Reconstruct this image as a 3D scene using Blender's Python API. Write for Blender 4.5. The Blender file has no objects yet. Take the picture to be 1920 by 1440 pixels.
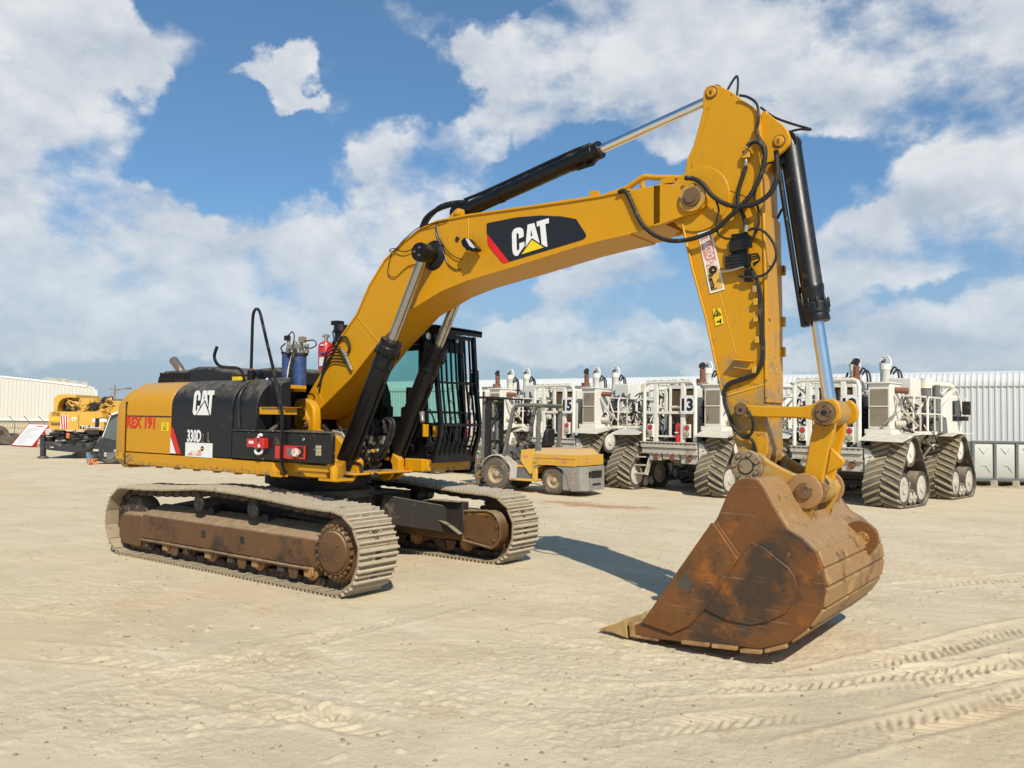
import bpy, bmesh, math, random
import numpy as np
from mathutils import Vector, Matrix
random.seed(7)
SC = bpy.context.scene
COL = SC.collection
R = math.radians
# ---------------------------------------------------------------- camera model (solved from the photograph)
F, CAMP = 1573.23, Vector((8.5709, -7.4290, 1.8226))
YAW, PIT, ROL = 2.20356, 0.0421225, 0.0146123
FW = Vector((math.cos(YAW)*math.cos(PIT), math.sin(YAW)*math.cos(PIT), math.sin(PIT)))
RT0 = Vector((math.sin(YAW), -math.cos(YAW), 0)); UP0 = RT0.cross(FW)
RT = RT0*math.cos(ROL)+UP0*math.sin(ROL); UP = -RT0*math.sin(ROL)+UP0*math.cos(ROL)
def ray(x, y): return FW+RT*((x-960)/F)-UP*((y-720)/F)
def Y(x, y, y0): d = ray(x, y); return CAMP+d*((y0-CAMP.y)/d.y)
def X(x, y, x0): d = ray(x, y); return CAMP+d*((x0-CAMP.x)/d.x)
def Z(x, y, z0=0.0): d = ray(x, y); return CAMP+d*((z0-CAMP.z)/d.z)
def D(x, y, dep): return CAMP+ray(x, y)*dep            # point at a given depth along the view
def V(*a): return Vector(a)
# ---------------------------------------------------------------- mesh builder
class M:
    def __init__(s): s.v = []; s.f = []; s.m = []; s.k = 0
    def mat(s, k): s.k = k; return s
    def add(s, vs, fs, k=None):
        o = len(s.v); s.v += [tuple(v) for v in vs]; s.f += [tuple(i+o for i in f) for f in fs]
        s.m += [s.k if k is None else k]*len(fs); return s
    def prism(s, pts, ext, k=None):
        n = len(pts); pts = [Vector(p) for p in pts]; ext = Vector(ext)
        vs = pts+[p+ext for p in pts]
        fs = [tuple(range(n))[::-1], tuple(range(n, 2*n))]+[(i, (i+1) % n, n+(i+1) % n, n+i) for i in range(n)]
        return s.add(vs, fs, k)
    def loft(s, rings, caps=True, k=None, closed=True):
        n = len(rings[0]); vs = [p for r in rings for p in r]; fs = []
        for j in range(len(rings)-1):
            for i in range(n if closed else n-1):
                a = j*n+i; b = j*n+(i+1) % n; fs.append((a, b, b+n, a+n))
        if caps: fs += [tuple(range(n))[::-1], tuple(range((len(rings)-1)*n, len(rings)*n))]
        return s.add(vs, fs, k)
    def box(s, c, d, rot=None, k=None):
        c = Vector(c); h = Vector(d)/2; vs = []
        for z in (-1, 1):
            for x, y in ((-1, -1), (1, -1), (1, 1), (-1, 1)):
                p = Vector((x*h.x, y*h.y, z*h.z)); vs.append(c+(rot @ p if rot else p))
        return s.add(vs, [(3, 2, 1, 0), (4, 5, 6, 7), (0, 1, 5, 4), (1, 2, 6, 5), (2, 3, 7, 6), (3, 0, 4, 7)], k)
    def bb(s, a, b, k=None):
        a = Vector(a); b = Vector(b); return s.box((a+b)/2, [abs(x) for x in b-a], None, k)
    def bar(s, a, b, w, h, up=(0, 0, 1), k=None):
        a = Vector(a); b = Vector(b); t = (b-a).normalized(); u = Vector(up)
        if abs(t.dot(u)) > .98: u = Vector((1, 0, 0))
        sx = t.cross(u).normalized(); u = sx.cross(t)
        return s.loft([[p+sx*i*w/2+u*j*h/2 for i, j in ((-1, -1), (1, -1), (1, 1), (-1, 1))] for p in (a, b)], True, k)
    def cyl(s, a, b, r, r2=None, n=16, k=None): return s.lathe(a, b, [(0, r), (1, r if r2 is None else r2)], n, k)
    def lathe(s, a, b, prof, n=20, k=None, caps=True):
        a = Vector(a); b = Vector(b); t = (b-a); L = t.length; t.normalize()
        u = t.orthogonal().normalized(); w = t.cross(u)
        rings = [[a+t*(L*q)+(u*math.cos(2*math.pi*i/n)+w*math.sin(2*math.pi*i/n))*r for i in range(n)] for q, r in prof]
        return s.loft(rings, caps, k)
    def tube(s, pts, r, n=8, smooth=True, k=None, sub=5):
        pts = [Vector(p) for p in pts]
        if smooth and len(pts) > 2: pts = crom(pts, sub)
        rings = []; pu = None
        for i, p in enumerate(pts):
            t = (pts[min(i+1, len(pts)-1)]-pts[max(i-1, 0)])
            if t.length < 1e-7: continue
            t.normalize()
            if pu is None: u = t.orthogonal().normalized()
            else:
                u = pu-t*pu.dot(t)
                u = u.normalized() if u.length > 1e-5 else t.orthogonal().normalized()
            pu = u; w = t.cross(u); rr = r[i % len(r)] if isinstance(r, (list, tuple)) else r
            rings.append([p+(u*math.cos(2*math.pi*a/n)+w*math.sin(2*math.pi*a/n))*rr for a in range(n)])
        return s.loft(rings, True, k)
    def sphere(s, c, r, n=10, k=None, sq=1.0):
        c = Vector(c); prof = [(i/8, r*math.sin(math.pi*i/8)+1e-4) for i in range(9)]
        rings = []
        for i in range(9):
            z = -r*math.cos(math.pi*i/8)*sq; q = r*math.sin(math.pi*i/8)+1e-4
            rings.append([c+Vector((q*math.cos(2*math.pi*a/n), q*math.sin(2*math.pi*a/n), z)) for a in range(n)])
        return s.loft(rings, True, k)
    def xf(s, mat): s.v = [tuple(mat @ Vector(p)) for p in s.v]; return s
    def mesh(s, name, mats, ang=35):
        me = bpy.data.meshes.new(name); me.from_pydata(s.v, [], s.f)
        for q in mats: me.materials.append(q)
        me.polygons.foreach_set('material_index', s.m)
        bm = bmesh.new(); bm.from_mesh(me); bmesh.ops.recalc_face_normals(bm, faces=bm.faces); bm.to_mesh(me); bm.free()
        me.shade_smooth(); me.set_sharp_from_angle(angle=R(ang)); me.update(); return me
    def build(s, name, mats, parent=None, bev=0, ang=35, seg=2):
        if not isinstance(mats, (list, tuple)): mats = [mats]
        o = bpy.data.objects.new(name, s.mesh(name, mats, ang)); COL.objects.link(o)
        if parent: o.parent = parent
        if bev:
            b = o.modifiers.new('bevel', 'BEVEL'); b.width = bev; b.segments = seg; b.limit_method = 'ANGLE'; b.angle_limit = R(38)
        return o
def crom(p, sub=5):
    out = []; P = [p[0]*2-p[1]]+p+[p[-1]*2-p[-2]]
    for i in range(1, len(P)-2):
        a, b, c, d = P[i-1:i+3]
        for q in range(sub):
            t = q/sub; out.append(.5*((2*b)+(c-a)*t+(2*a-5*b+4*c-d)*t*t+(3*b-a-3*c+d)*t**3))
    return out+[p[-1]]
def tag(o, label=None, cat=None, group=None, kind=None):
    if label: o['label'] = label
    if cat: o['category'] = cat
    if group: o['group'] = group
    if kind: o['kind'] = kind
    return o
def empty(name, loc=(0, 0, 0), rz=0, parent=None):
    o = bpy.data.objects.new(name, None); o.empty_display_size = .2; COL.objects.link(o)
    o.location = loc; o.rotation_euler = (0, 0, rz)
    if parent: o.parent = parent
    return o
def copy_tree(o, parent=None):
    c = o.copy(); COL.objects.link(c)
    if parent: c.parent = parent
    for ch in list(o.children): copy_tree(ch, c)
    return c
def text_geo(txt, bold=0.02, res=2):
    cu = bpy.data.curves.new('lettering', 'FONT'); cu.body = txt; cu.size = 1.0; cu.offset = bold; cu.resolution_u = res
    cu.extrude = .002
    o = bpy.data.objects.new('lettering', cu); COL.objects.link(o)
    bpy.context.view_layer.update()
    me = o.evaluated_get(bpy.context.evaluated_depsgraph_get()).to_mesh()
    vs = [v.co.copy() for v in me.vertices]; fs = [tuple(p.vertices) for p in me.polygons]
    o.evaluated_get(bpy.context.evaluated_depsgraph_get()).to_mesh_clear()
    bpy.data.objects.remove(o); bpy.data.curves.remove(cu)
    return vs, fs
def text(m, txt, o, xd, yd, h, w=None, bold=.02, k=None, thick=.003):
    """writes txt into builder m: o lower left corner, xd/yd unit directions, h cap height, w total width"""
    vs, fs = text_geo(txt, bold); xd = Vector(xd).normalized(); yd = Vector(yd).normalized(); nd = xd.cross(yd)
    x0 = min(v.x for v in vs); x1 = max(v.x for v in vs); y0 = min(v.y for v in vs); y1 = max(v.y for v in vs)
    sy = h/(y1-y0); sx = (w/(x1-x0)) if w else sy
    m.add([Vector(o)+xd*((v.x-x0)*sx)+yd*((v.y-y0)*sy)+nd*((v.z+.002)*thick/.004) for v in vs], fs, k)
# ---------------------------------------------------------------- materials
def nt(name):
    m = bpy.data.materials.new(name); m.use_nodes = True; t = m.node_tree; t.nodes.clear(); return m, t
class N:
    def __init__(s, t): s.t = t
    def n(s, typ, **kw):
        x = s.t.nodes.new(typ)
        for k, v in kw.items(): setattr(x, k, v)
        return x
    def l(s, a, b): s.t.links.new(a, b)
    def val(s, sock, v):
        if hasattr(v, 'is_output'): s.l(v, sock)
        else: sock.default_value = v
    def math(s, op, a, b=0., c=None, cl=False):
        x = s.n('ShaderNodeMath', operation=op, use_clamp=cl); s.val(x.inputs[0], a); s.val(x.inputs[1], b)
        if c is not None: s.val(x.inputs[2], c)
        return x.outputs[0]
    def noise(s, sc, det=4, rough=.55, vec=None, dist=0):
        x = s.n('ShaderNodeTexNoise'); x.inputs['Scale'].default_value = sc; x.inputs['Detail'].default_value = det
        x.inputs['Roughness'].default_value = rough; x.inputs['Distortion'].default_value = dist
        if vec is not None: s.l(vec, x.inputs['Vector'])
        return x.outputs['Fac']
    def ramp(s, f, a, b, cl=True):
        x = s.n('ShaderNodeMapRange', interpolation_type='SMOOTHSTEP', clamp=True)
        s.l(f, x.inputs[0]); x.inputs[1].default_value = a; x.inputs[2].default_value = b; return x.outputs[0]
    def mix(s, f, a, b, blend='MIX'):
        x = s.n('ShaderNodeMix', data_type='RGBA', blend_type=blend); s.val(x.inputs[0], f)
        for i, v in ((6, a), (7, b)):
            if hasattr(v, 'is_output'): s.l(v, x.inputs[i])
            else: x.inputs[i].default_value = (*v[:3], 1)
        return x.outputs[2]
def pmat(name, col, rough=.5, metal=0, var=.12, vs=3, layers=(), bump=0, bs=60, coat=0, spec=.5, dust=None, dusta=.0, rv=.1, stretch=None, wear=False, low=None, scr=False):
    """paint / metal / rubber: layers = (colour, noise scale, lo, hi, roughness)"""
    m, t = nt(name); g = N(t)
    pos = g.n('ShaderNodeNewGeometry').outputs['Position']
    if stretch:
        mp = g.n('ShaderNodeMapping'); mp.inputs['Scale'].default_value = stretch; g.l(pos, mp.inputs[0]); pos = mp.outputs[0]
    n1 = g.noise(vs, 5, .6, pos)
    c = g.mix(n1, [x*(1-var) for x in col], [min(1, x*(1+var)) for x in col]); r = g.math('MULTIPLY_ADD', n1, rv*2, rough-rv)
    for lc, ls, lo, hi, lr in layers:
        f = g.ramp(g.noise(ls, 7, .62, pos), lo, hi); c = g.mix(f, c, lc)
        mr = g.n('ShaderNodeMix', data_type='FLOAT'); g.l(f, mr.inputs[0]); g.l(r, mr.inputs[2]); mr.inputs[3].default_value = lr; r = mr.outputs[0]
    if dust:
        nz = g.n('ShaderNodeSeparateXYZ'); g.l(g.n('ShaderNodeNewGeometry').outputs['Normal'], nz.inputs[0])
        f = g.math('MULTIPLY', g.ramp(nz.outputs[2], .2, .9), g.math('MULTIPLY_ADD', g.noise(9, 6, .6, pos), 1.2, dusta-.6, True))
        c = g.mix(f, c, dust)
    if scr:       # scrapes that run the way the steel is dragged
        for rot, th, cc in ((.75, .615, (.42, .30, .19)), (.15, .64, (.05, .03, .02))):
            mp2 = g.n('ShaderNodeMapping'); mp2.inputs['Rotation'].default_value = (0, rot, 0); mp2.inputs['Scale'].default_value = (1.6, 7, 55); g.l(pos, mp2.inputs[0])
            c = g.mix(g.math('MULTIPLY', g.ramp(g.noise(1.0, 5, .7, mp2.outputs[0], .4), th, th+.07), .45), c, cc)
    if low:       # grime and scraped spots that gather towards the working end
        sx = g.n('ShaderNodeSeparateXYZ'); g.l(g.n('ShaderNodeNewGeometry').outputs['Position'], sx.inputs[0]); k1 = g.ramp(sx.outputs[2], low[0], low[1])
        c = g.mix(g.ramp(g.math('MULTIPLY_ADD', k1, .22, g.noise(6, 8, .72, pos)), .64, .76), c, (.33, .22, .09)); c = g.mix(g.ramp(g.math('MULTIPLY_ADD', k1, .13, g.noise(15, 7, .7, pos)), .715, .735), c, (.10, .05, .02))
        st = g.n('ShaderNodeMapping'); st.inputs['Scale'].default_value = (9, 9, .8); g.l(pos, st.inputs[0]); c = g.mix(g.math('MULTIPLY', g.ramp(g.noise(3, 6, .65, st.outputs[0]), .54, .74), .38), c, (.36, .21, .05))
    if wear:      # scraped tail end of the base plate: rust and bare primer where it has rubbed
        sx = g.n('ShaderNodeSeparateXYZ'); g.l(g.n('ShaderNodeNewGeometry').outputs['Position'], sx.inputs[0])
        k1 = g.math('MULTIPLY', g.ramp(sx.outputs[0], -1.55, -2.35), g.ramp(sx.outputs[2], 1.36, 1.24)); k1 = g.math('MAXIMUM', k1, g.math('MULTIPLY', g.ramp(sx.outputs[2], 1.23, 1.19), .75))
        nz1 = g.noise(16, 7, .7, pos); c = g.mix(g.ramp(g.math('MULTIPLY_ADD', k1, .26, nz1), .70, .76), c, (.24, .15, .075)); c = g.mix(g.ramp(g.math('MULTIPLY_ADD', k1, .24, g.noise(34, 6, .7, pos)), .76, .80), c, (.07, .04, .02))
    b = g.n('ShaderNodeBsdfPrincipled'); g.l(c, b.inputs['Base Color']); g.l(r, b.inputs['Roughness']); b.inputs['Metallic'].default_value = metal
    b.inputs['Coat Weight'].default_value = coat; b.inputs['Coat Roughness'].default_value = .15; b.inputs['Specular IOR Level'].default_value = spec
    if bump:
        bn = g.n('ShaderNodeBump'); bn.inputs['Strength'].default_value = bump; bn.inputs['Distance'].default_value = .01
        g.l(g.noise(bs, 5, .6, pos), bn.inputs['Height']); g.l(bn.outputs[0], b.inputs['Normal'])
    o = g.n('ShaderNodeOutputMaterial'); g.l(b.outputs[0], o.inputs[0]); return m
def glass(name, tint, a=.35, rough=.03):
    m, t = nt(name); g = N(t)
    tr = g.n('ShaderNodeBsdfTransparent'); tr.inputs[0].default_value = (*tint, 1)
    gl = g.n('ShaderNodeBsdfGlossy'); gl.inputs['Roughness'].default_value = rough; gl.inputs[0].default_value = (.9, .95, .95, 1)
    mx = g.n("ShaderNodeMixShader"); mx.inputs[0].default_value = .07; g.l(tr.outputs[0], mx.inputs[1]); g.l(gl.outputs[0], mx.inputs[2])
    o = g.n('ShaderNodeOutputMaterial'); g.l(mx.outputs[0], o.inputs[0]); return m
SAND = (.42, .34, .22)
DK = (.03, .022, .015)
Ye = pmat('yellow_machine_paint', (.565, .268, .004), .42, 0, .07, 1.3, [((.46, .23, .01), 2.2, .55, .85, .55), (DK, 14, .735, .76, .8), ((.33, .17, .03), 5, .66, .8, .6)], .05, 30, coat=.06, spec=.3, dust=SAND, dusta=.2, low=(-9, -10))
YeS = pmat('chipped_yellow_paint', (.565, .268, .004), .42, 0, .06, 2, [((.46, .22, .01), 2.2, .55, .85, .55), ((.33, .17, .03), 5, .66, .8, .6)], .05, 30, coat=.1, spec=.3, dust=SAND, dusta=.12, low=(3.6, 1.4))
YeB = pmat('scraped_yellow_paint', (.565, .268, .005), .42, 0, .06, 2, [((.46, .22, .01), 2.2, .55, .85, .55), ((.33, .17, .03), 5, .66, .8, .6)], .05, 30, coat=.1, spec=.3, wear=True)
YeD = pmat('worn_yellow_paint', (.58, .31, .015), .5, 0, .12, 4, [((.36, .25, .11), 5, .47, .62, .75), ((.13, .065, .025), 8, .575, .63, .8), ((.40, .32, .20), 17, .60, .70, .85)], .18, 40, spec=.35, dust=SAND, dusta=.35)
YeF = pmat('faded_yellow_paint', (.66, .38, .06), .55, 0, .1, 3, [((.35, .25, .14), 6, .60, .72, .8), ((.10, .05, .02), 16, .68, .72, .8)], .05, 30, dust=SAND, dusta=.5)
Bk = pmat('black_gloss_paint', (.006, .006, .007), .36, 0, .2, 5, [((.035, .030, .026), 6, .62, .80, .5), ((.22, .20, .17), 38, .72, .74, .7)], .03, 40, spec=.35, dust=SAND, dusta=.06)
BkC = pmat('chipped_black_paint', (.006, .006, .007), .4, 0, .2, 6, [((.09, .06, .035), 5, .60, .72, .7), ((.35, .32, .25), 22, .66, .69, .7)], .06, 40, dust=SAND, dusta=.2)
BkP = pmat('black_plastic', (.011, .011, .012), .46, 0, .15, 5, [((.06, .05, .042), 4, .56, .82, .6)], .03, 60, spec=.4, dust=SAND, dusta=.2)
Rub = pmat('black_rubber_hose', (.012, .011, .011), .6, 0, .2, 12, [((.14, .12, .09), 14, .55, .75, .8)], .1, 90)
Rust = pmat('rusty_brown_steel', (.165, .068, .020), .58, .1, .3, 2.5, [((.060, .038, .025), 1.5, .49, .63, .45), ((.32, .105, .016), 2.3, .56, .72, .8), ((.085, .078, .066), 3.6, .585, .70, .45), ((.30, .17, .07), 9, .63, .76, .8), ((.03, .02, .013), 24, .64, .70, .6)], .22, 45, spec=.35, dust=(.32, .21, .11), dusta=.15, scr=True)
RustL = pmat('dusty_worn_steel', (.34, .19, .075), .55, .1, .2, 3, [((.17, .085, .03), 3.0, .50, .64, .55), ((.44, .27, .10), 5, .555, .70, .65), ((.055, .03, .018), 12, .62, .68, .7)], .15, 40, spec=.4, dust=(.40, .29, .16), dusta=.22, scr=True)
TrF = pmat('brown_track_frame', (.125, .060, .022), .6, .05, .25, 3, [((.24, .15, .07), 5, .60, .8, .8), ((.045, .026, .014), 2.2, .50, .66, .6), ((.19, .075, .025), 3.1, .58, .74, .7)], .12, 50, dust=(.38, .29, .18), dusta=.62)
EarM = pmat('worn_golden_steel', (.46, .26, .045), .5, .05, .15, 4, [((.20, .10, .03), 3.2, .49, .62, .6), ((.42, .31, .17), 7, .54, .68, .8), ((.08, .045, .02), 13, .61, .67, .7)], .15, 45, spec=.4, dust=SAND, dusta=.3)
Disc = pmat('dusty_disc_steel', (.30, .215, .12), .6, .1, .2, 12, [((.16, .10, .05), 14, .52, .64, .7)], .25, 60)
ShoeD = pmat('packed_dirt_on_shoe', (.30, .235, .15), .8, 0, .25, 8, [((.16, .115, .07), 9, .55, .68, .8), ((.44, .36, .25), 5, .58, .74, .8)], .3, 60, dust=(.46, .37, .25), dusta=.5)
Shoe = pmat('dusty_track_steel', (.46, .39, .29), .66, .1, .18, 6, [((.24, .17, .11), 8, .58, .72, .7), ((.62, .55, .44), 5, .60, .78, .6)], .25, 60, dust=(.55, .46, .32), dusta=.5)
Link = pmat('greasy_track_link', (.055, .042, .032), .65, .2, .3, 10, [((.22, .16, .10), 9, .52, .70, .8)], .2, 60, dust=SAND, dusta=.45)
Und = pmat('dark_undercarriage_steel', (.022, .018, .015), .65, 0, .3, 5, [((.14, .10, .065), 6, .55, .75, .8)], .15, 50, dust=SAND, dusta=.6)
Chr = pmat('chrome_rod', (.80, .80, .80), .2, 1, .05, 8, [], 0, 1, rv=.04)
ChrW = pmat('dulled_chrome_rod', (.46, .44, .41), .22, 1, .15, 8, [((.22, .17, .12), 6, .55, .75, .5)], 0, 1, rv=.05)
Stl = pmat('zinc_fitting', (.42, .38, .30), .4, .7, .2, 20, [((.2, .14, .08), 20, .6, .7, .7)])
PinM = pmat('rusty_pin_steel', (.20, .12, .06), .55, .4, .3, 15, [((.05, .03, .02), 16, .55, .65, .7)], .2, 60)
WhD = pmat('white_decal', (.76, .76, .74), .45, 0, .05, 4, [((.5, .47, .42), 9, .64, .76, .6)])
RdD = pmat('red_decal', (.62, .015, .012), .42, 0, .05, 4, [((.75, .5, .42), 7, .66, .75, .6)])
RdF = pmat('faded_red_decal', (.62, .22, .17), .5, 0, .1, 8, [((.75, .66, .56), 9, .50, .60, .6)])
YlD = pmat('bright_yellow_decal', (.80, .58, .01), .42, 0, .05)
BkD = pmat('black_decal', (.013, .013, .015), .4, 0, .1, 4, [((.10, .10, .10), 30, .66, .69, .5)])
RedP = pmat('red_paint', (.52, .022, .018), .35, 0, .12, 8, [((.25, .06, .04), 10, .6, .7, .6)], coat=.2)
BluP = pmat('blue_drum_paint', (.028, .06, .17), .4, 0, .15, 6, [((.08, .10, .16), 8, .55, .7, .6)], .04, 40, dust=SAND, dusta=.3)
Wh = pmat('white_vehicle_paint', (.74, .71, .62), .5, 0, .05, 2, [((.55, .47, .34), 2.4, .60, .82, .7), ((.30, .14, .05), 8, .715, .75, .8)], .03, 30, dust=SAND, dusta=.45)
WhG = pmat('grimy_white_paint', (.52, .48, .40), .6, 0, .12, 3, [((.28, .21, .14), 4, .52, .74, .8)], .05, 30, dust=SAND, dusta=.5)
Trd = pmat('dusty_rubber_belt', (.075, .066, .052), .8, 0, .2, 5, [((.25, .20, .13), 3.5, .50, .72, .9)], .15, 40, dust=SAND, dusta=.5)
Lug = pmat('sandy_tread_lug', (.34, .28, .185), .85, 0, .15, 6, [((.13, .11, .08), 5, .55, .70, .9)], .15, 40)
Tyr = pmat('dusty_tyre_rubber', (.11, .09, .07), .8, 0, .15, 8, [((.25, .20, .14), 7, .52, .70, .9)], .1, 60)
Gry = pmat('grey_machinery', (.16, .155, .145), .55, .2, .15, 5, [((.30, .25, .18), 6, .56, .75, .8)], .06, 40, dust=SAND, dusta=.4)
DkM = pmat('dark_machinery', (.014, .013, .012), .6, 0, .25, 8, [((.12, .09, .06), 8, .55, .72, .8)], .1, 40, dust=SAND, dusta=.2)
Brn = pmat('brown_radiator_core', (.115, .065, .032), .7, .1, .2, 8, [((.04, .025, .015), 6, .5, .68, .7)], .3, 120)
Msh = pmat('beige_mesh_screen', (.27, .22, .155), .75, 0, .12, 5, [((.18, .14, .10), 3, .5, .7, .8)], .6, 220)
RstP = pmat('rusty_exhaust', (.22, .085, .045), .75, .1, .25, 10, [((.10, .05, .03), 10, .55, .7, .8)], .1, 50)
ExS = pmat('tan_exhaust_steel', (.27, .20, .15), .4, .6, .15, 8, [((.14, .09, .06), 8, .55, .7, .5)])
RedL = pmat('red_lamp_lens', (.55, .02, .03), .15, 0, .05, 5, coat=.5)
AmbL = pmat('pale_lamp_lens', (.40, .35, .22), .15, 0, .1, 30, coat=.5)
ClrL = pmat('clear_lamp_lens', (.75, .75, .72), .1, .3, .1, 40, coat=.6)
Plank = pmat('weathered_wood', (.24, .17, .10), .8, 0, .25, 6, [((.10, .07, .04), 8, .52, .68, .8)], .2, 40)
Conc = pmat('pale_concrete', (.42, .37, .28), .85, 0, .12, 4, [((.28, .24, .18), 5, .55, .7, .9)], .15, 30)
Tank = pmat('grey_moulded_panel', (.46, .46, .42), .5, 0, .05, 2, [((.36, .34, .29), 3, .55, .75, .6)])
TankF = pmat('grey_tank_flange', (.13, .14, .13), .6, .2, .15, 5)
GreyC = pmat('dark_grey_body', (.030, .033, .037), .42, 0, .1, 4, [((.11, .10, .085), 5, .56, .75, .6)], coat=.15, dust=SAND, dusta=.3)
OrP = pmat('orange_paint', (.62, .19, .05), .5, 0, .15, 8)
BluL = pmat('faded_blue_plastic', (.13, .22, .31), .5, 0, .15, 8)
Gtl = glass('teal_cab_glass', (.56, .80, .76))
Gdk = glass('dim_cab_glass', (.30, .36, .34))
# ---------------------------------------------------------------- sky
SUNV = Vector((.859, -.72, 1.0)).normalized()
W = bpy.data.worlds.new('World'); SC.world = W; W.use_nodes = True; T = W.node_tree; T.nodes.clear(); g = N(T)
sky = g.n('ShaderNodeTexSky', sky_type='NISHITA'); sky.sun_disc = False
sky.sun_elevation = math.asin(SUNV.z); sky.sun_rotation = math.atan2(SUNV.x, SUNV.y)
sky.air_density = 1.0; sky.dust_density = .45; sky.ozone_density = 2.2; sky.altitude = 10
dirv = g.n('ShaderNodeTexCoord').outputs['Generated']
sp = g.n('ShaderNodeSeparateXYZ'); g.l(dirv, sp.inputs[0])
az = g.math('ARCTAN2', sp.outputs[1], sp.outputs[0]); el = g.math('ARCSINE', sp.outputs[2])
cmb = g.n('ShaderNodeCombineXYZ'); g.l(az, cmb.inputs[0]); g.l(el, cmb.inputs[1]); ae = cmb.outputs[0]
def warp(v, sc, amp, off):
    t = g.n('ShaderNodeTexNoise'); t.inputs['Scale'].default_value = sc; t.inputs['Detail'].default_value = 5; t.inputs['Roughness'].default_value = .6
    ad = g.n('ShaderNodeVectorMath', operation='ADD'); g.l(dirv, ad.inputs[0]); ad.inputs[1].default_value = off; g.l(ad.outputs[0], t.inputs['Vector'])
    sb = g.n('ShaderNodeVectorMath', operation='SUBTRACT'); g.l(t.outputs['Color'], sb.inputs[0]); sb.inputs[1].default_value = (.5, .5, .5)
    sc_ = g.n('ShaderNodeVectorMath', operation='MULTIPLY'); g.l(sb.outputs[0], sc_.inputs[0]); sc_.inputs[1].default_value = (amp, amp, 0)
    a2 = g.n('ShaderNodeVectorMath', operation='ADD'); g.l(v, a2.inputs[0]); g.l(sc_.outputs[0], a2.inputs[1]); return a2.outputs[0]
aw = warp(ae, 7, .10, (0, 0, 0)); aw = warp(aw, 22, .045, (3, 1, 2))
# clouds where the photograph has them, as directions from the yard: (px, py, rx, ry, weight)
CL = [(60, 50, 230, 110, 1.2), (200, 60, 90, 70, .8), (60, 200, 170, 110, 1.0), (100, 320, 200, 90, .8), (300, 165, 45, 60, .8), (90, 480, 190, 95, 1.2), (250, 385, 130, 45, .9),
      (380, 470, 220, 80, .95), (560, 520, 230, 90, .9), (330, 580, 300, 60, .8), (515, 125, 42, 38, 1.1), (548, 105, 22, 34, .9), (545, 165, 36, 52, 1.1), (570, 200, 40, 20, .8), (480, 140, 34, 18, .7), (800, 300, 130, 95, 1.25), (720, 340, 90, 60, 1.0), (860, 250, 90, 60, .9),
      (640, 430, 150, 60, .9), (790, 420, 140, 60, .85), (1000, 210, 130, 95, 1.1), (960, 90, 120, 60, .7), (1130, 110, 190, 120, 1.35), (1290, 90, 150, 110, 1.3), (1230, 210, 170, 80, 1.1), (1120, 20, 170, 70, 1.1), (880, 110, 60, 50, .8), (1380, 30, 110, 60, .9),
      (1600, 110, 180, 110, 1.3), (1760, 160, 220, 120, 1.3), (1880, 60, 160, 120, 1.3), (1540, 210, 120, 50, 1.0), (1670, 20, 140, 70, 1.0), (1320, 270, 90, 40, .7),
      (1830, 400, 220, 100, 1.3), (1870, 320, 130, 60, 1.1), (1700, 450, 160, 70, 1.0), (1600, 500, 130, 50, .8), (1890, 570, 90, 60, 1.1), (1580, 640, 90, 60, .6),
      (1080, 550, 120, 55, 1.0), (1010, 630, 110, 45, .9), (1200, 490, 110, 70, .75), (1230, 600, 120, 60, .6), (1700, 610, 70, 50, .5), (1790, 660, 70, 35, .6), (900, 620, 90, 60, .6), (150, 620, 220, 50, .9), (470, 640, 260, 45, .9), (1040, 660, 190, 34, .95), (1690, 650, 260, 44, .9), (60, 560, 200, 60, 1.0), (1350, 640, 180, 50, .8), (1100, 610, 160, 50, .9), (700, 560, 180, 60, .8), (1850, 660, 140, 40, .9), (1480, 560, 120, 50, .7), (20, 670, 180, 30, .8), (1200, 690, 300, 26, .8), (-250, 200, 260, 130, 1.1), (-500, 480, 340, 110, 1.0), (2160, 180, 240, 120, 1.1), (2400, 460, 320, 110, 1.0), (2100, 620, 260, 50, .8)]
acc = None
for px, py, rx, ry, w in CL:
    d = ray(px, py).normalized(); a0 = math.atan2(d.y, d.x); e0 = math.asin(d.z); ce = math.cos(e0)
    s1 = g.n('ShaderNodeVectorMath', operation='SUBTRACT'); g.l(aw, s1.inputs[0]); s1.inputs[1].default_value = (a0, e0, 0)
    s2 = g.n('ShaderNodeVectorMath', operation='MULTIPLY'); g.l(s1.outputs[0], s2.inputs[0]); s2.inputs[1].default_value = (F*ce/(rx*.95), F/(ry*.95), 0)
    s3 = g.n('ShaderNodeVectorMath', operation='DOT_PRODUCT'); g.l(s2.outputs[0], s3.inputs[0]); g.l(s2.outputs[0], s3.inputs[1])
    v = g.math('MULTIPLY', g.math('SUBTRACT', 1.35, s3.outputs['Value'], cl=False), w*.74); v = g.math('MAXIMUM', v, 0)
    acc = v if acc is None else g.math('ADD', acc, v)
acc = g.math('MINIMUM', acc, .92)
nv = g.n('ShaderNodeVectorMath', operation='MULTIPLY'); g.l(dirv, nv.inputs[0]); nv.inputs[1].default_value = (1, 1, 1.5)
fb = g.noise(8, 12, .60, nv.outputs[0]); fb2 = g.noise(4.5, 6, .55, nv.outputs[0], .3)
fb3 = g.noise(6.5, 3, .5, nv.outputs[0])
den = g.math('ADD', g.math('MULTIPLY_ADD', fb, 2.2, -1.40), g.math('MULTIPLY_ADD', g.math('SUBTRACT', fb3, .5), 2.4, acc))
dens = g.ramp(den, -.02, .66)
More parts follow.
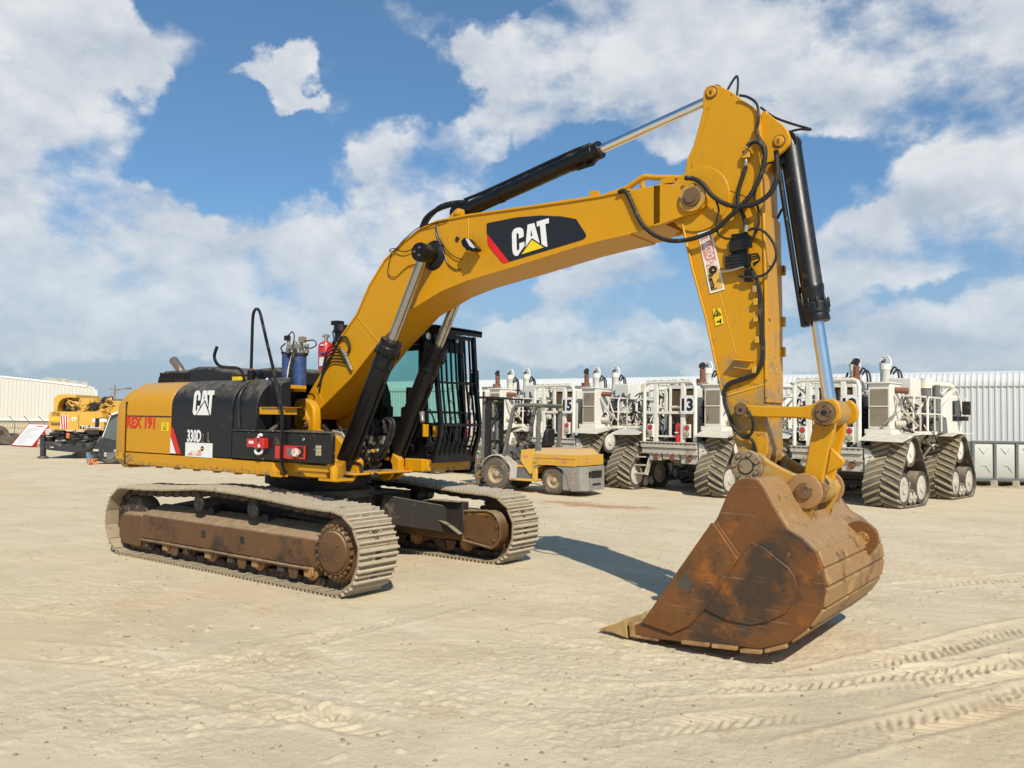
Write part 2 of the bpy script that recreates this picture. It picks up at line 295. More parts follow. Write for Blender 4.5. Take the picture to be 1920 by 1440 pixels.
# everywhere else (never in the photograph) a loose cloud field keeps the sky alive
lightv = g.n('ShaderNodeVectorMath', operation='ADD'); g.l(nv.outputs[0], lightv.inputs[0]); lightv.inputs[1].default_value = (.014, -.012, .035)
fbL = g.noise(8, 5, .60, lightv.outputs[0])
shade = g.math('MULTIPLY_ADD', g.math('SUBTRACT', fb, fbL), 2.6, g.math('MULTIPLY_ADD', fb2, .9, .12), True)
thick = g.ramp(den, .55, 1.3)
shade = g.math('SUBTRACT', shade, g.math('MULTIPLY', thick, .22), cl=True)
CK = 1.0
ccol = g.mix(shade, (4.4*CK, 5.0*CK, 5.8*CK), (7.7*CK, 7.8*CK, 7.85*CK))
hz = g.ramp(el, .26, -.02)
skyc = g.mix(1.0, sky.outputs[0], (.62, .86, 1.0), 'MULTIPLY')
skyc = g.mix(.16, skyc, (2.2, 4.2, 6.8))
skyc = g.mix(g.math('MULTIPLY', hz, .90), skyc, (3.45, 4.15, 5.05))
opac = g.math('MULTIPLY', dens, g.math('MULTIPLY_ADD', hz, -.42, .92))
fin = g.mix(opac, skyc, ccol)
bg = g.n('ShaderNodeBackground'); g.l(fin, bg.inputs[0]); bg.inputs[1].default_value = .1
wo = g.n('ShaderNodeOutputWorld'); g.l(bg.outputs[0], wo.inputs[0])
W.cycles.sampling_method = 'MANUAL'; W.cycles.sample_map_resolution = 512
sun = bpy.data.lights.new('sun', 'SUN'); sun.energy = 4.4; sun.angle = R(.53); sun.color = (1, .93, .80)
so = bpy.data.objects.new('sun', sun); COL.objects.link(so); so.rotation_euler = (-SUNV).to_track_quat('-Z', 'Y').to_euler(); so.location = (20, -20, 30)
# ---------------------------------------------------------------- ground sheet (one mesh, to the horizon)
def vnoise(x, y, seed):
    rs = np.random.RandomState(seed); tab = rs.rand(256, 256)
    xi = np.floor(x).astype(int); yi = np.floor(y).astype(int); fx = x-xi; fy = y-yi
    fx = fx*fx*(3-2*fx); fy = fy*fy*(3-2*fy); q = lambda a, b: tab[a % 256, b % 256]
    return (q(xi, yi)*(1-fx)+q(xi+1, yi)*fx)*(1-fy)+(q(xi, yi+1)*(1-fx)+q(xi+1, yi+1)*fx)*fy-.5
ruts = []   # (start, end, half width, rib pitch, depth, slant)
def rut(a, b, hw, pitch, dep, sl=0): ruts.append((Z(*a), Z(*b), hw, pitch, dep, sl))
rut((1500, 1262), (1990, 1160), .19, .095, .022, .5); rut((1560, 1320), (2000, 1228), .19, .095, .022, -.5); rut((1655, 1100), (1990, 1075), .2, .10, .012, .4); rut((1480, 1175), (1985, 1330), .12, .08, .012)
rut((330, 1290), (760, 1370), .16, .11, .020, .4); rut((-80, 1210), (640, 1255), .2, .14, .010, .3); rut((1000, 1400), (1500, 1330), .14, .09, .012, .5); rut((-100, 1120), (230, 1150), .2, .12, .008)
rut((1120, 1300), (1990, 1235), .15, .09, .020, .5); rut((1440, 1425), (1990, 1290), .16, .10, .016, -.5); rut((20, 1330), (900, 1120), .16, .10, .012, .5); rut((160, 1370), (760, 1330), .1, .1, .012, .3); rut((760, 1180), (1200, 1200), .15, .12, .007, .4); rut((1350, 1010), (1950, 1000), .2, .15, .008)
def gheight(x, y):
    d = np.hypot(x-CAMP.x, y-CAMP.y); near = np.clip(1.3-d/26, .12, 1)
    pat = np.clip(vnoise(x*.55+3, y*.7, 21)*3+.45, 0, 1)
    h = vnoise(x*.35, y*.35, 1)*.05+vnoise(x*1.1, y*1.1, 2)*.016+vnoise(x*3.1+y*.8, y*2.2, 3)*.006*near+(vnoise(x*7.7, y*7.7, 4)*.007+vnoise(x*17, y*17, 5)*.008+vnoise(x*37, y*37, 6)*.007)*near*(.3+.9*pat)
    clod = np.clip(vnoise(x*26, y*26, 18)-.30, 0, 1)*np.clip(vnoise(x*1.3, y*1.3, 19)+.1, 0, 1)*near*.16
    lump = clod+np.clip(vnoise(x*9, y*9, 8)-.28, 0, 1)*np.clip(vnoise(x*.9, y*.9, 9)+.15, 0, 1)*near; h = h+lump*.16
    for a, b, hw, pt, dep, sl in ruts:
        t = (b-a).xy; L = t.length; t.normalize(); u = (x-a.x)*t.x+(y-a.y)*t.y; w = -(x-a.x)*t.y+(y-a.y)*t.x
        w = w+vnoise(u*1.2, u*0+7., 11)*.10
        m = np.clip((hw-np.abs(w))/.05, 0, 1)*np.clip(u/.4, 0, 1)*np.clip((L-u)/.4, 0, 1)*np.clip(.5+vnoise(u*1.6, w*4, 12)*2.6, 0, 1)
        rib = np.clip(np.sin((u+vnoise(u*4, w*6, 13)*.05+np.abs(w)*sl*2)*2*np.pi/pt)*1.3, -1, 1)*(.6+vnoise(u*9, w*9, 14)*1.2)
        h = h+m*dep*(rib*.75-.25)+np.exp(-((np.abs(w)-hw-.03)/.04)**2)*dep*.6*np.clip(u/.4, 0, 1)*np.clip((L-u)/.4, 0, 1)
    dip = np.clip(1-np.hypot((x-5.6)/2.2, (y+.2)/2.0)**2, 0, 1)*.055; rim = np.exp(-((np.hypot((x-5.2)/.95, (y+.9)/.5)-1)/.22)**2)*.02*np.clip(.4+vnoise(x*7, y*7, 31)*2.5, 0, 1)
    h = h-dip+rim
    flat = 1-np.clip((np.maximum(np.abs(x)/2.7, np.abs(y)/1.9)-1)*4, 0, 1)*1.0
    return h*(1-flat*.75)-.012
def make_ground():
    va = math.atan2(FW.y, FW.x); A = np.concatenate([np.linspace(va-.60, va+.60, 820), np.linspace(va+.60, va-.60+2*math.pi, 60)[1:-1]])
    rad = np.concatenate([[.3, 1.2, 2.2], 2.6*(16/2.6)**np.linspace(0, 1, 820), 16*(900/16)**np.linspace(0, 1, 130)[1:]])
    rr, aa = np.meshgrid(rad, A, indexing='ij'); x = CAMP.x+rr*np.cos(aa); y = CAMP.y+rr*np.sin(aa); z = gheight(x, y)
    z = z-np.clip(rr-60, 0, 1e9)*.0
    nr, na = rr.shape; co = np.stack([x, y, z], -1).reshape(-1, 3)
    i = np.arange(nr-1)[:, None]*na; j = np.arange(na)[None]; j2 = (j+1) % na
    f = np.stack([i+j, i+na+j, i+na+j2, i+j2], -1).reshape(-1, 4)
    c0 = len(co); co = np.vstack([co, [[CAMP.x, CAMP.y, -.01]]])
    me = bpy.data.meshes.new('ground'); nf = len(f); tri = np.stack([np.arange(na), (np.arange(na)+1) % na, np.full(na, c0)], -1)
    me.vertices.add(len(co)); me.vertices.foreach_set('co', co.ravel()); me.loops.add(nf*4+na*3)
    me.loops.foreach_set('vertex_index', np.concatenate([f.ravel(), tri.ravel()])); me.polygons.add(nf+na)
    me.polygons.foreach_set('loop_start', np.concatenate([np.arange(nf)*4, nf*4+np.arange(na)*3]))
    me.update(calc_edges=True); me.validate(); me.shade_smooth(); return me
def ground_mat():
    m, t = nt('sandy_ground'); g = N(t); pos = g.n('ShaderNodeNewGeometry').outputs['Position']
    c = g.mix(g.noise(.5, 6, .6, pos), (.55, .445, .29), (.75, .635, .445))
    c = g.mix(g.ramp(g.noise(.17, 5, .6, pos, .4), .50, .72), c, (.64, .495, .31))
    mp = g.n('ShaderNodeMapping'); mp.inputs['Rotation'].default_value = (0, 0, -.35); mp.inputs['Scale'].default_value = (.5, 3.2, 1); g.l(pos, mp.inputs[0])
    c = g.mix(g.math('MULTIPLY', g.ramp(g.noise(.9, 6, .65, mp.outputs[0], .3), .50, .75), .55), c, (.78, .68, .50))
    c = g.mix(g.math('MULTIPLY', g.ramp(g.noise(5, 8, .7, pos), .60, .80), .5), c, (.36, .265, .145))
    c = g.mix(g.math('MULTIPLY', g.ramp(g.noise(60, 4, .6, pos), .62, .74), .55), c, (.27, .215, .145))
    c = g.mix(g.math('MULTIPLY', g.ramp(g.noise(150, 3, .6, pos), .62, .71), .35), c, (.26, .20, .12))
    c = g.mix(g.math('MULTIPLY', g.ramp(g.noise(110, 3, .6, pos), .60, .70), .5), c, (.84, .73, .54))
    c = g.mix(g.math('MULTIPLY', g.math('MULTIPLY', g.ramp(g.noise(1.1, 6, .68, pos), .53, .66), g.ramp(g.noise(13, 7, .72, pos), .40, .62)), .5), c, (.46, .33, .18))
    for px, py, rx, ry, rot in ((1130, 947, 1.6, .5, .3), (1060, 940, .9, .4, .3)):       # reddish spill on the sand
        q = Z(px, py); sb = g.n('ShaderNodeMapping'); sb.vector_type = 'TEXTURE'; sb.inputs['Location'].default_value = q; sb.inputs['Rotation'].default_value = (0, 0, rot); sb.inputs['Scale'].default_value = (rx, ry, 1); g.l(pos, sb.inputs[0])
        ln = g.n('ShaderNodeVectorMath', operation='LENGTH'); g.l(sb.outputs[0], ln.inputs[0])
        f = g.ramp(g.math('ADD', ln.outputs['Value'], g.math('MULTIPLY_ADD', g.noise(3, 6, .6, pos), 2.4, -1.2)), 1.0, .35)
        c = g.mix(g.math('MULTIPLY', f, .62), c, (.42, .19, .075))
    b = g.n('ShaderNodeBsdfPrincipled'); g.l(c, b.inputs['Base Color']); b.inputs['Roughness'].default_value = .95; b.inputs['Specular IOR Level'].default_value = .15
    h = g.math('ADD', g.math('MULTIPLY', g.noise(90, 5, .7, pos), .55), g.math('MULTIPLY', g.math('MULTIPLY', g.noise(22, 8, .75, pos), g.ramp(g.noise(.8, 4, .6, pos), .42, .60)), 1.3))
    bn = g.n('ShaderNodeBump'); bn.inputs['Strength'].default_value = .6; bn.inputs['Distance'].default_value = .03; g.l(h, bn.inputs['Height']); g.l(bn.outputs[0], b.inputs['Normal'])
    o = g.n('ShaderNodeOutputMaterial'); g.l(b.outputs[0], o.inputs[0]); return m
gme = make_ground(); gme.materials.append(ground_mat())
gr = bpy.data.objects.new('ground', gme); COL.objects.link(gr); tag(gr, kind='structure')
pb = M(); rs = random.Random(3)
pos_ = [(3.5+17*rs.random()**1.6, YAW+rs.uniform(-.6, .6)) for i in range(2600)]
px_ = np.array([CAMP.x+d*math.cos(a) for d, a in pos_]); py_ = np.array([CAMP.y+d*math.sin(a) for d, a in pos_]); pz_ = gheight(px_, py_)
for x, y, zz in zip(px_.tolist(), py_.tolist(), pz_.tolist()):
    s = rs.choice((.004, .005, .006, .009, .009, .016))*rs.uniform(.7, 1.3)
    vs = [Vector((math.cos(q)*s*rs.uniform(.6, 1.2), math.sin(q)*s*rs.uniform(.6, 1.2), 0))+Vector((x, y, zz)) for q in (0, 1.25, 2.5, 3.8, 5)]
    pb.add(vs+[Vector((x, y, zz+s*.7))], [(0, 1, 5), (1, 2, 5), (2, 3, 5), (3, 4, 5), (4, 0, 5)])
po = pb.build('pebbles', pmat('brown_pebble', (.25, .19, .125), .9, 0, .4, 30)); tag(po, kind='stuff', label='scattered small stones and crumbs on the sand', cat='pebbles')
# ================================================================= EXCAVATOR
EX = empty('excavator')
tag(EX, 'large yellow and black tracked excavator with its rusty bucket resting on the sand', 'excavator')
YB = -1.38
def PY(pts, y): return [Y(a, b, y) for a, b in pts]
def zz(pts, x0, y0, s): return [(x0+a/s, y0+b/s) for a, b in pts]
# ---------------------------------------------------------------- tracks
def belt_path(n):
    c = []
    for i in range(25): a = -math.pi/2+math.pi*i/24; c.append((2.0+.41*math.cos(a), .44+.41*math.sin(a)))
    c += [(1.5, .865), (.9, .905), (.55, .925), (0, .94), (-.35, .935), (-1.0, .885), (-1.5, .86)]
    for i in range(25): a = math.pi/2+math.pi*i/24; c.append((-1.96+.41*math.cos(a), .44+.41*math.sin(a)))
    c.append(c[0]); c = [Vector((x, 0, z)) for x, z in c]; L = [0]
    for a, b in zip(c, c[1:]): L.append(L[-1]+(b-a).length)
    out = []
    for k in range(n):
        s = L[-1]*k/n+.05
        s %= L[-1]; i = max(j for j in range(len(L)) if L[j] <= s); i = min(i, len(c)-2)
        t = (c[i+1]-c[i]).normalized(); out.append((c[i]+t*(s-L[i]), t))
    return out, L[-1]/n
NS = 54; PATH, PITCH = belt_path(NS); SW = .55
sm = M(); hl = PITCH/2
prof = [(-hl-.012, -.004), (-hl-.012, .012), (-hl+.018, .016), (-hl+.030, .046), (-hl+.045, .046), (-hl+.055, .014), (-.012, .012), (-.006, .034), (.010, .034), (.016, .012), (hl-.05, .012), (hl-.042, .042), (hl-.026, .042), (hl-.014, .008), (hl-.004, -.012), (hl-.02, -.008)]
sm.prism([V(x, -SW/2, z) for x, z in [(-hl-.012, -.004), (-hl-.012, .012), (hl-.014, .010), (hl-.002, -.010), (hl-.02, -.008)]], (0, SW, 0), 2)
for a_, h_ in ((-hl+.030, .050), (-.002, .040), (hl-.036, .048)): sm.prism([V(x, -SW/2+.004, z) for x, z in ((a_-.018, .008), (a_-.009, h_), (a_+.009, h_), (a_+.017, .008))], (0, SW-.008, 0), 0)
for sx in (-.045, .04):
    for sy in (-.075, .075): sm.cyl((sx, sy, .01), (sx, sy, .030), .012, n=6, k=0)
for sy in (-.02, ): sm.box((hl-.075, 0, .0125), (.034, .075, .006), k=1)
sm.box((-.036, 0, .0125), (.030, .06, .006), k=1)
SHOE = sm.mesh('track_shoe', [Shoe, Link, ShoeD])
def frame_at(p, t, yc):
    nrm = Vector((t.z, 0, -t.x))            # outward (path runs forward along the bottom)
    mt = Matrix.Identity(4)
    for i, v in enumerate((t, t.cross(nrm)*-1, nrm)):
        for j in range(3): mt[j][i] = v[j]
    mt.translation = Vector((p.x, yc, p.z)); return mt
def make_track(sg):
    yc = sg*1.295
    ch = M()
    for k, (p, t) in enumerate(PATH):
        mt = frame_at(p, t, yc); mi = []
        for sy in (-.09, .09):
            q = M(); q.prism([V(x, sy-.018, z) for x, z in ((-.10, -.012), (-.115, -.05), (-.09, -.085), (.03, -.098), (.10, -.085), (.115, -.05), (.10, -.012))], (0, .036, 0))
            q.cyl((.095, sy-.03, -.055), (.095, sy+.03, -.055), .03, n=8); q.xf(mt); ch.add(q.v, q.f)
        q = M(); q.cyl((.095, -.09, -.055), (.095, .09, -.055), .026, n=8); q.xf(mt); ch.add(q.v, q.f)
    tr = ch.build('crawler_track', Link, EX)
    for k, (p, t) in enumerate(PATH):
        o = bpy.data.objects.new('track_shoe', SHOE); COL.objects.link(o); o.parent = tr; mt = frame_at(p, t, yc)
        mt = mt @ Matrix.Rotation(random.uniform(-.02, .02), 4, 'Y'); o.matrix_local = mt
    yo = sg*1.50; yi = sg*1.06
    # beam between the wheels: outer face vertical, top sloping up to the middle
    m = M()
    def sect(x, zb, ze, zt, yo=yo, yi=yi): return [V(x, yo, zb), V(x, yo+sg*.0, ze), V(x, yo-sg*.04, ze+.03), V(x, yo-sg*.30, zt), V(x, yi, zt-.05), V(x, yi, zb)]
    m.loft([sect(-1.62, .24, .53, .66), sect(1.72, .24, .53, .66), sect(1.80, .24, .50, .60)])
    m.loft([sect(-2.16, .22, .44, .50), sect(-2.08, .13, .50, .58), sect(-1.66, .12, .52, .60), sect(-1.61, .2, .50, .56)])
    m.bb((-1.6, yo-sg*.02, .205), (1.62, yo+sg*.035, .235)); m.bb((-1.95, yo-sg*.05, .09), (-1.5, yo-sg*.2, .2))
    for x in (-.33, .42): m.bb((x, yo-sg*.03, .36), (x+.09, yo+sg*.004, .46), 1); 
    fr = m.build('track_frame', [TrF, DkM], tr, bev=.012)
    m = M()     # final drive: sprocket with teeth, hub cover with its ring of bolts
    m.lathe((2.0, yo-sg*.10, .44), (2.0, yo+sg*.02, .44), [(0, .33), (.3, .33), (.6, .30), (.62, .25), (1, .235)], 36)
    m.lathe((2.0, yo+sg*.015, .44), (2.0, yo+sg*.05, .44), [(0, .215), (.7, .205), (1, .17)], 32)
    for i in range(22):
        a = 2*math.pi*i/22; c = V(2.0+.262*math.cos(a), yo-sg*.005, .44+.262*math.sin(a)); m.cyl(c, c+V(0, sg*.03, 0), .017, n=6)
    for a in (.7, 2.3, 3.9, 5.5): c = V(2.0+.12*math.cos(a), yo+sg*.045, .44+.12*math.sin(a)); m.cyl(c, c+V(0, sg*.012, 0), .016, n=8)
    for i in range(23):
        a = 2*math.pi*i/23; m.box((2.0+.345*math.cos(a), yc, .44+.345*math.sin(a)), (.05, .07, .045), Matrix.Rotation(-a, 3, 'Y'))
    m.cyl((2.0, yc-.05, .44), (2.0, yc+.05, .44), .33, n=30)
    m.build('final_drive', TrF, tr)
    m = M(); m.lathe((-1.96, yc-.12, .44), (-1.96, yc+.12, .44), [(0, .25), (.05, .30), (.3, .31), (.31, .335), (.69, .335), (.7, .31), (.95, .30), (1, .25)], 30); m.build('idler_wheel', Link, tr)
    for x in (-.42, .62):
        m = M(); m.lathe((x, yc-.16, .765), (x, yc+.2*sg+.0, .765), [(0, .05), (.02, .085), (.5, .085), (.55, .10), (.75, .10), (.8, .085), (1, .08)], 18)
        m.build('carrier_roller', DkM, tr); m = M(); m.prism([V(x-.07, yc-.02, .60), V(x+.07, yc-.02, .60), V(x+.04, yc-.02, .70), V(x-.04, yc-.02, .70)], (0, -sg*.14, 0)); m.build('roller_bracket', DkM, tr)
    for k in range(8):
        x = -1.52+k*.445
        m = M(); m.lathe((x, yc-.17, .185), (x, yc+.17, .185), [(0, .085), (.1, .10), (.12, .085), (.4, .085), (.6, .085), (.88, .085), (.9, .10), (1, .085)], 16)
        for q in (-1, 1): m.box((x, yc+q*.19, .185), (.10, .05, .10)); m.box((x, yc+q*.175, .245), (.17, .05, .05)); m.cyl((x-.06, yc+q*.19, .15), (x-.06, yc+q*.19, .24), .016, n=6); m.cyl((x+.06, yc+q*.19, .15), (x+.06, yc+q*.19, .24), .016, n=6)
        m.build('track_roller', RustL if k % 2 else Link, tr, bev=.006)
    for k in (1, 4, 6):
        x = -1.30+k*.445
        for q in (-1, 1): m = M(); m.prism([V(x-.09, yc+q*.2, .22), V(x+.09, yc+q*.2, .22), V(x+.05, yc+q*.2, .10), V(x-.05, yc+q*.2, .10)], (0, q*.02, 0)); m.build('track_guide', TrF, tr)
    m = M()     # travel motor guard on the inner side
    D_ = [(869.4, 958.5), (914, 958), (926, 963), (933, 972), (939, 986.7), (938.5, 1008), (931, 1022), (922.5, 1028), (869, 1013)]
    P = PY(D_, .93); cen = sum(P, V(0, 0, 0))/len(P)
    for p in P: p.y = sg*.93
    m.prism(P, (0, sg*.16, 0), 0); Q = [cen+(p-cen)*.86 for p in P]
    for q in Q: q.y = sg*.93
    cen.y = sg*.93
    m.prism([q+V(0, -sg*.004, 0) for q in Q], (0, sg*.02, 0), 0); Q2 = [cen+(p-cen)*.80 for p in P]
    for i in (0, 1, 2, 3): m.prism([Q[i]-V(0, sg*.006, 0), Q[i+1]-V(0, sg*.006, 0), Q2[i+1]-V(0, sg*.006, 0), Q2[i]-V(0, sg*.006, 0)], (0, sg*.004, 0), 1)
    rim = [cen+(p-cen)*1.0 for p in P]; m.tube([r-V(0, sg*.01, 0) for r in rim]+[rim[0]-V(0, sg*.01, 0)], .018, 6, False, 0)
    for i in (1, 4, 6, 8): c = cen+(P[i]-cen)*.74; m.cyl(c, c-V(0, sg*.02, 0), .02, n=6, k=0)
    m.build('motor_guard', [TrF, YeD], tr, bev=.008)
    return tr
for sg in (-1, 1): make_track(sg)
# ---------------------------------------------------------------- carbody
m = M()
m.lathe((0, 0, .62), (0, 0, .90), [(0, .8), (.7, .8), (1, .70)], 40)
m.bb((-.75, -.95, .55), (.75, .95, .85))
for sx in (-1, 1):
    for sg in (-1, 1):
        a = [V(sx*.25, sg*.3, .84), V(sx*.9, sg*.3, .84), V(sx*.75, sg*.3, .48), V(sx*.25, sg*.3, .48)]
        b = [V(sx*.75, sg*1.1, .68), V(sx*1.62, sg*1.1, .64), V(sx*1.62, sg*1.1, .30), V(sx*.95, sg*1.1, .34)]
        m.loft([a, b])
L_ = PY([(700, 946), (815, 937), (868, 941), (868, 1002), (845, 984), (825, 973), (735, 973), (700, 985)], .90)
for sg in (-1, 1):
    q = [V(p.x, sg*.90, p.z) for p in L_]; m.prism(q, (0, sg*.12, 0))
    for i, j in ((0, 1), (1, 2), (4, 3), (5, 4), (6, 5)): m.bar(q[i]-V(0, sg*.03, 0), q[j]-V(0, sg*.03, 0), .09, .018)
m.build('carbody', Und, EX, bev=.015)
m = M(); m.lathe((0, 0, .88), (0, 0, 1.20), [(0, .62), (.25, .62), (.26, .68), (.55, .68), (.56, .63), (1, .63)], 48)
for i in range(40): a = 2*math.pi*i/40; m.cyl((.655*math.cos(a), .655*math.sin(a), 1.05), (.655*math.cos(a), .655*math.sin(a), 1.09), .015, n=6)
m.build('swing_bearing', Und, EX)
# ---------------------------------------------------------------- upper structure
def XS(px, py, y=YB): return Y(px, py, y).x
def ZS(px, py, y=YB): return Y(px, py, y).z
xs = XS(236, 800); xm = XS(320, 800); xt = XS(435, 790); xe = XS(622, 835); xc = XS(512, 880)
zb = ZS(512, 892.5); zt_ = ZS(512, 866)
print('upper xs', xs, xm, xt, xe, xc, zb, zt_)
m = M()
pl = [(xs, YB), (xc, YB), (xc+.03, YB+.05), (xc+.05, YB+.15), (xe-.10, YB+.15), (xe-.12, YB+.25), (xe-.62, -.60), (.42, -.50), (.42, .5), (.95, .5), (1.45, .5), (1.45, 1.36), (-.5, 1.38), (xs, 1.38)]
m.loft([[V(x, y, z) for x, y in pl] for z in (zb, zt_)])
for k in range(7): m.cyl((xs+.25+k*.42, YB+.1, zb-.025), (xs+.25+k*.42, YB+.1, zb), .05, n=10)
m.bb((xs+.1, -1.1, zb-.03), (xe-.66, 1.1, zb+.02), 1)
m.build('main_frame', [YeB, Und], EX, bev=.02)
m = M()      # sill of the right side: rounded post, lower step and bracket in front of the base plate
a = Y(628, 866, YB); b = Y(628, 892, YB); m.tube([V(xe-.16, YB+.12, zt_-.02), V(xe-.06, YB+.06, zt_+.01), V(xe-.02, YB+.06, zt_-.06), V(xe-.02, YB+.06, zb-.01)], .045, 10)
m.bb((xc+.34, YB+.03, zt_-.075), (xe-.08, YB+.16, zt_-.01)); m.prism([V(xc+.42, YB+.05, zt_-.07), V(xe-.14, YB+.05, zt_-.07), V(xe-.14, YB+.05, zb+.02), V(xc+.50, YB+.05, zb+.02)], (0, .09, 0))
m.bb((xe-.22, YB+.02, zb-.012), (xe+.03, YB+.3, zb+.012)); m.bb((xc-.02, YB-.02, zb-.005), (xc+.16, YB+.08, zb+.02))
m.build('side_step', Ye, EX, bev=.01)
# counterweight
def plan(ins, x0):
    hw = 1.40-ins; out = []
    for i in range(33):
        a = math.pi/2+math.pi*i/32; c, s_ = math.cos(a), math.sin(a); e = .68
        out.append(V(x0+abs(c)**e*(-.60+ins) if abs(c) > 1e-6 else x0, math.copysign(abs(s_)**.68, s_)*hw if abs(s_) > 1e-6 else 0, 0))
    return out
m = M(); ztop = ZS(250, 722); rings = []
for z, ins in ((zb-.02, .12), (zb+.05, .03), (zb+.12, 0), (1.75, 0), (1.95, .02), (ztop-.13, .10), (ztop-.04, .20), (ztop, .34)): rings.append([p+V(0, 0, z) for p in plan(ins, xs-.012)])
m.loft(rings); cwo = m.build('counterweight', YeB, EX, bev=.0)
m = M(); m.bb((xs-.008, YB-.006, zb+.0), (xs+.012, YB+.05, ztop-.22)); m.bb((xs-.3, -1.37, ZS(280, 780)-.012), (xs-.01, -1.30, ZS(280, 780)+.002)); m.build('seam', DkM, cwo)
m = M(); rings = []
for z, ins in ((zb-.05, .10), (zb+.07, -.006), (zb+.155, -.006)): rings.append([p+V(0, 0, z) for p in plan(ins, xs-.02)])
m.loft(rings, False); cwb = m.build('counterweight_skirt', YeD, EX)
# side skins along the right and the left: flat below, rolled over at the top
def skin(xa, xb, zlo, ztop, yb, inward, rad=.34, n=9, lean=0.02):
    pr = [(yb, zlo), (yb, ztop-rad)]
    for i in range(1, n): a = math.pi/2*i/(n-1); pr.append((yb+(rad*1.15)*(1-math.cos(a)), ztop-rad+rad*math.sin(a)))
    pr += [(yb+inward, ztop+.02), (yb+inward, zlo)]; return [[V(x, y, z) for y, z in pr] for x in (xa, xb)]
ztp = ZS(318, 717, -1.05)
m = M(); m.loft(skin(xs+.012, xm-.008, zt_+.012, ztp, YB, .6)); dr = m.build('engine_door', Ye, EX, bev=.008)
m = M(); zs_ = ZS(280, 780); m.bb((xs+.01, YB-.004, zs_-.012), (xm-.008, YB+.01, zs_+.004)); m.build('door_seam', DkM, dr)
m = M(); text(m, 'REX 191', Y(237, 802.5, YB-.004), (1, 0, 0), (0, 0, 1), .16, XS(290, 792)-XS(237, 792), .035); m.build('fleet_number', RdD, dr)
m = M(); m.bb((XS(303, 800), YB-.004, ZS(303, 808)), (XS(316, 800), YB+.001, ZS(303, 792)), 0); cx_ = XS(309.5, 800); cz_ = ZS(309, 800)
m.box((cx_, YB-.005, cz_), (.075, .003, .075), k=1); m.box((cx_, YB-.006, cz_), (.06, .003, .06), k=0); m.box((cx_, YB-.007, cz_-.01), (.022, .003, .03), k=1); m.build('warning_decal', [YlD, BkD], dr)
m = M(); m.loft(skin(xm+.004, xt-.006, zt_+.012, ztp+.01, YB, .6)); sp_ = m.build('side_panel', BkP, EX, bev=.008)
m = M()
st = zz([(535, 915), (555, 935), (610, 1118), (530, 1112)], 180, 560, 3.84)
q = PY(st, YB-.004); q[0].x = q[3].x = xm+.01; m.prism([q[0]+V(0, 0, -.0), q[1], q[2], q[2].lerp(q[3], .42), q[0].lerp(q[3], .38)], (0, .003, 0), 0)
m.prism([q[0].lerp(q[3], .42), q[2].lerp(q[3], .48), q[3]], (0, .003, 0), 1); m.build('stripe_decal', [RdD, WhD], sp_)
# lettering with a peak under the A
GLY_C = [(.46, .60), (.46, .84), (.38, .97), (.30, 1), (.16, 1), (.06, .95), (0, .85), (0, .12), (.07, .02), (.14, 0), (.27, 0), (.46, .28), (.46, .38), (.30, .38), (.30, .22), (.27, .17), (.21, .17), (.18, .22), (.18, .78), (.21, .83), (.27, .83), (.30, .78), (.30, .60)]
GLY_A = [(.50, .33), (.60, 1), (.86, 1), (1.04, .33), (.80, .63)]
GLY_A2 = [(.73, .86), (.695, .66), (.765, .66)]
GLY_T = [(.92, 1), (1.40, 1), (1.40, .82), (1.27, .82), (1.27, .0), (1.20, .06), (1.09, .24), (1.09, .82), (.92, .82)]
TRI = [(.80, .53), (.335, .0), (1.20, .0)]; TRIO = [(.80, .585), (.26, -.02), (1.285, -.02)]
def logo(m, o, xd, yd, h, kw, kt, kb, nrm, shear=.10, sx=1.0):
    for i, (gl, k, e) in enumerate(((GLY_C, kw, 1), (GLY_A, kw, 1), (GLY_A2, kb, 2), (GLY_T, kw, 1), (TRIO, kb, 2.4), (TRI, kt, 3.2))):
        m.prism([o+xd*((x*sx+y*shear)*h)+yd*(y*h)+nrm*(.0025*e) for x, y in gl], -nrm*.002, k)
m = M(); o = Y(361, 778, YB); logo(m, o, V(1, 0, 0), V(0, 0, 1), .30, 0, 0, 1, V(0, -1, 0), .10, (XS(402, 760)-XS(363, 760))/(1.45*.30)); m.build('maker_lettering', [WhD, BkD], sp_)
# lean the lettering back with the rolled top: it sits on the flat part
m = M(); text(m, '330D', Y(351, 828.5, YB-.005), (1, 0, 0), (0, 0, 1), .155, XS(377, 820)-XS(351, 820), .03); m.build('model_number', WhD, sp_)
m = M(); text(m, '2', Y(378.5, 829, YB-.005), (1, 0, 0), (0, 0, 1), .105, .045, .0); m.k = 1; text(m, 'L', Y(389.5, 829, YB-.005), (1, 0, 0), (0, 0, 1), .12, .04, .01); m.build('model_suffix', [Gry, Msh], sp_)
m = M(); m.bb(Y(347, 855.5, YB-.005), Y(399, 831.5, YB+.002), 0); 
a = Y(350, 853, YB-.007); b = Y(379, 843, YB-.007); m.prism([a, V(b.x, a.y, a.z), b, V(a.x*.6+b.x*.4, a.y, b.z-.02)], (0, .002, 0), 1); c = Y(379, 841, YB-.007); m.cyl(c, c+V(0, .003, 0), .032, n=16, k=2); m.box(c+V(0, -.002, 0), (.03, .003, .012), k=3)
m.build('rental_plate', [WhD, RdF, BkD, YlD], sp_)
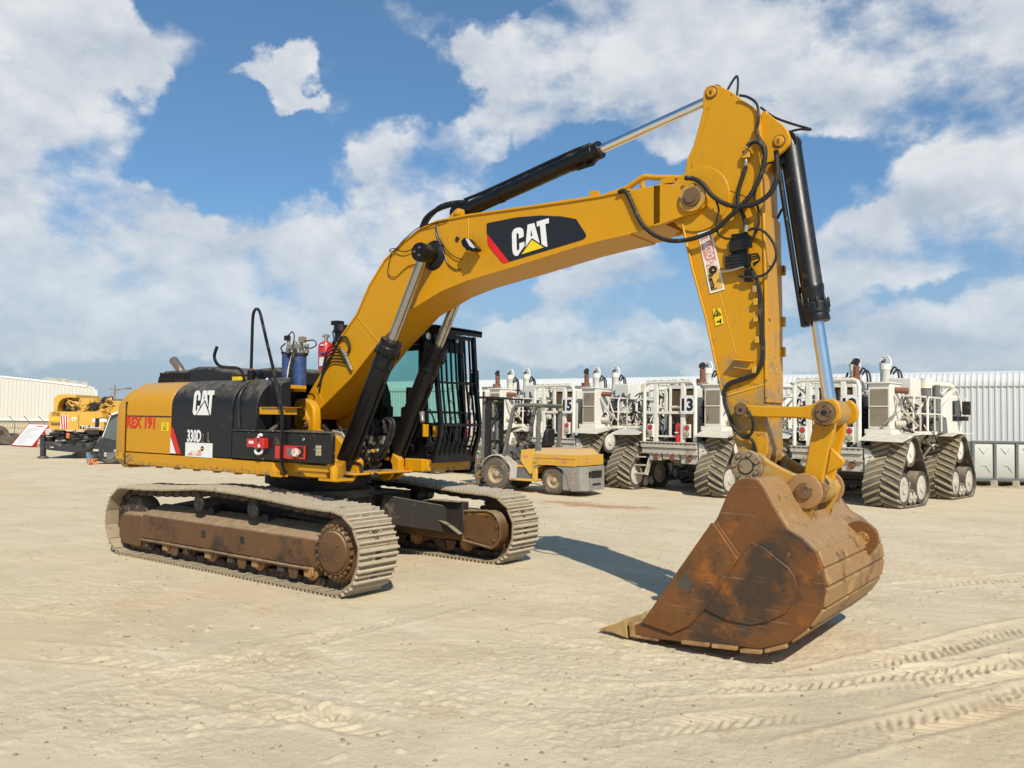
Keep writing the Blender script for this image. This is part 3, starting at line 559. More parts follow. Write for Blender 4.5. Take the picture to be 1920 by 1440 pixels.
# plastic tank with the step recess
m = M(); m.loft(skin(xt+.004, XS(478, 790), ZS(436, 811), ztp+.02, YB+.015, .50, .38))
x2 = XS(478, 780); x3 = Y(550, 760, -1.1).x; zt2 = ZS(434, 811)
m.loft(skin(x2-.02, x3-.27, zt2, ztp+.0, -1.12, .20, .12))
m.loft(skin(x2+.22, x3-.32, ZS(540, 768, -1.2), ztp-.03, -1.20, .15, .06))
m.loft([[V(x2+.1, YB+.03, zt2), V(x3-.1, YB+.03, zt2), V(x3-.1, -1.1, zt2), V(x2+.1, -1.1, zt2)], [V(x2+.25, -1.2, zt2+.16), V(x3-.05, -1.2, zt2+.16), V(x3-.05, -1.1, zt2+.2), V(x2+.25, -1.1, zt2+.2)]])
tk = m.build('plastic_tank', BkP, EX, bev=.025, seg=3)
m = M(); m.tube([Y(462, 722, YB+.12), Y(450, 740, YB+.02), Y(448, 770, YB+.012), Y(449, 803, YB+.01)], .014, 6); m.build('tank_rib', BkP, tk)
m = M()
a = Y(487, 763, -1.32); b = Y(547, 776, -1.32); m.bb((a.x, -1.33, b.z+.07), (b.x-.10, -1.1, a.z)); m.bb((a.x+.02, -1.34, b.z-.01), (a.x+.42, -1.12, b.z+.07))
for k in range(7): m.prism([V(a.x+.06+k*.05, -1.345, b.z+.05), V(a.x+.085+k*.05, -1.345, b.z+.075), V(a.x+.11+k*.05, -1.345, b.z+.05)], (0, .02, 0), 1)
m.build('yellow_step', [Ye, DkM], EX, bev=.008)
m = M(); a = Y(483, 721, -1.12); b = Y(528, 728, -1.12); m.bb((a.x, -1.16, b.z), (b.x, -.75, b.z+.045)); m.bb((a.x+.1, -1.165, b.z+.03), (b.x-.2, -1.0, b.z+.055))
a = Y(548, 726, -.8); b = Y(580, 734, -.8); m.bb((a.x, -.9, b.z), (b.x-.15, -.72, b.z+.05)); m.build('deck_plate', Ye, EX, bev=.006)
# toolbox
a = Y(434, 858.5, YB-.02); b = Y(621.5, 816, YB-.02); m = M(); tpl = [(a.x, YB-.02), (b.x, YB-.02), (b.x+.01, YB+.03), (b.x-.95, -.72), (a.x, -.62)]; m.loft([[V(x, y, z) for x, y in tpl] for z in (a.z, b.z+.01)]); m.loft([[V(x, y-.012, z) for x, y in tpl] for z in (b.z+.012, b.z+.032)]); tb = m.build('toolbox', BkC, EX, bev=.012)
m = M()
for k in range(3): c = Y(597, 838.5+k*6.5, YB-.023); m.box(c, (.085, .012, .035), k=0)
c = Y(570, 824, YB-.023); m.cyl(c, c+V(0, -.012, 0), .018, n=10, k=1); m.build('marker_light', [AmbL, Stl], tb, bev=.005)
m = M(); a = Y(465, 838, YB-.03); b = Y(483, 823, YB-.03); m.bb((a.x, YB-.05, a.z), (b.x, YB-.022, b.z), 0); a = Y(480, 840, YB-.05); b = Y(500, 821.5, YB-.05); m.bb((a.x, YB-.09, a.z), (b.x, YB-.022, b.z), 0)
a = Y(466, 832, YB-.052); b = Y(481, 827, YB-.052); m.bb((a.x, YB-.054, a.z), (b.x, YB-.04, b.z), 1); c = Y(485, 836, YB-.092); m.cyl(c, c+V(0, .01, 0), .022, n=12, k=1); c = Y(484, 825, YB-.092); m.cyl(c, c+V(0, .01, 0), .02, n=12, k=2)
m.tube([Y(480, 841, YB-.05), Y(479, 847, YB-.06), Y(483, 851, YB-.06), Y(490, 849, YB-.06), Y(493, 842, YB-.05)], .016, 8, k=1)
m.tube([Y(484, 822, YB-.04), Y(487, 816, YB-.04), Y(491, 816, YB-.04)], .02, 8, k=1); m.build('isolator_switch', [RedP, WhD, DkM], tb, bev=.006)
m = M(); a = Y(517, 859.5, YB-.03); b = Y(526, 836, YB-.03); m.bb((a.x, YB-.045, a.z), (b.x, YB-.022, b.z), 0); a = Y(531, 859, YB-.03); b = Y(573, 836.5, YB-.03)
m.bb((a.x, YB-.04, a.z), (b.x, YB-.022, b.z), 0); q = Y(539, 855, YB-.043); r = Y(550, 841, YB-.043); m.bb((q.x-.03, YB-.055, q.z-.03), (r.x+.03, YB-.038, r.z+.02), 0); m.bb((q.x, YB-.058, q.z), (r.x, YB-.05, r.z), 1)
c = Y(561, 848, YB-.04); m.lathe(c, c+V(0, -.07, 0), [(0, .03), (.4, .03), (.5, .05), (1, .045)], 14, 3); q = Y(555, 857, YB-.042); r = Y(569, 838, YB-.042); m.bb((q.x, YB-.044, q.z), (r.x, YB-.038, r.z), 2)
m.build('stop_button_box', [RedP, Gry, DkM, RdF], tb, bev=.005)
# engine hood, exhaust
m = M(); yh = -.85
def hood(pts, y0, y1, r=.1):
    P = PY(pts, y0); out = []
    n = len(P); mid = sum(p.z for p in P)/n; lo = min(p.z for p in P)
    for y, k in ((y0, 0), (y0+.06, 1), (y0+.2, 1.35), (y1-.2, 1.35), (y1-.06, 1), (y1, 0)): out.append([V(p.x, y, p.z+(k*.035 if p.z > lo+.05 else 0)) for p in P])
    m.loft(out)
hood([(293, 722), (296, 707), (304, 700), (345, 698), (365, 692), (395, 693), (420, 697), (440, 699), (452, 715), (455, 724)], yh, .5)
hood([(455, 724), (456, 705), (465, 698), (500, 694), (520, 695), (540, 700), (545, 722)], -.6, .7)
hh = m.build('engine_hood', BkP, EX, bev=.03, seg=3)
Slot = pmat('dark_louvre_opening', (.004, .004, .004), .9, 0, .1, 5)
for k in range(12): c = Y(302+(k % 8)*7.2-(2 if k > 7 else 0), 704.5 if k < 8 else 715.5, yh-.004); m = M(); m.box(c, (.05, .012, .085 if k < 8 else .05), Matrix.Rotation(.18, 3, 'Y'), 0); m.build('louvre', Slot, hh)
for k in range(5): a = Y(462+k*9, 697, -.3); m = M(); m.bar(a, a+V(.18, .5, .02), .03, .02, k=0); m.build('louvre', Slot, hh)
m = M(); c = Y(572, 716, .35); m.lathe(c+V(-.5, 0, -.1), c+V(.35, 0, -.1), [(0, .1), (.1, .2), (.85, .2), (1, .1)], 20); c2 = Y(585, 708, .2); m.build('air_cleaner_cover', BkP, EX)
m = M(); m.tube([Y(342, 705, -.45), Y(338, 693, -.45), Y(331, 683, -.45), Y(325, 675, -.45)], .062, 14); m.cyl(Y(326, 676, -.45), Y(325, 674.5, -.45), .05, n=12, k=1); m.build('exhaust_pipe', [ExS, DkM], EX)
# handrails
m = M(); m.tube([Y(470, 722, -1.05), Y(471, 690, -1.05), Y(472.5, 640, -1.05), Y(474, 597, -1.05), Y(477, 583, -1.06), Y(482, 579, -1.08), Y(487, 585, -1.1), Y(491, 600, -1.12), Y(500, 640, -1.2), Y(513, 695, -1.3), Y(522, 745, -1.38), Y(529, 775, -1.42), Y(529, 815, -1.43), Y(527.5, 858, -1.43), Y(528, 868, -1.43), Y(535, 891, YB-.02)], .0185, 8, sub=4); c = Y(470, 722, -1.05); m.cyl(c, c+V(0, 0, .18), .045, n=10); m.cyl(c+V(0, 0, .17), c+V(0, 0, .2), .032, n=10, k=1); m.build('handrail', [Bk, RstP], EX)
m = M(); m.tube([Y(458, 724, -1.15), Y(457.5, 708, -1.15), Y(453, 696, -1.15), Y(444, 690, -1.15), Y(428, 689, -1.15), Y(413, 687, -1.15), Y(404.5, 678, -1.15), Y(402, 666, -1.15), Y(407, 650, -1.15)], .02, 8, sub=4); m.build('handrail', Bk, EX)
m = M(); a = Y(441, 718, -.95); b = Y(456, 705, -.95); m.bb((a.x, -1.0, a.z), (b.x, -.9, b.z), 0); m.bb((a.x-.01, -1.01, b.z), (b.x+.01, -.89, b.z+.02), 1); 
for k in range(5): c = Y(418+k*5, 720, -1.02); m.cyl(c, c+V(0, 0, .03), .022, n=8, k=0)
m.build('filler_cap_box', [YlD, DkM], EX, bev=.005)
m = M(); c = Y(503, 719, -1.0); m.sphere(c, .055, 12, 0); m.sphere(c+V(.01, -.02, .045), .022, 8, 1); m.tube([c+V(-.1, 0, -.02), c+V(-.05, 0, .07), c+V(.06, 0, .05)], .008, 6, k=0); m.build('fuel_cap', [Bk, WhD], EX)
# greasing pumps in blue drums
m = M(); yl = -.72
a = Y(560.5, 727, yl); b = Y(561.5, 664, yl); m.lathe(a, b, [(0, .086), (.97, .086)], 20, 0); m.lathe(b-V(0, 0, .015), b+V(0, 0, .012), [(0, .105), (1, .105)], 20, 1)
a = Y(538, 723, yl+.08); b = Y(538.5, 662, yl+.08); m.lathe(a, b, [(0, .065), (1, .065)], 18, 0); m.lathe(b-V(0, 0, .01), b+V(0, 0, .012), [(0, .075), (1, .075)], 18, 1); gp = m.build('grease_drum', [BluP, DkM], EX)
m = M()
for px, top in ((541, 628), (565, 630), (553, 640), (575, 645)):
    c = Y(px, 662, yl+.03); t = Y(px, top, yl+.03); m.lathe(c, t, [(0, .03), (.3, .032), (.32, .022), (.7, .022), (.72, .03), (.9, .03), (1, .018)], 12, 0)
m.box(Y(553, 650, yl), (.26, .05, .05), k=0); m.box(Y(567, 637, yl), (.08, .06, .07), k=0); m.box(Y(538, 634, yl), (.05, .05, .06), k=1)
m.tube([Y(540, 630, yl), Y(548, 622, yl), Y(552, 632, yl), Y(547, 655, yl-.05)], .008, 6, k=1); m.tube([Y(570, 640, yl), Y(588, 638, yl), Y(593, 647, yl), Y(582, 653, yl), Y(570, 651, yl)], .008, 6, k=1)
m.tube([Y(530, 660, yl), Y(527, 652, yl), Y(535, 644, yl)], .009, 6, k=1); m.tube([Y(552, 655, yl-.1), Y(547, 680, yl-.12), Y(543, 705, yl-.12), Y(537, 724, yl-.1)], [.022, .018], 8, k=1); m.tube([Y(548, 664, yl-.1), Y(541, 690, yl-.1), Y(538, 722, yl-.1)], .008, 6, k=2)
m.build('grease_pump', [Stl, Rub, WhD], gp)
# fire suppression bottle and pre-cleaner behind the boom foot
m = M(); yf = .35; a = Y(611, 742, yf); b = Y(611, 640, yf); m.lathe(a, b, [(0, .10), (.04, .105), (.90, .105), (.96, .09), (1, .04)], 20, 0); t = b+V(0, 0, .10); m.cyl(b, t, .025, n=10, k=1); m.box(t-V(0, 0, .03), (.12, .03, .03), k=1)
c = Y(608, 662, yf-.107); m.box(c, (.13, .012, .02), k=3); c = Y(604, 678, yf-.104); m.box(c, (.10, .016, .12), k=2); c = Y(604, 647, yf-.104); m.box(c, (.05, .016, .02), k=2); m.build('extinguisher_bottle', [RedP, Stl, WhD, BluP], EX)
m = M(); a = Y(640, 720, .45); b = Y(640, 610, .45); m.lathe(a, b, [(0, .06), (.55, .06), (.6, .09), (.86, .09), (.88, .11), (1, .10)], 16); m.box(Y(633, 606, .45), (.14, .12, .06)); m.tube([Y(628, 640, .4), Y(624, 622, .4), Y(632, 618, .4), Y(640, 626, .38)], .01, 6, k=1); m.build('air_intake', [Bk, Rub], EX, bev=.01)
# left side of the machine (seen only from other positions)
m = M(); m.loft([[V(p.x, -p.y, p.z) for p in r] for r in skin(xs+.012, -.55, zt_+.012, ztp, YB, .6)]); m.build('engine_door', Ye, EX, bev=.008)
m = M(); m.bb((xs+.02, -.8, zt_+.01), (-.15, .82, ztp-.03)); m.build('engine_housing', Und, EX)
# ================================================================= BOOM, STICK, BUCKET, CAB
yb = -.265
def plate(pts, y0, th, m, k=None):
    m.prism(PY(pts, y0), (0, th, 0), k)
def mir(m0):   # mirrored twin across the machine's middle
    q = M(); q.v = [(x, -y, z) for x, y, z in m0.v]; q.f = list(m0.f); q.m = list(m0.m); return q
# foot bracket
FB = [(551, 753), (555, 748), (570, 747), (581, 753), (587.5, 765), (589, 790), (588, 812), (575, 812), (551.7, 804), (549.8, 797)]
for sg in (-1, 1):
    m = M(); P = [V(p.x, sg*.42, p.z) for p in PY(FB, -.42)]
    m.prism(P, (0, -sg*.13, 0)); m.prism([V(P[8].x, sg*.42, P[8].z+.0), V(P[6].x+.04, sg*.42, P[6].z), V(P[6].x+.04, sg*.42, zt_), V(P[8].x-.05, sg*.42, zt_)], (0, -sg*.13, 0))
    br = m.build('boom_foot_bracket', Ye, EX, bev=.03, seg=3)
    m = M(); kp = PY([(561, 763), (565, 760), (570, 764), (579, 787), (578, 799), (572, 801), (566, 796), (560, 775)], -.435)
    m.prism([V(p.x, sg*.445, p.z) for p in kp], (0, -sg*.03, 0), 0); c = kp[5].lerp(kp[3], .5); c.y = sg*.445; m.cyl(c, c+V(0, sg*.03, 0), .05, n=14, k=1); m.cyl(c+V(0, sg*.03, 0), c+V(0, sg*.04, 0), .02, n=8, k=1)
    c = kp[0].lerp(kp[2], .5); c.y = sg*.445; m.cyl(c, c+V(0, sg*.02, 0), .022, n=6, k=0); m.build('pin_keeper', [Ye, PinM], br, bev=.006)
# boom
TOP = [(572, 752), (575, 744), (607, 690), (640, 632), (670, 590), (694, 535), (722.5, 488), (755, 456), (787.5, 431), (820, 415), (877, 404), (966, 391.5), (1060, 378.5), (1129, 367.5), (1181.5, 356), (1238, 346)]
BOT = [(1238, 417), (1194, 436), (1181.5, 438), (1129, 450), (1076, 464), (966, 498.6), (877, 525), (828, 545), (787.5, 570), (767, 582), (710, 643), (660, 707), (612, 755), (590, 777), (578, 786)]
m = M(); P = PY(TOP+BOT, yb); m.prism(P, (0, -2*yb, 0))
def flange(pts, off, th, w0, w1):
    P = PY(pts, yb); rings = []
    for i, p in enumerate(P):
        t = (P[min(i+1, len(P)-1)]-P[max(i-1, 0)]).normalized(); n = V(-t.z, 0, t.x)
        rings.append([V(p.x, w0, p.z)+n*(off), V(p.x, w0, p.z)+n*(off+th), V(p.x, w1, p.z)+n*(off+th), V(p.x, w1, p.z)+n*off])
    return rings
m.loft(flange(TOP[2:15], -.012, .024, yb-.016, -yb+.016)); m.loft(flange(BOT[2:14], -.012, .024, yb-.016, -yb+.016))
for a, b in (((783, 545), (783, 430)), ):
    pass
EAR = [(1225, 348), (1238, 345), (1262, 346), (1291, 348), (1310, 351), (1322, 362), (1325, 374), (1320, 388), (1306, 398), (1283, 405), (1238, 421), (1225, 425)]
for y0 in (yb, -yb-.05): m.prism([V(p.x, y0, p.z) for p in PY(EAR, yb)], (0, .05, 0))
for (a, b) in (((878, 406), (877, 523)), ((668, 592), (708, 640)), ((590, 727), (605, 752))):     # weld seams of the side plates
    m.bar(Y(*a, yb-.001), Y(*b, yb-.001), .016, .008, (0, 1, 0))
boom = m.build('boom', Ye, EX, bev=.008)
m = M(); a = Y(1298, 370, yb-.02); m.lathe(a+V(0, -.035, 0), V(a.x, .30, a.z), [(0, .085), (.03, .09), (.97, .09), (1, .085)], 24, 0); m.lathe(a+V(0, -.05, 0), a+V(0, -.03, 0), [(0, .06), (1, .062)], 8, 1); m.lathe(a+V(0, -.012, 0), a+V(0, .02, 0), [(0, .13), (1, .13)], 28, 2); m.build('pivot_pin', [PinM, PinM, YeD], boom)
# logo plate on the boom
z5 = lambda pts: PY(zz(pts, 880, 370, 8), yb-.004)
m = M()
OUT = [(258, 400), (275, 385), (700, 300), (1050, 272), (1380, 285), (1560, 318), (1600, 325), (1740, 540), (1752, 580), (1735, 610), (1700, 635), (600, 965), (258, 540)]
m.prism(z5(OUT), (0, .003, 0), 0); m.prism(z5([(262, 545), (598, 967), (540, 990), (500, 985), (470, 960), (285, 735), (272, 700)]), (0, .003, 0), 1)
def zl(pts, k, e): m.prism([p-V(0, .0015*e, 0) for p in z5(pts)], (0, .0012, 0), k)
zl([(640, 540), (660, 490), (700, 460), (760, 452), (800, 470), (815, 520), (815, 590), (745, 620), (742, 550), (725, 535), (706, 550), (712, 770), (722, 800), (742, 795), (752, 770), (750, 690), (825, 665), (828, 730), (770, 810), (730, 875), (690, 880), (660, 850), (645, 780)], 2, 1)
zl([(875, 410), (975, 385), (1056, 690), (940, 612), (842, 745)], 2, 1); zl([(930, 485), (948, 575), (920, 582)], 0, 2)
zl([(1010, 365), (1192, 312), (1195, 385), (1140, 402), (1172, 735), (1155, 745), (1085, 705), (1060, 425), (1015, 440)], 2, 1)
zl([(942, 612), (1150, 752), (765, 870)], 0, 2.2); zl([(942, 640), (1118, 752), (785, 856)], 3, 3)
m.build('logo_plate', [BkD, RdD, WhD, YlD], boom)
# work lamp on the boom
z6 = lambda x, y, yy: Y(760+x/9.6, 400+y/9.6, yy)
m = M(); A_ = [(1000, 500), (1050, 440), (1090, 440), (1250, 620), (1240, 660), (1120, 680), (1020, 580)]; yy = yb-.16
P = [z6(a, b, yy) for a, b in A_]; m.prism(P, (0, .12, 0), 0); Q = [z6(a, b, yy-.004) for a, b in ((1075, 450), (1130, 460), (1245, 610), (1225, 635), (1150, 590))]; m.prism(Q, (0, .008, 0), 1)
a = z6(1120, 690, yy+.1); m.prism([z6(1100, 690, yb-.16), z6(1160, 665, yb-.16), z6(1310, 700, yb-.02), z6(1230, 720, yb-.02)], (0, 0, -.012), 2); m.bar(z6(1270, 560, yb-.01), z6(1300, 700, yb-.01), .03, .012, (0, 1, 0), 2)
m.build('work_lamp', [Bk, ClrL, Ye], boom, bev=.01)
m = M()
def wire(pts, r=.006, y=yb-.018, k=0, f=z6): m.tube([f(a, b, y-(i % 2)*.004) for i, (a, b) in enumerate(pts)], r, 6, k=k)
wire([(560, 190), (585, 330), (640, 480), (720, 630), (800, 720), (900, 790), (1010, 830)]); wire([(550, 200), (560, 380), (660, 620), (720, 790), (780, 930), (900, 1010), (1000, 1010)], y=yb-.008); wire([(560, 170), (640, 150), (760, 120)])
zA = lambda x, y, yy: Y(560+x/2.4615, 330+y/2.4615, yy)
wire([(640, 215), (560, 235), (490, 290), (440, 345), (418, 345), (440, 335), (490, 350), (560, 318)], .006, yb-.03, 0, zA); wire([(430, 350), (412, 430), (420, 462), (450, 465), (500, 420), (545, 405)], .005, yb-.012, 0, zA)
m.build('lamp_wiring', Bk, boom)
m = M(); c = z6(935, 465, yb-.004); m.box(c, (.05, .012, .05), Matrix.Rotation(.6, 3, 'Y')); m.build('bare_bracket_stud', DkM, boom)
# steel grease lines with their block low on the boom side
m = M()
for k in range(6):
    a = Y(612+k*1.2, 660+k*4.5, yb-.02); b = Y(630+k*2.8, 648+k*6.2, yb-.03); c = Y(640+k*3, 655+k*6, yb-.03); d = Y(650+k*2, 668+k*5.2, yb-.03)
    m.tube([Y(600-k, 720+k, yb-.01), a, b, c], .008, 6, k=0); m.tube([c, d], .016, 8, False, k=1); m.cyl(c.lerp(d, .4), c.lerp(d, .6), .022, n=8, k=1)
m.tube([Y(634, 640, yb-.02), Y(648, 632, yb-.03), Y(656, 650, yb-.03), Y(652, 662, yb-.03)], .014, 8, k=0); m.tube([Y(598, 735, yb-.015), Y(606, 700, yb-.015), Y(622, 668, yb-.015), Y(640, 630, yb-.015)], .012, 6, k=0)
m.build('grease_line_block', [Rub, Stl], boom)
# pipes along the boom's top
m = M()
for y0 in (-.16, .16):
    m.tube([Y(1129, 366, yb)+V(0, y0-yb, .02), Y(1165, 354, yb)+V(0, y0-yb, .03), Y(1205, 337, y0)+V(0, 0, .02), Y(1228, 333, y0)+V(0, 0, 0), Y(1280, 334, y0)], .028, 10, sub=4)
    m.tube([Y(1000, 386, yb)+V(0, y0-yb, .02), Y(1129, 366, yb)+V(0, y0-yb, .02)], .024, 8)
m.box(Y(1252, 340, yb+.06), (.12, .06, .05)); m.box(Y(1115, 366, yb+.05), (.08, .06, .08)); m.build('hydraulic_pipe', Ye, boom)
m = M()
for y0, o in ((-.06, 0), (.04, 4)): m.tube([Y(790+o, 428, y0), Y(800+o, 408, y0), Y(822+o, 392-o, y0), Y(850, 383-o*.5, y0), Y(876, 379, y0)], .03, 10)
m.build('hydraulic_hose', Bk, boom)
# cylinders
def ram(name, a, b, g, rb, rr, rg, par, chrome, ends=(.09, .09), paint=Bk):
    """barrel a..g, rod g..b"""
    m = M(); t = (g-a).normalized(); m.lathe(a-t*.02, g, [(0, rb*.9), (.03, rb), (.80, rb), (.805, rb*1.06), (.83, rb*1.06), (.84, rb), (.90, rb), (.905, rg), (.955, rg), (.96, rg*.9), (.99, rg*.95), (1, rg*.9)], 28)
    for i in range(10):
        u = t.orthogonal().normalized(); w = t.cross(u); q = 2*math.pi*i/10; c = g-t*.16+(u*math.cos(q)+w*math.sin(q))*rg*.99; m.cyl(c-t*.04, c+t*.05, .012, n=6)
    m.cyl(a+V(0, -ends[0]*.9, 0), a+V(0, ends[0]*.9, 0), ends[0], n=20)
    o = m.build(name, paint, par, bev=.004)
    m = M(); m.cyl(g-t*.1, b, rr, n=24); m.build('rod', chrome, o)
    m = M(); m.cyl(b+V(0, -ends[1]*.9, 0), b+V(0, ends[1]*.9, 0), ends[1], n=20); m.build('rod_eye', paint, o, bev=.01)
    return o
for sg in (-1, 1):
    yc = .41; a = Y(642, 882, -yc); b = Y(797, 475, -yc); gl = a.lerp(b, .615)
    a.y = b.y = gl.y = sg*yc
    bc = ram('boom_cylinder', a, b, gl, .118, .058, .138, EX, ChrW, (.10, .10))
    m = M(); m.lathe(V(b.x, sg*.25, b.z), V(b.x, sg*.53, b.z), [(0, .19), (.22, .125), (.24, .105), (.9, .11), (1, .10)], 24, 0)
    for i in range(3): c = V(b.x+.05*math.cos(i*2.09+1), sg*.53, b.z+.05*math.sin(i*2.09+1)); m.cyl(c, c+V(0, sg*.012, 0), .017, n=6, k=1)
    m.build('pin_boss', [Bk, PinM], bc)
    m = M(); t = (gl-a).normalized(); n = V(t.z, 0, -t.x)
    m.tube([a+t*.25+n*.14, a+t*.8+n*.135, a+t*1.25+n*.14], .02, 8); m.tube([a+t*.42+V(0, -sg*.0, 0)+n*.12, a+t*.42+n*.2+V(0, .03, 0), a+t*.40+n*.22], .007, 6)
    m.build('cylinder_pipe', Bk, bc)
a = Y(862, 400, 0); b = Y(1345, 181, 0); gl = a.lerp(b, .6); scy = ram('stick_cylinder', a, b, gl, .088, .047, .10, EX, Chr)
m = M(); t = (gl-a).normalized(); n = V(-t.z, 0, t.x); m.tube([a+t*.1+n*.13, a+t*.5+n*.115, a+t*1.5+n*.115, gl-t*.12+n*.1], .02, 8); m.tube([gl-t*.3-n*.11+V(0, -.03, 0), gl-t*.1-n*.13+V(0, -.03, 0)], .02, 8)
for q in (.3, .8): m.lathe(a+t*(gl-a).length*q, a+t*((gl-a).length*q+.05), [(0, .094), (1, .094)], 20)
m.build('cylinder_pipe', Bk, scy)
m = M()
for y0 in (-.14, .09):
    m = M(); plate([(836, 414), (850, 396), (858, 390), (866, 392), (868, 410)], y0, .05, m)
    if y0 < 0: c = Y(857, 399, -.15); m.cyl(c+V(0, .02, 0), c+V(0, -.01, 0), .045, n=14); m.cyl(c+V(0, -.005, 0), c+V(0, -.02, 0), .03, n=8)
    m.build('cylinder_bracket', Ye, boom, bev=.006)
# stick
ys = -.205
LEFT = [(1317.5, 206), (1307.5, 245), (1299, 275), (1290, 294), (1286.5, 304), (1284, 327), (1281, 370), (1279.5, 410), (1300, 502), (1325, 592), (1347.5, 695), (1357.5, 742), (1374, 814), (1385, 853), (1380, 872), (1384, 888), (1398, 897), (1420, 894)]
RIGHT = [(1440, 842), (1437, 790), (1435, 750), (1434, 680), (1433.5, 560), (1431, 420), (1428.5, 340), (1426, 240), (1422, 212), (1412, 200), (1372, 173)]
m = M(); m.prism(PY(LEFT+RIGHT, ys), (0, -2*ys, 0))
NOSE = [(1317.5, 208), (1317, 190), (1319, 172), (1324, 163), (1332, 159), (1342, 159), (1352, 162), (1374, 173), (1374, 200)]
for y0 in (ys, -ys-.06): m.prism([V(p.x, y0, p.z) for p in PY(NOSE, ys)], (0, .06, 0))
rings = flange([(a, b) for a, b in LEFT[7:12]], -.008, .022, ys-.03, -ys+.03); 
def flange2(pts, y, off, th, w):
    P = PY(pts, y); rings = []
    for i, p in enumerate(P):
        t = (P[min(i+1, len(P)-1)]-P[max(i-1, 0)]).normalized(); n = V(t.z, 0, -t.x)
        rings.append([V(p.x, -w, p.z)+n*off, V(p.x, -w, p.z)+n*(off+th), V(p.x, w, p.z)+n*(off+th), V(p.x, w, p.z)+n*off])
    return rings
m.loft(flange2(LEFT[7:12], ys, -.004, .022, -ys+.024))
m.loft(flange2([(1430, 400), (1433.5, 560), (1434, 680), (1435, 755)], ys, -.02, .024, -ys+.012))
stick = m.build('stick', YeS, EX, bev=.008)
m = M()          # reinforcing plate along the upper side and the pivot boss
plate([(1331, 200), (1355, 180), (1366, 178), (1420, 208), (1424, 300), (1427, 380), (1300, 330), (1296, 305), (1308, 275)], ys-.006, .006, m)
c = Y(1298+12, 374, ys); m.lathe(c+V(0, -.015, 0), c+V(0, .01, 0), [(0, .30), (1, .31)], 40)
m.build('side_plate', YeS, stick, bev=.006)
m = M()
for y0 in (-.155, .115): plate([(1440, 212), (1452, 222), (1466, 232), (1476, 243), (1481, 256), (1480, 270), (1471, 281), (1458, 291), (1446, 303), (1436, 318), (1428, 300), (1427, 215)], y0, .045, m) if y0 < 0 else m.prism([V(p.x, y0, p.z) for p in PY([(1440, 212), (1452, 222), (1466, 232), (1476, 243), (1481, 256), (1480, 270), (1471, 281), (1458, 291), (1446, 303), (1436, 318), (1428, 300), (1427, 215)], -.155)], (0, .04, 0))
m.bar(Y(1433, 208, -.155)+V(0, .03, 0), Y(1431, 320, -.155)+V(0, .03, 0), .05, .05, (0, 1, 0))
ek = m.build('cylinder_ear', Ye, stick, bev=.008)
for q, nm in (((1461, 265), -.155), ((1334, 174), ys)):
    m = M(); c = Y(*q, nm); m.lathe(c+V(0, -.02, 0), c+V(0, .05-2*nm, 0), [(0, .040), (.01, .046), (.99, .046), (1, .040)], 20, 0); m.lathe(c+V(0, -.006, 0), c, [(0, .058), (1, .058)], 20, 1); m.box(c+V(.0, -.022, 0), (.02, .006, .035), k=1); m.build('ear_pin', [Ye, PinM], stick)
# hose clips and welded lugs
zb_ = lambda x, y, yy: Y(1220+x/4, 420+y/4, yy)
for x, y in ((785, 490), (790, 585), (790, 710), (800, 870), (780, 1095)): m = M(); m.box(zb_(x, y, ys-.02), (.04, .05, .06)); m.build('hose_clip', YeD, stick, bev=.005)
m = M(); plate([(1378, 672), (1410, 677), (1407, 694), (1374, 690)], ys-.055, .05, m); m.box(Y(1392, 676, ys-.05), (.19, .09, .012), Matrix.Rotation(.12, 3, 'Y')); m.build('welded_bracket', YeS, stick, bev=.004)
xf = Y(1434, 560, ys).x
for x, y in ((885, 705), (890, 295), (895, 1100), (940, 1105), (900, 1295), (960, 1300)):
    c = X(1220+x/4, 420+y/4, xf+.012); m = M(); m.box(c, (.03, .05, .05)); m.build('hose_clip', YeD, stick, bev=.005)
for x, y in ((962, 350), (965, 735), (965, 960)): c = zb_(x, y, -ys); m = M(); m.box(V(xf+.01, -ys+.015, c.z), (.06, .05, .09)); m.build('hose_clip', YeD, stick, bev=.005)
m = M(); c = Y(1400, 285, ys-.02); m.box(Y(1400, 290, ys-.03), (.07, .06, .07), k=0); m.cyl(Y(1400, 283, ys-.035), Y(1401, 275, ys-.035), .016, n=8, k=1); m.cyl(Y(1399, 297, ys-.035), Y(1398.5, 312, ys-.035), .018, n=8, k=1); m.build('hose_tee', [YeD, Stl], stick, bev=.006)
# decals on the stick
zd = lambda pts, e=0: PY(zz(pts, 1220, 420, 4), ys-.008-e)
m = M(); m.prism(zd([(352, 70), (455, 40), (556, 490), (445, 522)]), (0, .002, 0), 0); m.prism(zd([(364, 82), (447, 58), (500, 300), (415, 325)], .0015), (0, .001, 0), 1); m.prism(zd([(418, 332), (500, 306), (543, 480), (455, 506)], .0015), (0, .001, 0), 2)
a = zd([(425, 400)], .003)[0]; q = zd([(400, 88), (455, 300)], .003); dv = (q[1]-q[0]).normalized(); up = V(dv.z*-1, 0, dv.x)*-1
up = V(-dv.z, 0, dv.x); 
text(m, 'TRAKTIO C', q[0]-up*.03+dv*.0, dv, up, .075, (q[1]-q[0]).length, .02, 0, .001)
q = zd([(463, 370), (492, 485)], .003); text(m, 'Rental', q[0]-up*.05, dv, up, .055, (q[1]-q[0]).length, .03, 3, .001)
c = zd([(466, 345)], .003)[0]; m.cyl(c, c+V(0, .001, 0), .04, n=20, k=3); m.prism(zd([(458, 350), (478, 350), (468, 335)], .0045), (0, .001, 0), 2)
m.build('rental_sticker', [WhD, RdF, YeF, BkD], stick)
m = M(); m.prism(zd([(465, 640), (525, 630), (548, 745), (486, 765)]), (0, .002, 0), 0)
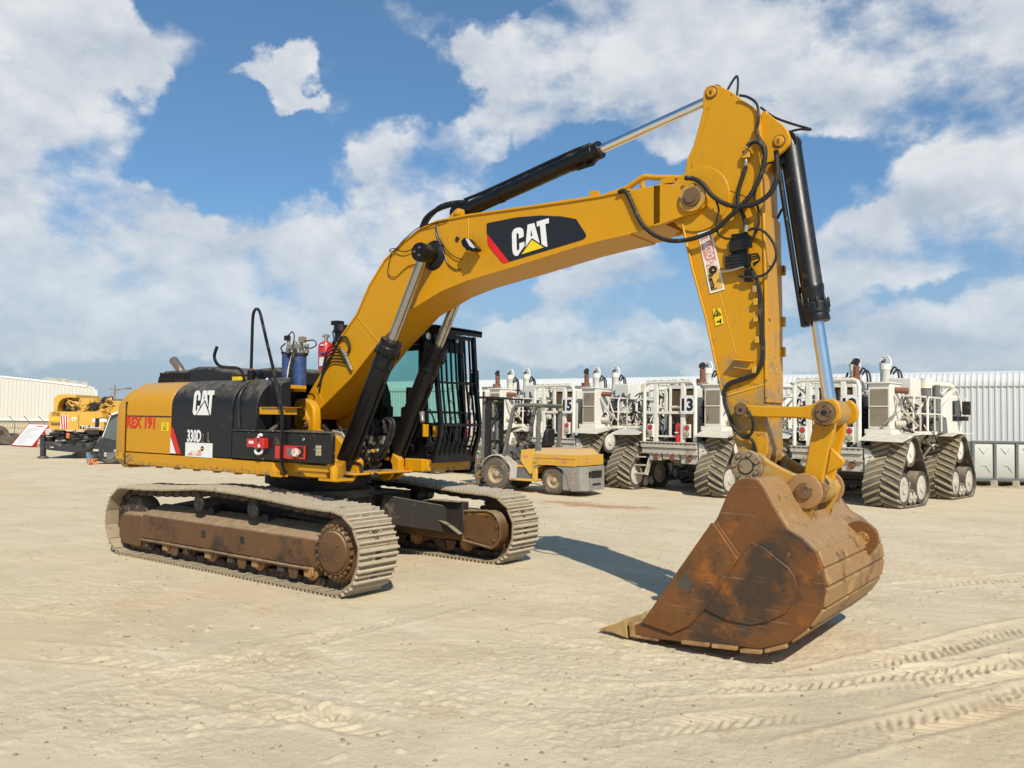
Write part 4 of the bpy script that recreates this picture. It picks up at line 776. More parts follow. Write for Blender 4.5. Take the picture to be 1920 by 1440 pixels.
tr_ = [(475, 692), (528, 680), (492, 640)]; P = zd(tr_, .002); m.tube([*P, P[0]], .006, 5, False, 1); m.prism(zd([(490, 682), (508, 678), (498, 655)], .002), (0, .001, 0), 1); m.prism(zd([(492, 735), (500, 728), (520, 722), (518, 712), (528, 710), (530, 742), (520, 745), (515, 732), (500, 742)], .002), (0, .001, 0), 1)
m.build('warning_decal', [YlD, BkD], stick)
m = M()          # lower weld seam and scraped bolts
m.bar(zb_(575, 1285, ys-.002), zb_(850, 1205, ys-.002), .012, .01, (0, 1, 0)); m.bar(zb_(515, 510, ys-.001), zb_(640, 980, ys-.001), .006, .004, (0, 1, 0)); m.build('weld_seam', YeF, stick)
# hoses round the stick's head
zh = lambda x, y, yy: Y(1200+x/4, 120+y/4, yy)
hoses = [
 (.022, -.30, [(340, 855), (400, 860), (470, 900), (540, 985), (620, 1040), (700, 1065), (800, 1065), (880, 1040), (960, 985), (1010, 910), (1030, 830), (1025, 700), (1020, 650)], 1),
 (.021, -.29, [(-160, 960), (-100, 965), (0, 1175), (90, 1270), (200, 1320), (310, 1325), (430, 1300), (560, 1245), (650, 1165), (740, 1080), (830, 980), (900, 850), (935, 720), (930, 630), (890, 585), (840, 585), (805, 620)], 1),
 (.018, -.24, [(795, 770), (770, 850), (740, 950), (735, 1050), (770, 1120), (790, 1200), (795, 1290)], 1),
 (.012, -.24, [(745, 235), (800, 245), (860, 280), (885, 330), (890, 430), (875, 490), (900, 560), (940, 620), (945, 700), (920, 800), (880, 900), (860, 1000), (885, 1080), (890, 1200), (850, 1300), (800, 1340)], 0),
 (.011, -.26, [(885, 430), (870, 500), (905, 590), (930, 700)], 0), (.011, -.05, [(650, 205), (700, 120), (728, 92), (735, 140), (728, 235)], 0), (.011, 0, [(905, 325), (1000, 395), (1130, 445), (1280, 490), (1200, 490), (1110, 510)], 0),
 (.010, -.27, [(570, 1020), (590, 1100), (570, 1200), (590, 1275), (650, 1310), (720, 1300)], 0), (.012, -.26, [(800, 1255), (850, 1235), (920, 1250), (980, 1310), (1015, 1380), (1020, 1450), (990, 1520), (940, 1575), (880, 1595), (800, 1600), (740, 1590)], 0),
 (.010, -.25, [(930, 790), (960, 745), (1000, 740)], 0), (.012, .12, [(1030, 1160), (1060, 1100), (1085, 1070)], 1)]
for r, y0, pts, rb in hoses:
    m = M(); P = crom([zh(a, b, y0) for a, b in pts], 12)
    if rb: m.tube(P, [r*1.08, r*.9], 10, False)
    else: m.tube(P, r, 8, False)
    m.build('hydraulic_hose', Rub, stick, ang=60)
m = M()
for k in range(4): m.bar(zb_(600+k*4, 140+k*18, -.25), zb_(745-k*3, 95+k*22, -.27), .05, .03, k=0); m.cyl(zb_(590, 150+k*18, -.27), zb_(760, 100+k*22, -.28), .014, n=8, k=1)
for k in range(4): m.bar(zb_(590, 250+k*24, -.25), zb_(735, 235+k*22, -.27), .05, .03, k=0); m.cyl(zb_(560, 255+k*24, -.27), zb_(750, 232+k*22, -.28), .014, n=8, k=1)
m.box(zb_(670, 200, -.23), (.14, .06, .30), k=0); m.cyl(zb_(715, 60, -.27), zb_(720, 10, -.27), .02, n=8, k=2); m.box(zb_(735, 390, -.23), (.06, .06, .10), k=0)
for k in range(3): m.tube([zb_(740, 235+k*20, -.28), zb_(800, 225+k*15, -.29), zb_(815, 270, -.29), zb_(770, 295+k*10, -.28)], .008, 6, k=0); 
m.tube([zb_(530, 360, -.26), zb_(600, 350, -.27), zb_(700, 320, -.28)], .012, 6, k=2); m.build('grease_distributor', [Bk, Rub, Stl], stick)
m = M()
for o in (0, 14): m.tube([zb_(700+o*2, 300, -.245), zb_(770+o, 380, -.245), zb_(810+o, 500, -.24), zb_(820+o, 620, -.235), zb_(828+o, 800, -.235), zb_(835+o, 960, -.235), zb_(820+o, 1060, -.235), zb_(780, 1120+o, -.235), zb_(680, 1160+o, -.24), zb_(600, 1185+o, -.24), zb_(555+o*.6, 1230+o, -.24), zb_(548+o*.8, 1330, -.24), zb_(580+o*.8, 1430, -.25), zb_(620+o*.8, 1530, -.25), zb_(700, 1590+o, -.25), zb_(760, 1560, -.26), zb_(765, 1470, -.29), zb_(735-o, 1400, -.30)], .013, 8)
m.tube([zb_(700, 1590, -.25), zb_(760, 1620, -.24), zb_(790, 1700, -.22), zb_(800, 1740, -.22)], .013, 8); m.tube([zb_(720, 1580, -.25), zb_(770, 1650, -.24), zb_(770, 1740, -.22)], .011, 8)
c = zb_(798, 1750, -.22); m.sphere(c, .03, 10); m.build('grease_hose', Rub, stick)
# bucket cylinder, tipping links, power link
a = Y(1481, 268, 0); b = Y(1559, 776, 0); gl = a.lerp(b, .67); bkc = ram('bucket_cylinder', a, b, gl, .094, .056, .118, EX, Chr, (.085, .085), BkC)
t = (gl-a).normalized(); n = V(-t.z, 0, t.x)*-1
m = M(); m.tube([a+t*.05+V(-.09, -.06, 0), a+t*.3+V(-.115, -.05, 0), a+t*1.0+V(-.12, -.03, 0), gl-t*.1+V(-.12, -.02, 0)], .024, 8); m.bar(gl-t*.2+V(-.10, -.02, 0), gl+t*.04+V(-.10, -.02, 0), .09, .06); m.box(a+t*.12+V(-.06, -.03, 0), (.14, .1, .16)); m.build('cylinder_pipe', BkC, bkc, bev=.004)
LK = zz([(295, 330), (310, 260), (350, 230), (400, 222), (440, 250), (540, 258), (700, 265), (1060, 270), (1180, 255), (1300, 215), (1480, 170), (1545, 230), (1575, 330), (1560, 420), (1500, 470), (1400, 490), (1330, 480), (1250, 440), (1170, 415), (1000, 405), (700, 400), (480, 390), (400, 395), (330, 385)], 1330, 720, 6.4)
yl_ = -.30
for sg in (-1, 1):
    m = M(); P = [V(p.x, sg*.30, p.z) for p in PY(LK, yl_)]; m.prism(P, (0, -sg*.055, 0)); lk = m.build('tipping_link', Ye, EX, bev=.01)
    for q, r in (((1389.4, 768.8), .05), ((1545.6, 774), .075)):
        m = M(); c = Y(*q, yl_); c.y = sg*.30; m.lathe(c+V(0, sg*.02, 0), c+V(0, -sg*.20, 0), [(0, r*.9), (.05, r), (1, r)], 24, 0); m.lathe(c+V(0, sg*.022, 0), c+V(0, 0, 0), [(0, r*.35), (1, r*.35)], 10, 1); m.lathe(c+V(0, sg*.008, 0), c, [(0, r*1.3), (1, r*1.3)], 24, 0); m.build('link_pin', [PinM, DkM], lk)
m = M()
PLK = zz([(1250, 470), (1270, 330), (1380, 250), (1500, 330), (1500, 470), (1490, 600), (1440, 760), (1390, 1020), (1370, 1100), (1350, 1190), (1320, 1290), (1240, 1390), (1150, 1420), (1060, 1380), (1010, 1290), (1040, 1190), (1130, 1080), (1150, 980), (1210, 640)], 1330, 720, 6.4)
for sg in (-1, 1): m.prism([V(p.x, sg*.20, p.z) for p in PY(PLK, -.20)], (0, -sg*.075, 0))
P = PY(zz([(1215, 640), (1470, 660), (1390, 1020), (1150, 1000)], 1330, 720, 6.4), -.20); m.prism([V(p.x, -.13, p.z) for p in [P[0].lerp(P[1], .3), P[0].lerp(P[1], .75), P[3].lerp(P[2], .7), P[3].lerp(P[2], .3)]], (0, .26, 0))
plate(zz([(1455, 760), (1520, 820), (1610, 900), (1615, 950), (1580, 1000), (1480, 1045), (1395, 1095)], 1330, 720, 6.4), -.185, .05, m)
m.build('power_link', YeB, EX, bev=.012)
m = M(); c = Y(1509.7, 920.8, -.31); m.lathe(c, V(c.x, .31, c.z), [(0, .075), (.01, .085), (.99, .085), (1, .075)], 20, 0); m.build('bucket_link_pin', PinM, EX); m = M(); m.cyl(V(c.x, -.2, c.z), V(c.x, .2, c.z), .125, n=28, k=1); m.build('link_barrel', [PinM, EarM], EX); m = M(); c = Y(1546, 774, -.2); m.cyl(c, V(c.x, .2, c.z), .115, n=24, k=1); m.build('link_barrel', [PinM, EarM], EX)
# bucket
yk = -.92
SIDE = [(1401, 896), (1391, 898), (1380, 903), (1374, 908), (1365, 922), (1345.5, 969), (1336.5, 983), (1300, 1034), (1250, 1104), (1212, 1158), (1206, 1166), (1190, 1172), (1191, 1190), (1233, 1198), (1290, 1206), (1385, 1213), (1425, 1218), (1477, 1206), (1515, 1178), (1541, 1142), (1547.6, 1102), (1542, 1066), (1529.6, 1034), (1504, 1009), (1475.5, 990.7), (1461, 969), (1446.5, 944), (1432, 915), (1421, 901), (1412, 897)]
bk = None
SP = PY(SIDE, yk)
lo = min(p.z for p in SP)
for sg in (-1, 1):
    m = M(); m.prism([V(p.x, sg*-yk, p.z) for p in SP], (0, -sg*.035, 0))
    if bk is None:
        # shell: the curved back from the crown round to the cutting lip
        sh = [V(p.x, yk+.036, p.z) for p in SP[14:30]+[SP[0]]]; sh = sh[::-1]+[V(p.x, yk+.036, p.z) for p in (SP[13], SP[12])]
        cen = V(SP[0].x-.0, yk+.036, SP[8].z+.15)
        inn = [p+(V(cen.x, p.y, cen.z)-p).normalized()*.05 for p in sh]
        m2 = M(); n = len(sh); rings = [[V(p.x, yv, p.z) for p in sh]+[V(p.x, yv, p.z) for p in inn[::-1]] for yv in (yk+.036, -yk-.036)]
        m2.loft(rings); 
        bk = m2.build('bucket', RustL, EX, bev=.01); bkz = sh
    sd = m.build('bucket_side', Rust, bk, bev=.008)
    # raised liner, side cutter and heel bars of the side plate
    m = M(); e = sg*-yk+sg*.018
    ln = [(1409, 1014), (1436, 1028), (1457, 1046), (1480, 1064), (1493, 1084), (1497, 1103), (1493.5, 1121), (1475, 1149), (1439, 1167), (1410, 1171), (1367, 1164), (1320, 1141), (1350, 1100), (1386, 1050)]
    m.prism([V(p.x, e, p.z) for p in PY(ln, yk)], (0, -sg*.018, 0), 0)
    m.build('liner_plate', Rust, bk, bev=.006)
    m = M(); e = sg*-yk+sg*.028
    m.prism([V(p.x, e, p.z) for p in PY([(1336, 979), (1343, 984), (1386, 1048), (1365, 1082), (1325, 1140), (1296, 1172), (1262, 1187), (1205, 1166), (1212, 1157)], yk)], (0, -sg*.028, 0), 0)
    m.bar(V(*Y(1340, 982, yk)[:])*1, Y(1384, 1046, yk), .05, .014, (0, 1, 0), 1) if sg < 0 else None
    m.build('side_cutter', Rust, bk, bev=.008)
    m = M()
    for a, b in (((1280, 1200), (1331, 1206)), ((1337, 1207), (1384, 1212)), ((1390, 1216), (1430, 1219)), ((1436, 1217), (1477, 1207))):
        a = Y(*a, yk); b = Y(*b, yk); a.y = b.y = sg*-yk+sg*.012; m.bar(a+V(0, 0, -.012), b+V(0, 0, -.012), .05, .03)
    m.build('heel_shroud', RustL, bk, bev=.006)
m = M()
strips = [(SP[22], SP[21], .02, .98), (SP[21], SP[20], .05, .95), (SP[20], SP[19], .05, .95), (SP[19], SP[18], .05, .92), (SP[18], SP[17], .05, .9)]
for p, q, u, v in strips:
    a = p.lerp(q, u); b = p.lerp(q, v); t = (b-a).normalized(); n = V(-t.z, 0, t.x)
    if (a-V(SP[19].x-.6, a.y, .5)).dot(n) < 0: n = -n
    m.prism([V(a.x, yk+.02, a.z)-n*.01, V(b.x, yk+.02, b.z)-n*.01, V(b.x, yk+.02, b.z)+n*.022, V(a.x, yk+.02, a.z)+n*.022], (0, -2*yk-.04, 0))
m.build('wear_strip', RustL, bk, bev=.012)
m = M(); c = SP[23].lerp(SP[22], .9); t = V(.5, 0, -.85)
c = V(SP[22].x+.03, .35, SP[22].z-.03); m.prism([c+V(.15*math.cos(q)-.02, -.03, .15*math.sin(q)) for q in [i*math.pi/10 for i in range(20)]], (0, .06, 0), 0); m.lathe(c+V(0, -.036, 0), c+V(0, -.028, 0), [(0, .06), (1, .06)], 16, 1); m.build('lifting_eye', [Rust, EarM], bk, bev=.01)
EARB = [(1376, 880), (1380, 860), (1390, 851), (1404, 847), (1424, 850), (1439, 863), (1463, 877), (1486, 888), (1517, 894), (1533, 907), (1540, 921), (1535, 938), (1525, 956), (1519, 975), (1500, 992), (1470, 985), (1432, 935), (1396, 902)]
for sg in (-1, 1):
    m = M(); m.prism([V(p.x, sg*.31, p.z) for p in PY(EARB, -.31)], (0, -sg*.07, 0)); m.build('bucket_ear', EarM, bk, bev=.015)
    m = M(); c = Y(1401, 874, -.33); c.y = sg*.32; m.lathe(c, c+V(0, sg*.045, 0), [(0, .142), (.7, .142), (1, .132)], 32, 0); m.lathe(c+V(0, sg*.03, 0), c+V(0, sg*.055, 0), [(0, .06), (1, .06)], 20, 1); m.lathe(c+V(0, sg*.045, 0), c+V(0, sg*.05, 0), [(0, .072), (1, .072)], 20, 2); m.cyl(c+V(0, -sg*.1, 0), c, .10, n=20, k=2)
    for i in range(7): q = c+V(.105*math.cos(i*.8976+.4), sg*.045, .105*math.sin(i*.8976+.4)); m.cyl(q, q+V(0, sg*.018, 0), .018, n=10, k=1); m.cyl(q-V(0, sg*.01, 0), q+V(0, sg*.002, 0), .024, n=12, k=2)
    m.build('hinge_disc', [Disc, Disc, DkM], bk)
    m = M(); c = Y(1509.7, 920.8, -.31); c.y = sg*.31; m.lathe(c, c+V(0, sg*.03, 0), [(0, .15), (.8, .15), (1, .135)], 30, 0); m.lathe(c+V(0, sg*.03, 0), c+V(0, sg*.06, 0), [(0, .07), (.9, .068), (1, .055)], 20, 1); m.build('link_boss', [RustL, PinM], bk, bev=.006)
# teeth
ToothM = pmat('sandy_worn_tooth', (.40, .26, .09), .6, 0, .2, 9, [((.50, .38, .20), 8, .50, .66, .8), ((.20, .12, .05), 14, .58, .66, .7)], .15, 50, dust=(.5, .38, .2), dusta=.2)
for k in range(5):
    yt = yk+.09+k*(-2*yk-.18)/4; dy = yt-(yk+.09)
    m = M()
    def tp(px, py, w): p = Y(px, py, yk+.09); return [V(p.x, yt-w, p.z), V(p.x, yt+w, p.z)]
    A = [tp(1240, 1163, .075), tp(1180, 1160, .07), tp(1152, 1170, .055), tp(1128, 1178, .045)]; B = [tp(1240, 1196, .075), tp(1184, 1194, .07), tp(1154, 1184, .055), tp(1128, 1181, .045)]
    m.loft([[a[0], a[1], b[1], b[0]] for a, b in zip(A[1:], B[1:])], k=0); tt = m.build('tooth', ToothM, bk, bev=.006)
    m = M(); A[0] = tp(1242, 1168, .085); A[1] = tp(1187, 1163, .085); B[0] = tp(1242, 1200, .085); B[1] = tp(1189, 1191, .085); m.loft([[a[0], a[1], b[1], b[0]] for a, b in zip(A[:2], B[:2])]); m.build('tooth_adapter', RustL, bk, bev=.01)
# ---------------------------------------------------------------- cab
xf_, yn, yf2, xr = 1.46, .50, 1.30, -.35
zc0 = zt_+.0; zr = 2.88
m = M(); m.bb((xr, yn, zc0), (xf_-.03, yn+.04, 1.72), 0); m.bb((xr, yf2-.04, zc0), (xf_-.03, yf2, 1.72), 0); m.bb((xr, yn, zc0), (xr+.05, yf2, 1.9), 0); m.bb((xr, yn, zc0), (xf_, yf2, zc0+.06), 0); m.bb((xf_-.08, yn, zc0), (xf_-.02, yf2, 1.52), 0)
def pil(a, b, w=.07, d=.06): m.bar(a, b, w, d, (1, 0, 0))
for y in (yn+.025, yf2-.025):
    pil(V(xf_-.05, y, 1.5), V(xf_-.16, y, zr), .05, .08); pil(V(xr+.04, y, 1.7), V(xr+.04, y, zr), .05, .12); pil(V(.62, y, 1.7), V(.60, y, zr), .05, .07); m.bar(V(xr, y, 1.73), V(xf_-.05, y, 1.73), .05, .06); m.bar(V(xr, y, zr-.05), V(xf_-.14, y, zr-.05), .05, .12)
m.bb((xr, yn, zr-.03), (xf_-.12, yf2, zr+.05), 0); m.bar(V(xf_-.13, yn, zr-.10), V(xf_-.13, yf2, zr-.10), .05, .18); m.bar(V(xr+.03, yn, zr-.05), V(xr+.03, yf2, zr-.05), .05, .1)
m.bar(V(xf_-.06, yn, 1.90), V(xf_-.06, yf2, 1.90), .03, .03); m.bb((.2, yn+.005, 1.42), (.9, yn+.02, 1.70), 0)
cab = m.build('cab', Bk, EX, bev=.012)
m = M(); m.add([(xf_-.05, yn+.05, 1.5), (xf_-.05, yf2-.05, 1.5), (xf_-.155, yf2-.05, zr-.15), (xf_-.155, yn+.05, zr-.15)], [(0, 1, 2, 3)]); m.build('windscreen', Gtl, cab)
for y in (yn+.02, yf2-.02):
    m = M(); m.add([(xr+.1, y, 1.76), (.58, y, 1.76), (.57, y, zr-.1), (xr+.1, y, zr-.1)], [(0, 1, 2, 3)]); m.add([(.66, y, 1.76), (xf_-.1, y, 1.76), (xf_-.19, y, zr-.1), (.64, y, zr-.1)], [(0, 1, 2, 3)]); m.build('side_window', Gtl, cab)
m = M(); m.add([(xr+.02, yn+.1, 1.95), (xr+.02, yf2-.1, 1.95), (xr+.02, yf2-.1, zr-.12), (xr+.02, yn+.1, zr-.12)], [(0, 1, 2, 3)]); m.build('rear_window', Gtl, cab)
m = M(); cy = (yn+yf2)/2; m.loft([[V(.05, cy-.28, z), V(.65, cy-.28, z), V(.65, cy+.28, z), V(.05, cy+.28, z)] for z in (1.62, 1.84)]); m.loft([[V(.02-(z-1.8)*.1, cy-w, z), V(.16-(z-1.8)*.1, cy-w, z), V(.16-(z-1.8)*.1, cy+w, z), V(.02-(z-1.8)*.1, cy+w, z)] for z, w in ((1.8, .30), (2.15, .29), (2.34, .22), (2.37, .15), (2.58, .14))]); m.bb((.2, cy-.2, zc0), (.55, cy+.2, 1.65)); m.bb((.3, cy-.38, 1.7), (.75, cy-.29, 1.98)); m.bb((.3, cy+.29, 1.7), (.75, cy+.37, 1.98)); m.build('seat', pmat('dark_seat_cloth', (.02, .03, .028), .8), cab, bev=.03)
m = M(); m.bb((1.05, yn+.08, 1.72), (1.12, yn+.16, 2.05)); m.bb((1.0, yn+.06, 2.03), (1.05, yn+.24, 2.22)); 
for y in (cy-.15, cy+.15): m.tube([V(1.1, y, 1.45), V(1.08, y, 1.75), V(.98, y, 1.95)], .014, 6)
m.build('controls', Bk, cab, bev=.01)
# guard of bent bars over the windscreen
gx = [(zr+.03, .06), (2.3, .11), (1.74, .19), (1.58, .17), (zc0-.02, .07)]
for k in range(9):
    y = yn+.02+k*(yf2-yn-.03)/8; m = M()
    w = .055 if k in (0, 8) else .022
    for (z0, a0), (z1, a1) in zip(gx, gx[1:]): m.bar(V(xf_+a0, y, z0), V(xf_+a1, y, z1), w if k in (0, 8) else .02, .05 if k in (0, 8) else .022, (1, 0, 0))
    m.build('guard_bar', Bk, cab)
m = M()
for z0, a0, h in ((zr+.0, .06, .05), (2.28, .11, .03), (1.74, .19, .035), (zc0+.02, .085, .13)): m = M(); m.bar(V(xf_+a0, yn, z0), V(xf_+a0, yf2+.01, z0), .03, h); m.build('guard_rail', Bk, cab)
for y in (yn, yf2):
    for z, a0 in ((2.3, .1), (1.74, .17), (1.45, .06)): m = M(); m.bar(V(xf_-.06, y, z), V(xf_+a0, y, z), .03, .03); m.build('guard_arm', Bk, cab)
m = M(); m.bb((xr+.2, yn-.03, zr+.07), (xf_+.16, yf2+.05, zr+.10), 0)
for k in range(15): yq = yn+k*(yf2-yn)/14; m.bb((xr+.25, yq-.012, zr+.10), (xf_+.10, yq+.012, zr+.125), 0)
m.bb((xf_+.12, yn-.03, zr+.03), (xf_+.16, yf2+.06, zr+.11), 0); m.build('roof_guard', Bk, cab, bev=.004)
for q in ((803, 630), (857, 637)):
    m = M(); c = X(*q, xf_+.03); m.lathe(c+V(-.08, 0, 0), c, [(0, .03), (.3, .05), (1, .055)], 16, 0); m.cyl(c, c+V(.006, 0, 0), .045, n=16, k=1); m.build('work_lamp', [Bk, ClrL], cab)
m = M(); a = V(xf_-.02, yf2+.03, 2.47); b = a+V(.10, .10, .0); m.tube([a, a+V(.06, .10, .0), a+V(.06, .12, -.25), a+V(0, .02, -.28)], .012, 6, False); m.box(a+V(.0, .085, -.18), (.05, .13, .30)); m.build('mirror', Bk, cab, bev=.01)
m = M(); c = X(790, 778, xf_+.1)
for k in range(2): c = X(798+k*19, 807, xf_+.02); m = M(); m.box(c, (.03, .085, .16), k=1); m.box(c+V(0, 0, .09), (.035, .08, .03), k=0); m.build('reflector', [Bk, Ye], cab, bev=.005)
m = M(); c = X(791, 775, xf_+.12); m.box(c, (.05, .05, .05), k=2); m.cyl(c, c+V(.05, -.04, -.1), .03, n=8, k=2); m.build('guard_latch', [Bk, Ye, Stl], cab, bev=.005)
# platform under the cab with plates
m = M(); a = Y(731, 857, .44); b = Y(793, 887, .44); m.prism([V(a.x+.03, .44, zc0), V(1.42, .44, zc0), V(1.42, .44, zb), V(a.x-.06, .44, zb)], (0, .92, 0)); pf = m.build('cab_platform', Ye, EX, bev=.012)
for q, w, h, mt_ in (((753, 868), .11, .075, BkD), ((758, 883), .17, .05, RdD), ((744, 876), .04, .05, WhD)):
    m = M(); c = Y(*q, .437); m.box(c, (w, .004, h), k=0); 
    if mt_ is RdD: m.box(c+V(.055, -.003, 0), (.05, .003, .03), k=1)
    m.build('maker_decal', [mt_, YlD], pf)
m = M()
for k in range(4): c = X(813+k*15, 869, 1.425); m.prism([c+V(0, -.04, .05), c+V(0, .03, .05), c+V(0, .0, -.06), c+V(0, -.07, -.06)], (.012, 0, 0))
m.build('platform_rib', YeF, pf)
# deck between the boom cylinders: front plate, valve bank, hoses
m = M(); a = Y(590, 800, -.40); m.prism([V(.35, -.40, zb), V(1.15, -.40, zb), V(1.15, -.40, zb+.15), V(.75, -.40, zt_+.28), V(.35, -.40, zt_+.36)], (0, .10, 0)); m.prism([V(.35, .30, zb), V(1.15, .30, zb), V(1.15, .30, zb+.15), V(.75, .30, zt_+.28), V(.35, .30, zt_+.36)], (0, .10, 0)); m.bb((.3, -.3, zb), (.6, .3, zt_))
for sg in (-1, 1):
    a = Y(642, 882, -.41); m.lathe(V(a.x, sg*.30, a.z), V(a.x, sg*.36, a.z), [(0, .16), (1, .15)], 24); m.lathe(V(a.x, sg*.48, a.z), V(a.x, sg*.55, a.z), [(0, .15), (1, .14)], 24); m.bb((a.x-.15, min(sg*.48, sg*.55), zb), (a.x+.13, max(sg*.48, sg*.55), a.z)); m.bb((a.x-.15, min(sg*.3, sg*.36), zb), (a.x+.13, max(sg*.3, sg*.36), a.z))
m.bb((.85, -.56, zb-.015), (1.26, .56, zb+.012)); m.bb((.3, -.5, zb-.012), (.9, .5, zb+.012)); m.build('boom_pedestal', Ye, EX, bev=.012)
zv = lambda x, y, yy: Y(600+x/9.6, 750+y/9.6, yy)
m = M(); m.bb((.78, -.25, zt_+.0), (1.0, .25, zt_+.28), 0); m.bb((.55, -.22, zt_+.28), (.9, .22, zt_+.36), 0)
for k in range(6): c = V(1.0, -.22+k*.085, zt_+.2-(k % 2)*.1); m.cyl(c, c+V(.06, 0, 0), .03, n=10, k=1); m.cyl(c+V(0, 0, -.1), c+V(.06, 0, -.1), .025, n=8, k=2)
m.build('control_valve', [DkM, Stl, Ye], EX, bev=.008)
hs = [(.026, .0, [(820, 600), (850, 400), (900, 360), (950, 420), (930, 620), (860, 820), (790, 1000), (680, 1110)]), (.026, .08, [(1010, 590), (960, 400), (1000, 370), (1030, 430)]), (.026, .1, [(1180, 600), (1160, 380), (1210, 350), (1270, 420), (1240, 600), (1180, 780), (1080, 950), (960, 1090), (880, 1150)]), (.026, .15, [(1280, 590), (1230, 370), (1290, 350), (1330, 430), (1310, 600), (1230, 800), (1130, 1000), (1000, 1120), (890, 1180)]),
      (.018, -.30, [(400, 1330), (450, 1240), (540, 1150), (640, 1130), (730, 1170), (760, 1250), (730, 1330), (650, 1350)]), (.02, -.1, [(640, 830), (760, 860), (850, 1050), (820, 1150)]), (.02, -.15, [(560, 1050), (680, 1100), (780, 1080), (850, 1000)]), (.012, -.2, [(900, 1330), (960, 1400), (1020, 1400), (1040, 1340), (980, 1320)]), (.02, .0, [(700, 650), (760, 700), (720, 770), (640, 790)]), (.022, .05, [(820, 1110), (900, 1200), (1000, 1220), (1100, 1150)]), (.015, -.25, [(210, 840), (290, 960), (330, 1100)])]
for r, y0, pts in hs:
    m = M(); m.tube([zv(a, b, y0-.1) for a, b in pts], r, 8, sub=6); m.build('hydraulic_hose', Rub, EX)
m = M()
for x, y, yy in ((835, 690, -.1), (905, 700, -.1), (1150, 710, 0), (1220, 700, .05)): a = zv(x+20, y-60, yy); b = zv(x-15, y+70, yy); m = M(); m.lathe(a, b, [(0, .03), (.3, .03), (.32, .034), (.45, .034), (.47, .03), (1, .032)], 10, 0); m.build('hose_fitting', [Stl, Rub], EX)
for k in range(5): m = M(); m.cyl(zv(230+k*38, 560+k*8, -.3), zv(330+k*32, 690+k*4, -.3), .024, n=8, k=0); m.build('hose_fitting', [Stl, Rub], EX)
m = M(); m.tube([zv(50, 460, -.31), zv(140, 560, -.31), zv(300, 700, -.3)], .028, 8, k=1); m.build('hose_fitting', [Stl, Rub], EX); m = M(); m.tube([zv(350, 490, -.28), zv(400, 580, -.28)], .024, 8, k=1); m.build('hose_fitting', [Stl, Rub], EX)
# ================================================================= WHITE VIBRATOR TRUCKS
def hull(pts):
    pts = sorted(set(pts)); 
    def half(ps):
        h = []
        for p in ps:
            while len(h) > 1 and (h[-1][0]-h[-2][0])*(p[1]-h[-2][1])-(h[-1][1]-h[-2][1])*(p[0]-h[-2][0]) <= 0: h.pop()
            h.append(p)
        return h
    a = half(pts); b = half(pts[::-1]); return a[:-1]+b[:-1]
def loop_sampler(poly):
    P = [Vector((a, b)) for a, b in poly]; P.append(P[0]); L = [0]
    for a, b in zip(P, P[1:]): L.append(L[-1]+(b-a).length)
    def at(s):
        s %= L[-1]; i = 0
        while i < len(P)-2 and L[i+1] < s: i += 1
        t = (P[i+1]-P[i]).normalized(); return P[i]+t*(s-L[i]), t
    return at, L[-1]
WHE = [(.86, 1.21, .33), (1.42, .40, .37), (.34, .40, .37)]
def belt_builder(w=.80):
    pts = []
    for cy, cz, r in WHE: pts += [(round(cy+(r+.035)*math.cos(a*math.pi/18), 4), round(cz+(r+.035)*math.sin(a*math.pi/18), 4)) for a in range(36)]
    at, L = loop_sampler(hull(pts)); n = 64; m = M(); rings = []
    for k in range(n):
        p, t = at(L*k/n); nr = Vector((t.y, -t.x)); a = p-nr*.03; b = p+nr*.004
        rings.append([V(-w/2, a.x, a.y), V(w/2, a.x, a.y), V(w/2, b.x, b.y), V(-w/2, b.x, b.y)])
    rings.append(rings[0]); m.loft(rings, False, 0)
    nl = 34
    for k in range(nl):
        for sg in (-1, 1):
            rr = []
            for u in (.02, .35, .7, 1.0):
                s = L*(k+(.5 if sg > 0 else 0)*1)/nl+u*.15+u*u*.03; p, t = at(s); nr = Vector((t.y, -t.x)); h = .050 if u < .9 else .040; x = sg*u*(w/2-.005)
                a, b, c, d = p-t*.034, p-t*.020+nr*h, p+t*.020+nr*h, p+t*.034
                rr.append([V(x, q.x, q.y) for q in (a, b, c, d)])
            m.loft(rr, True, 1)
    return m
def wheel_builder(cy, cz, r, w):
    m = M(); m.lathe((-w/2, cy, cz), (w/2, cy, cz), [(0, r*.80), (.0, r), (.35, r), (.36, r*.86), (.64, r*.86), (.65, r), (1, r), (1, r*.80)], 26, 0)
    for sg in (-1, 1):
        m.lathe((sg*(w/2-.02), cy, cz), (sg*(w/2+.035), cy, cz), [(0, r*.97), (.25, r*.93), (.35, r*.90), (.40, r*.30), (.9, r*.28), (1, r*.2)], 24, 1)
        for i in range(8): a = i*math.pi/4; m.cyl((sg*(w/2-.02), cy+r*.45*math.cos(a), cz+r*.45*math.sin(a)), (sg*(w/2+.01), cy+r*.45*math.cos(a), cz+r*.45*math.sin(a)), .02, n=6, k=1)
    return m
BELT = belt_builder().mesh('track_belt', [Trd, Lug]); WH_ = [wheel_builder(1.42, .40, .37, .70).mesh('track_wheel', [Trd, WhG]), wheel_builder(.34, .40, .37, .70).mesh('track_wheel', [Trd, WhG]), wheel_builder(.80, .20, .165, .66).mesh('bogie_wheel', [Trd, WhG]), wheel_builder(1.06, .20, .165, .66).mesh('bogie_wheel', [Trd, WhG]), wheel_builder(.86, 1.21, .33, .62).mesh('drive_wheel', [Trd, Wh])]
def link_mesh(name, me, parent, loc=(0, 0, 0)):
    o = bpy.data.objects.new(name, me); COL.objects.link(o); o.parent = parent; o.location = loc; return o
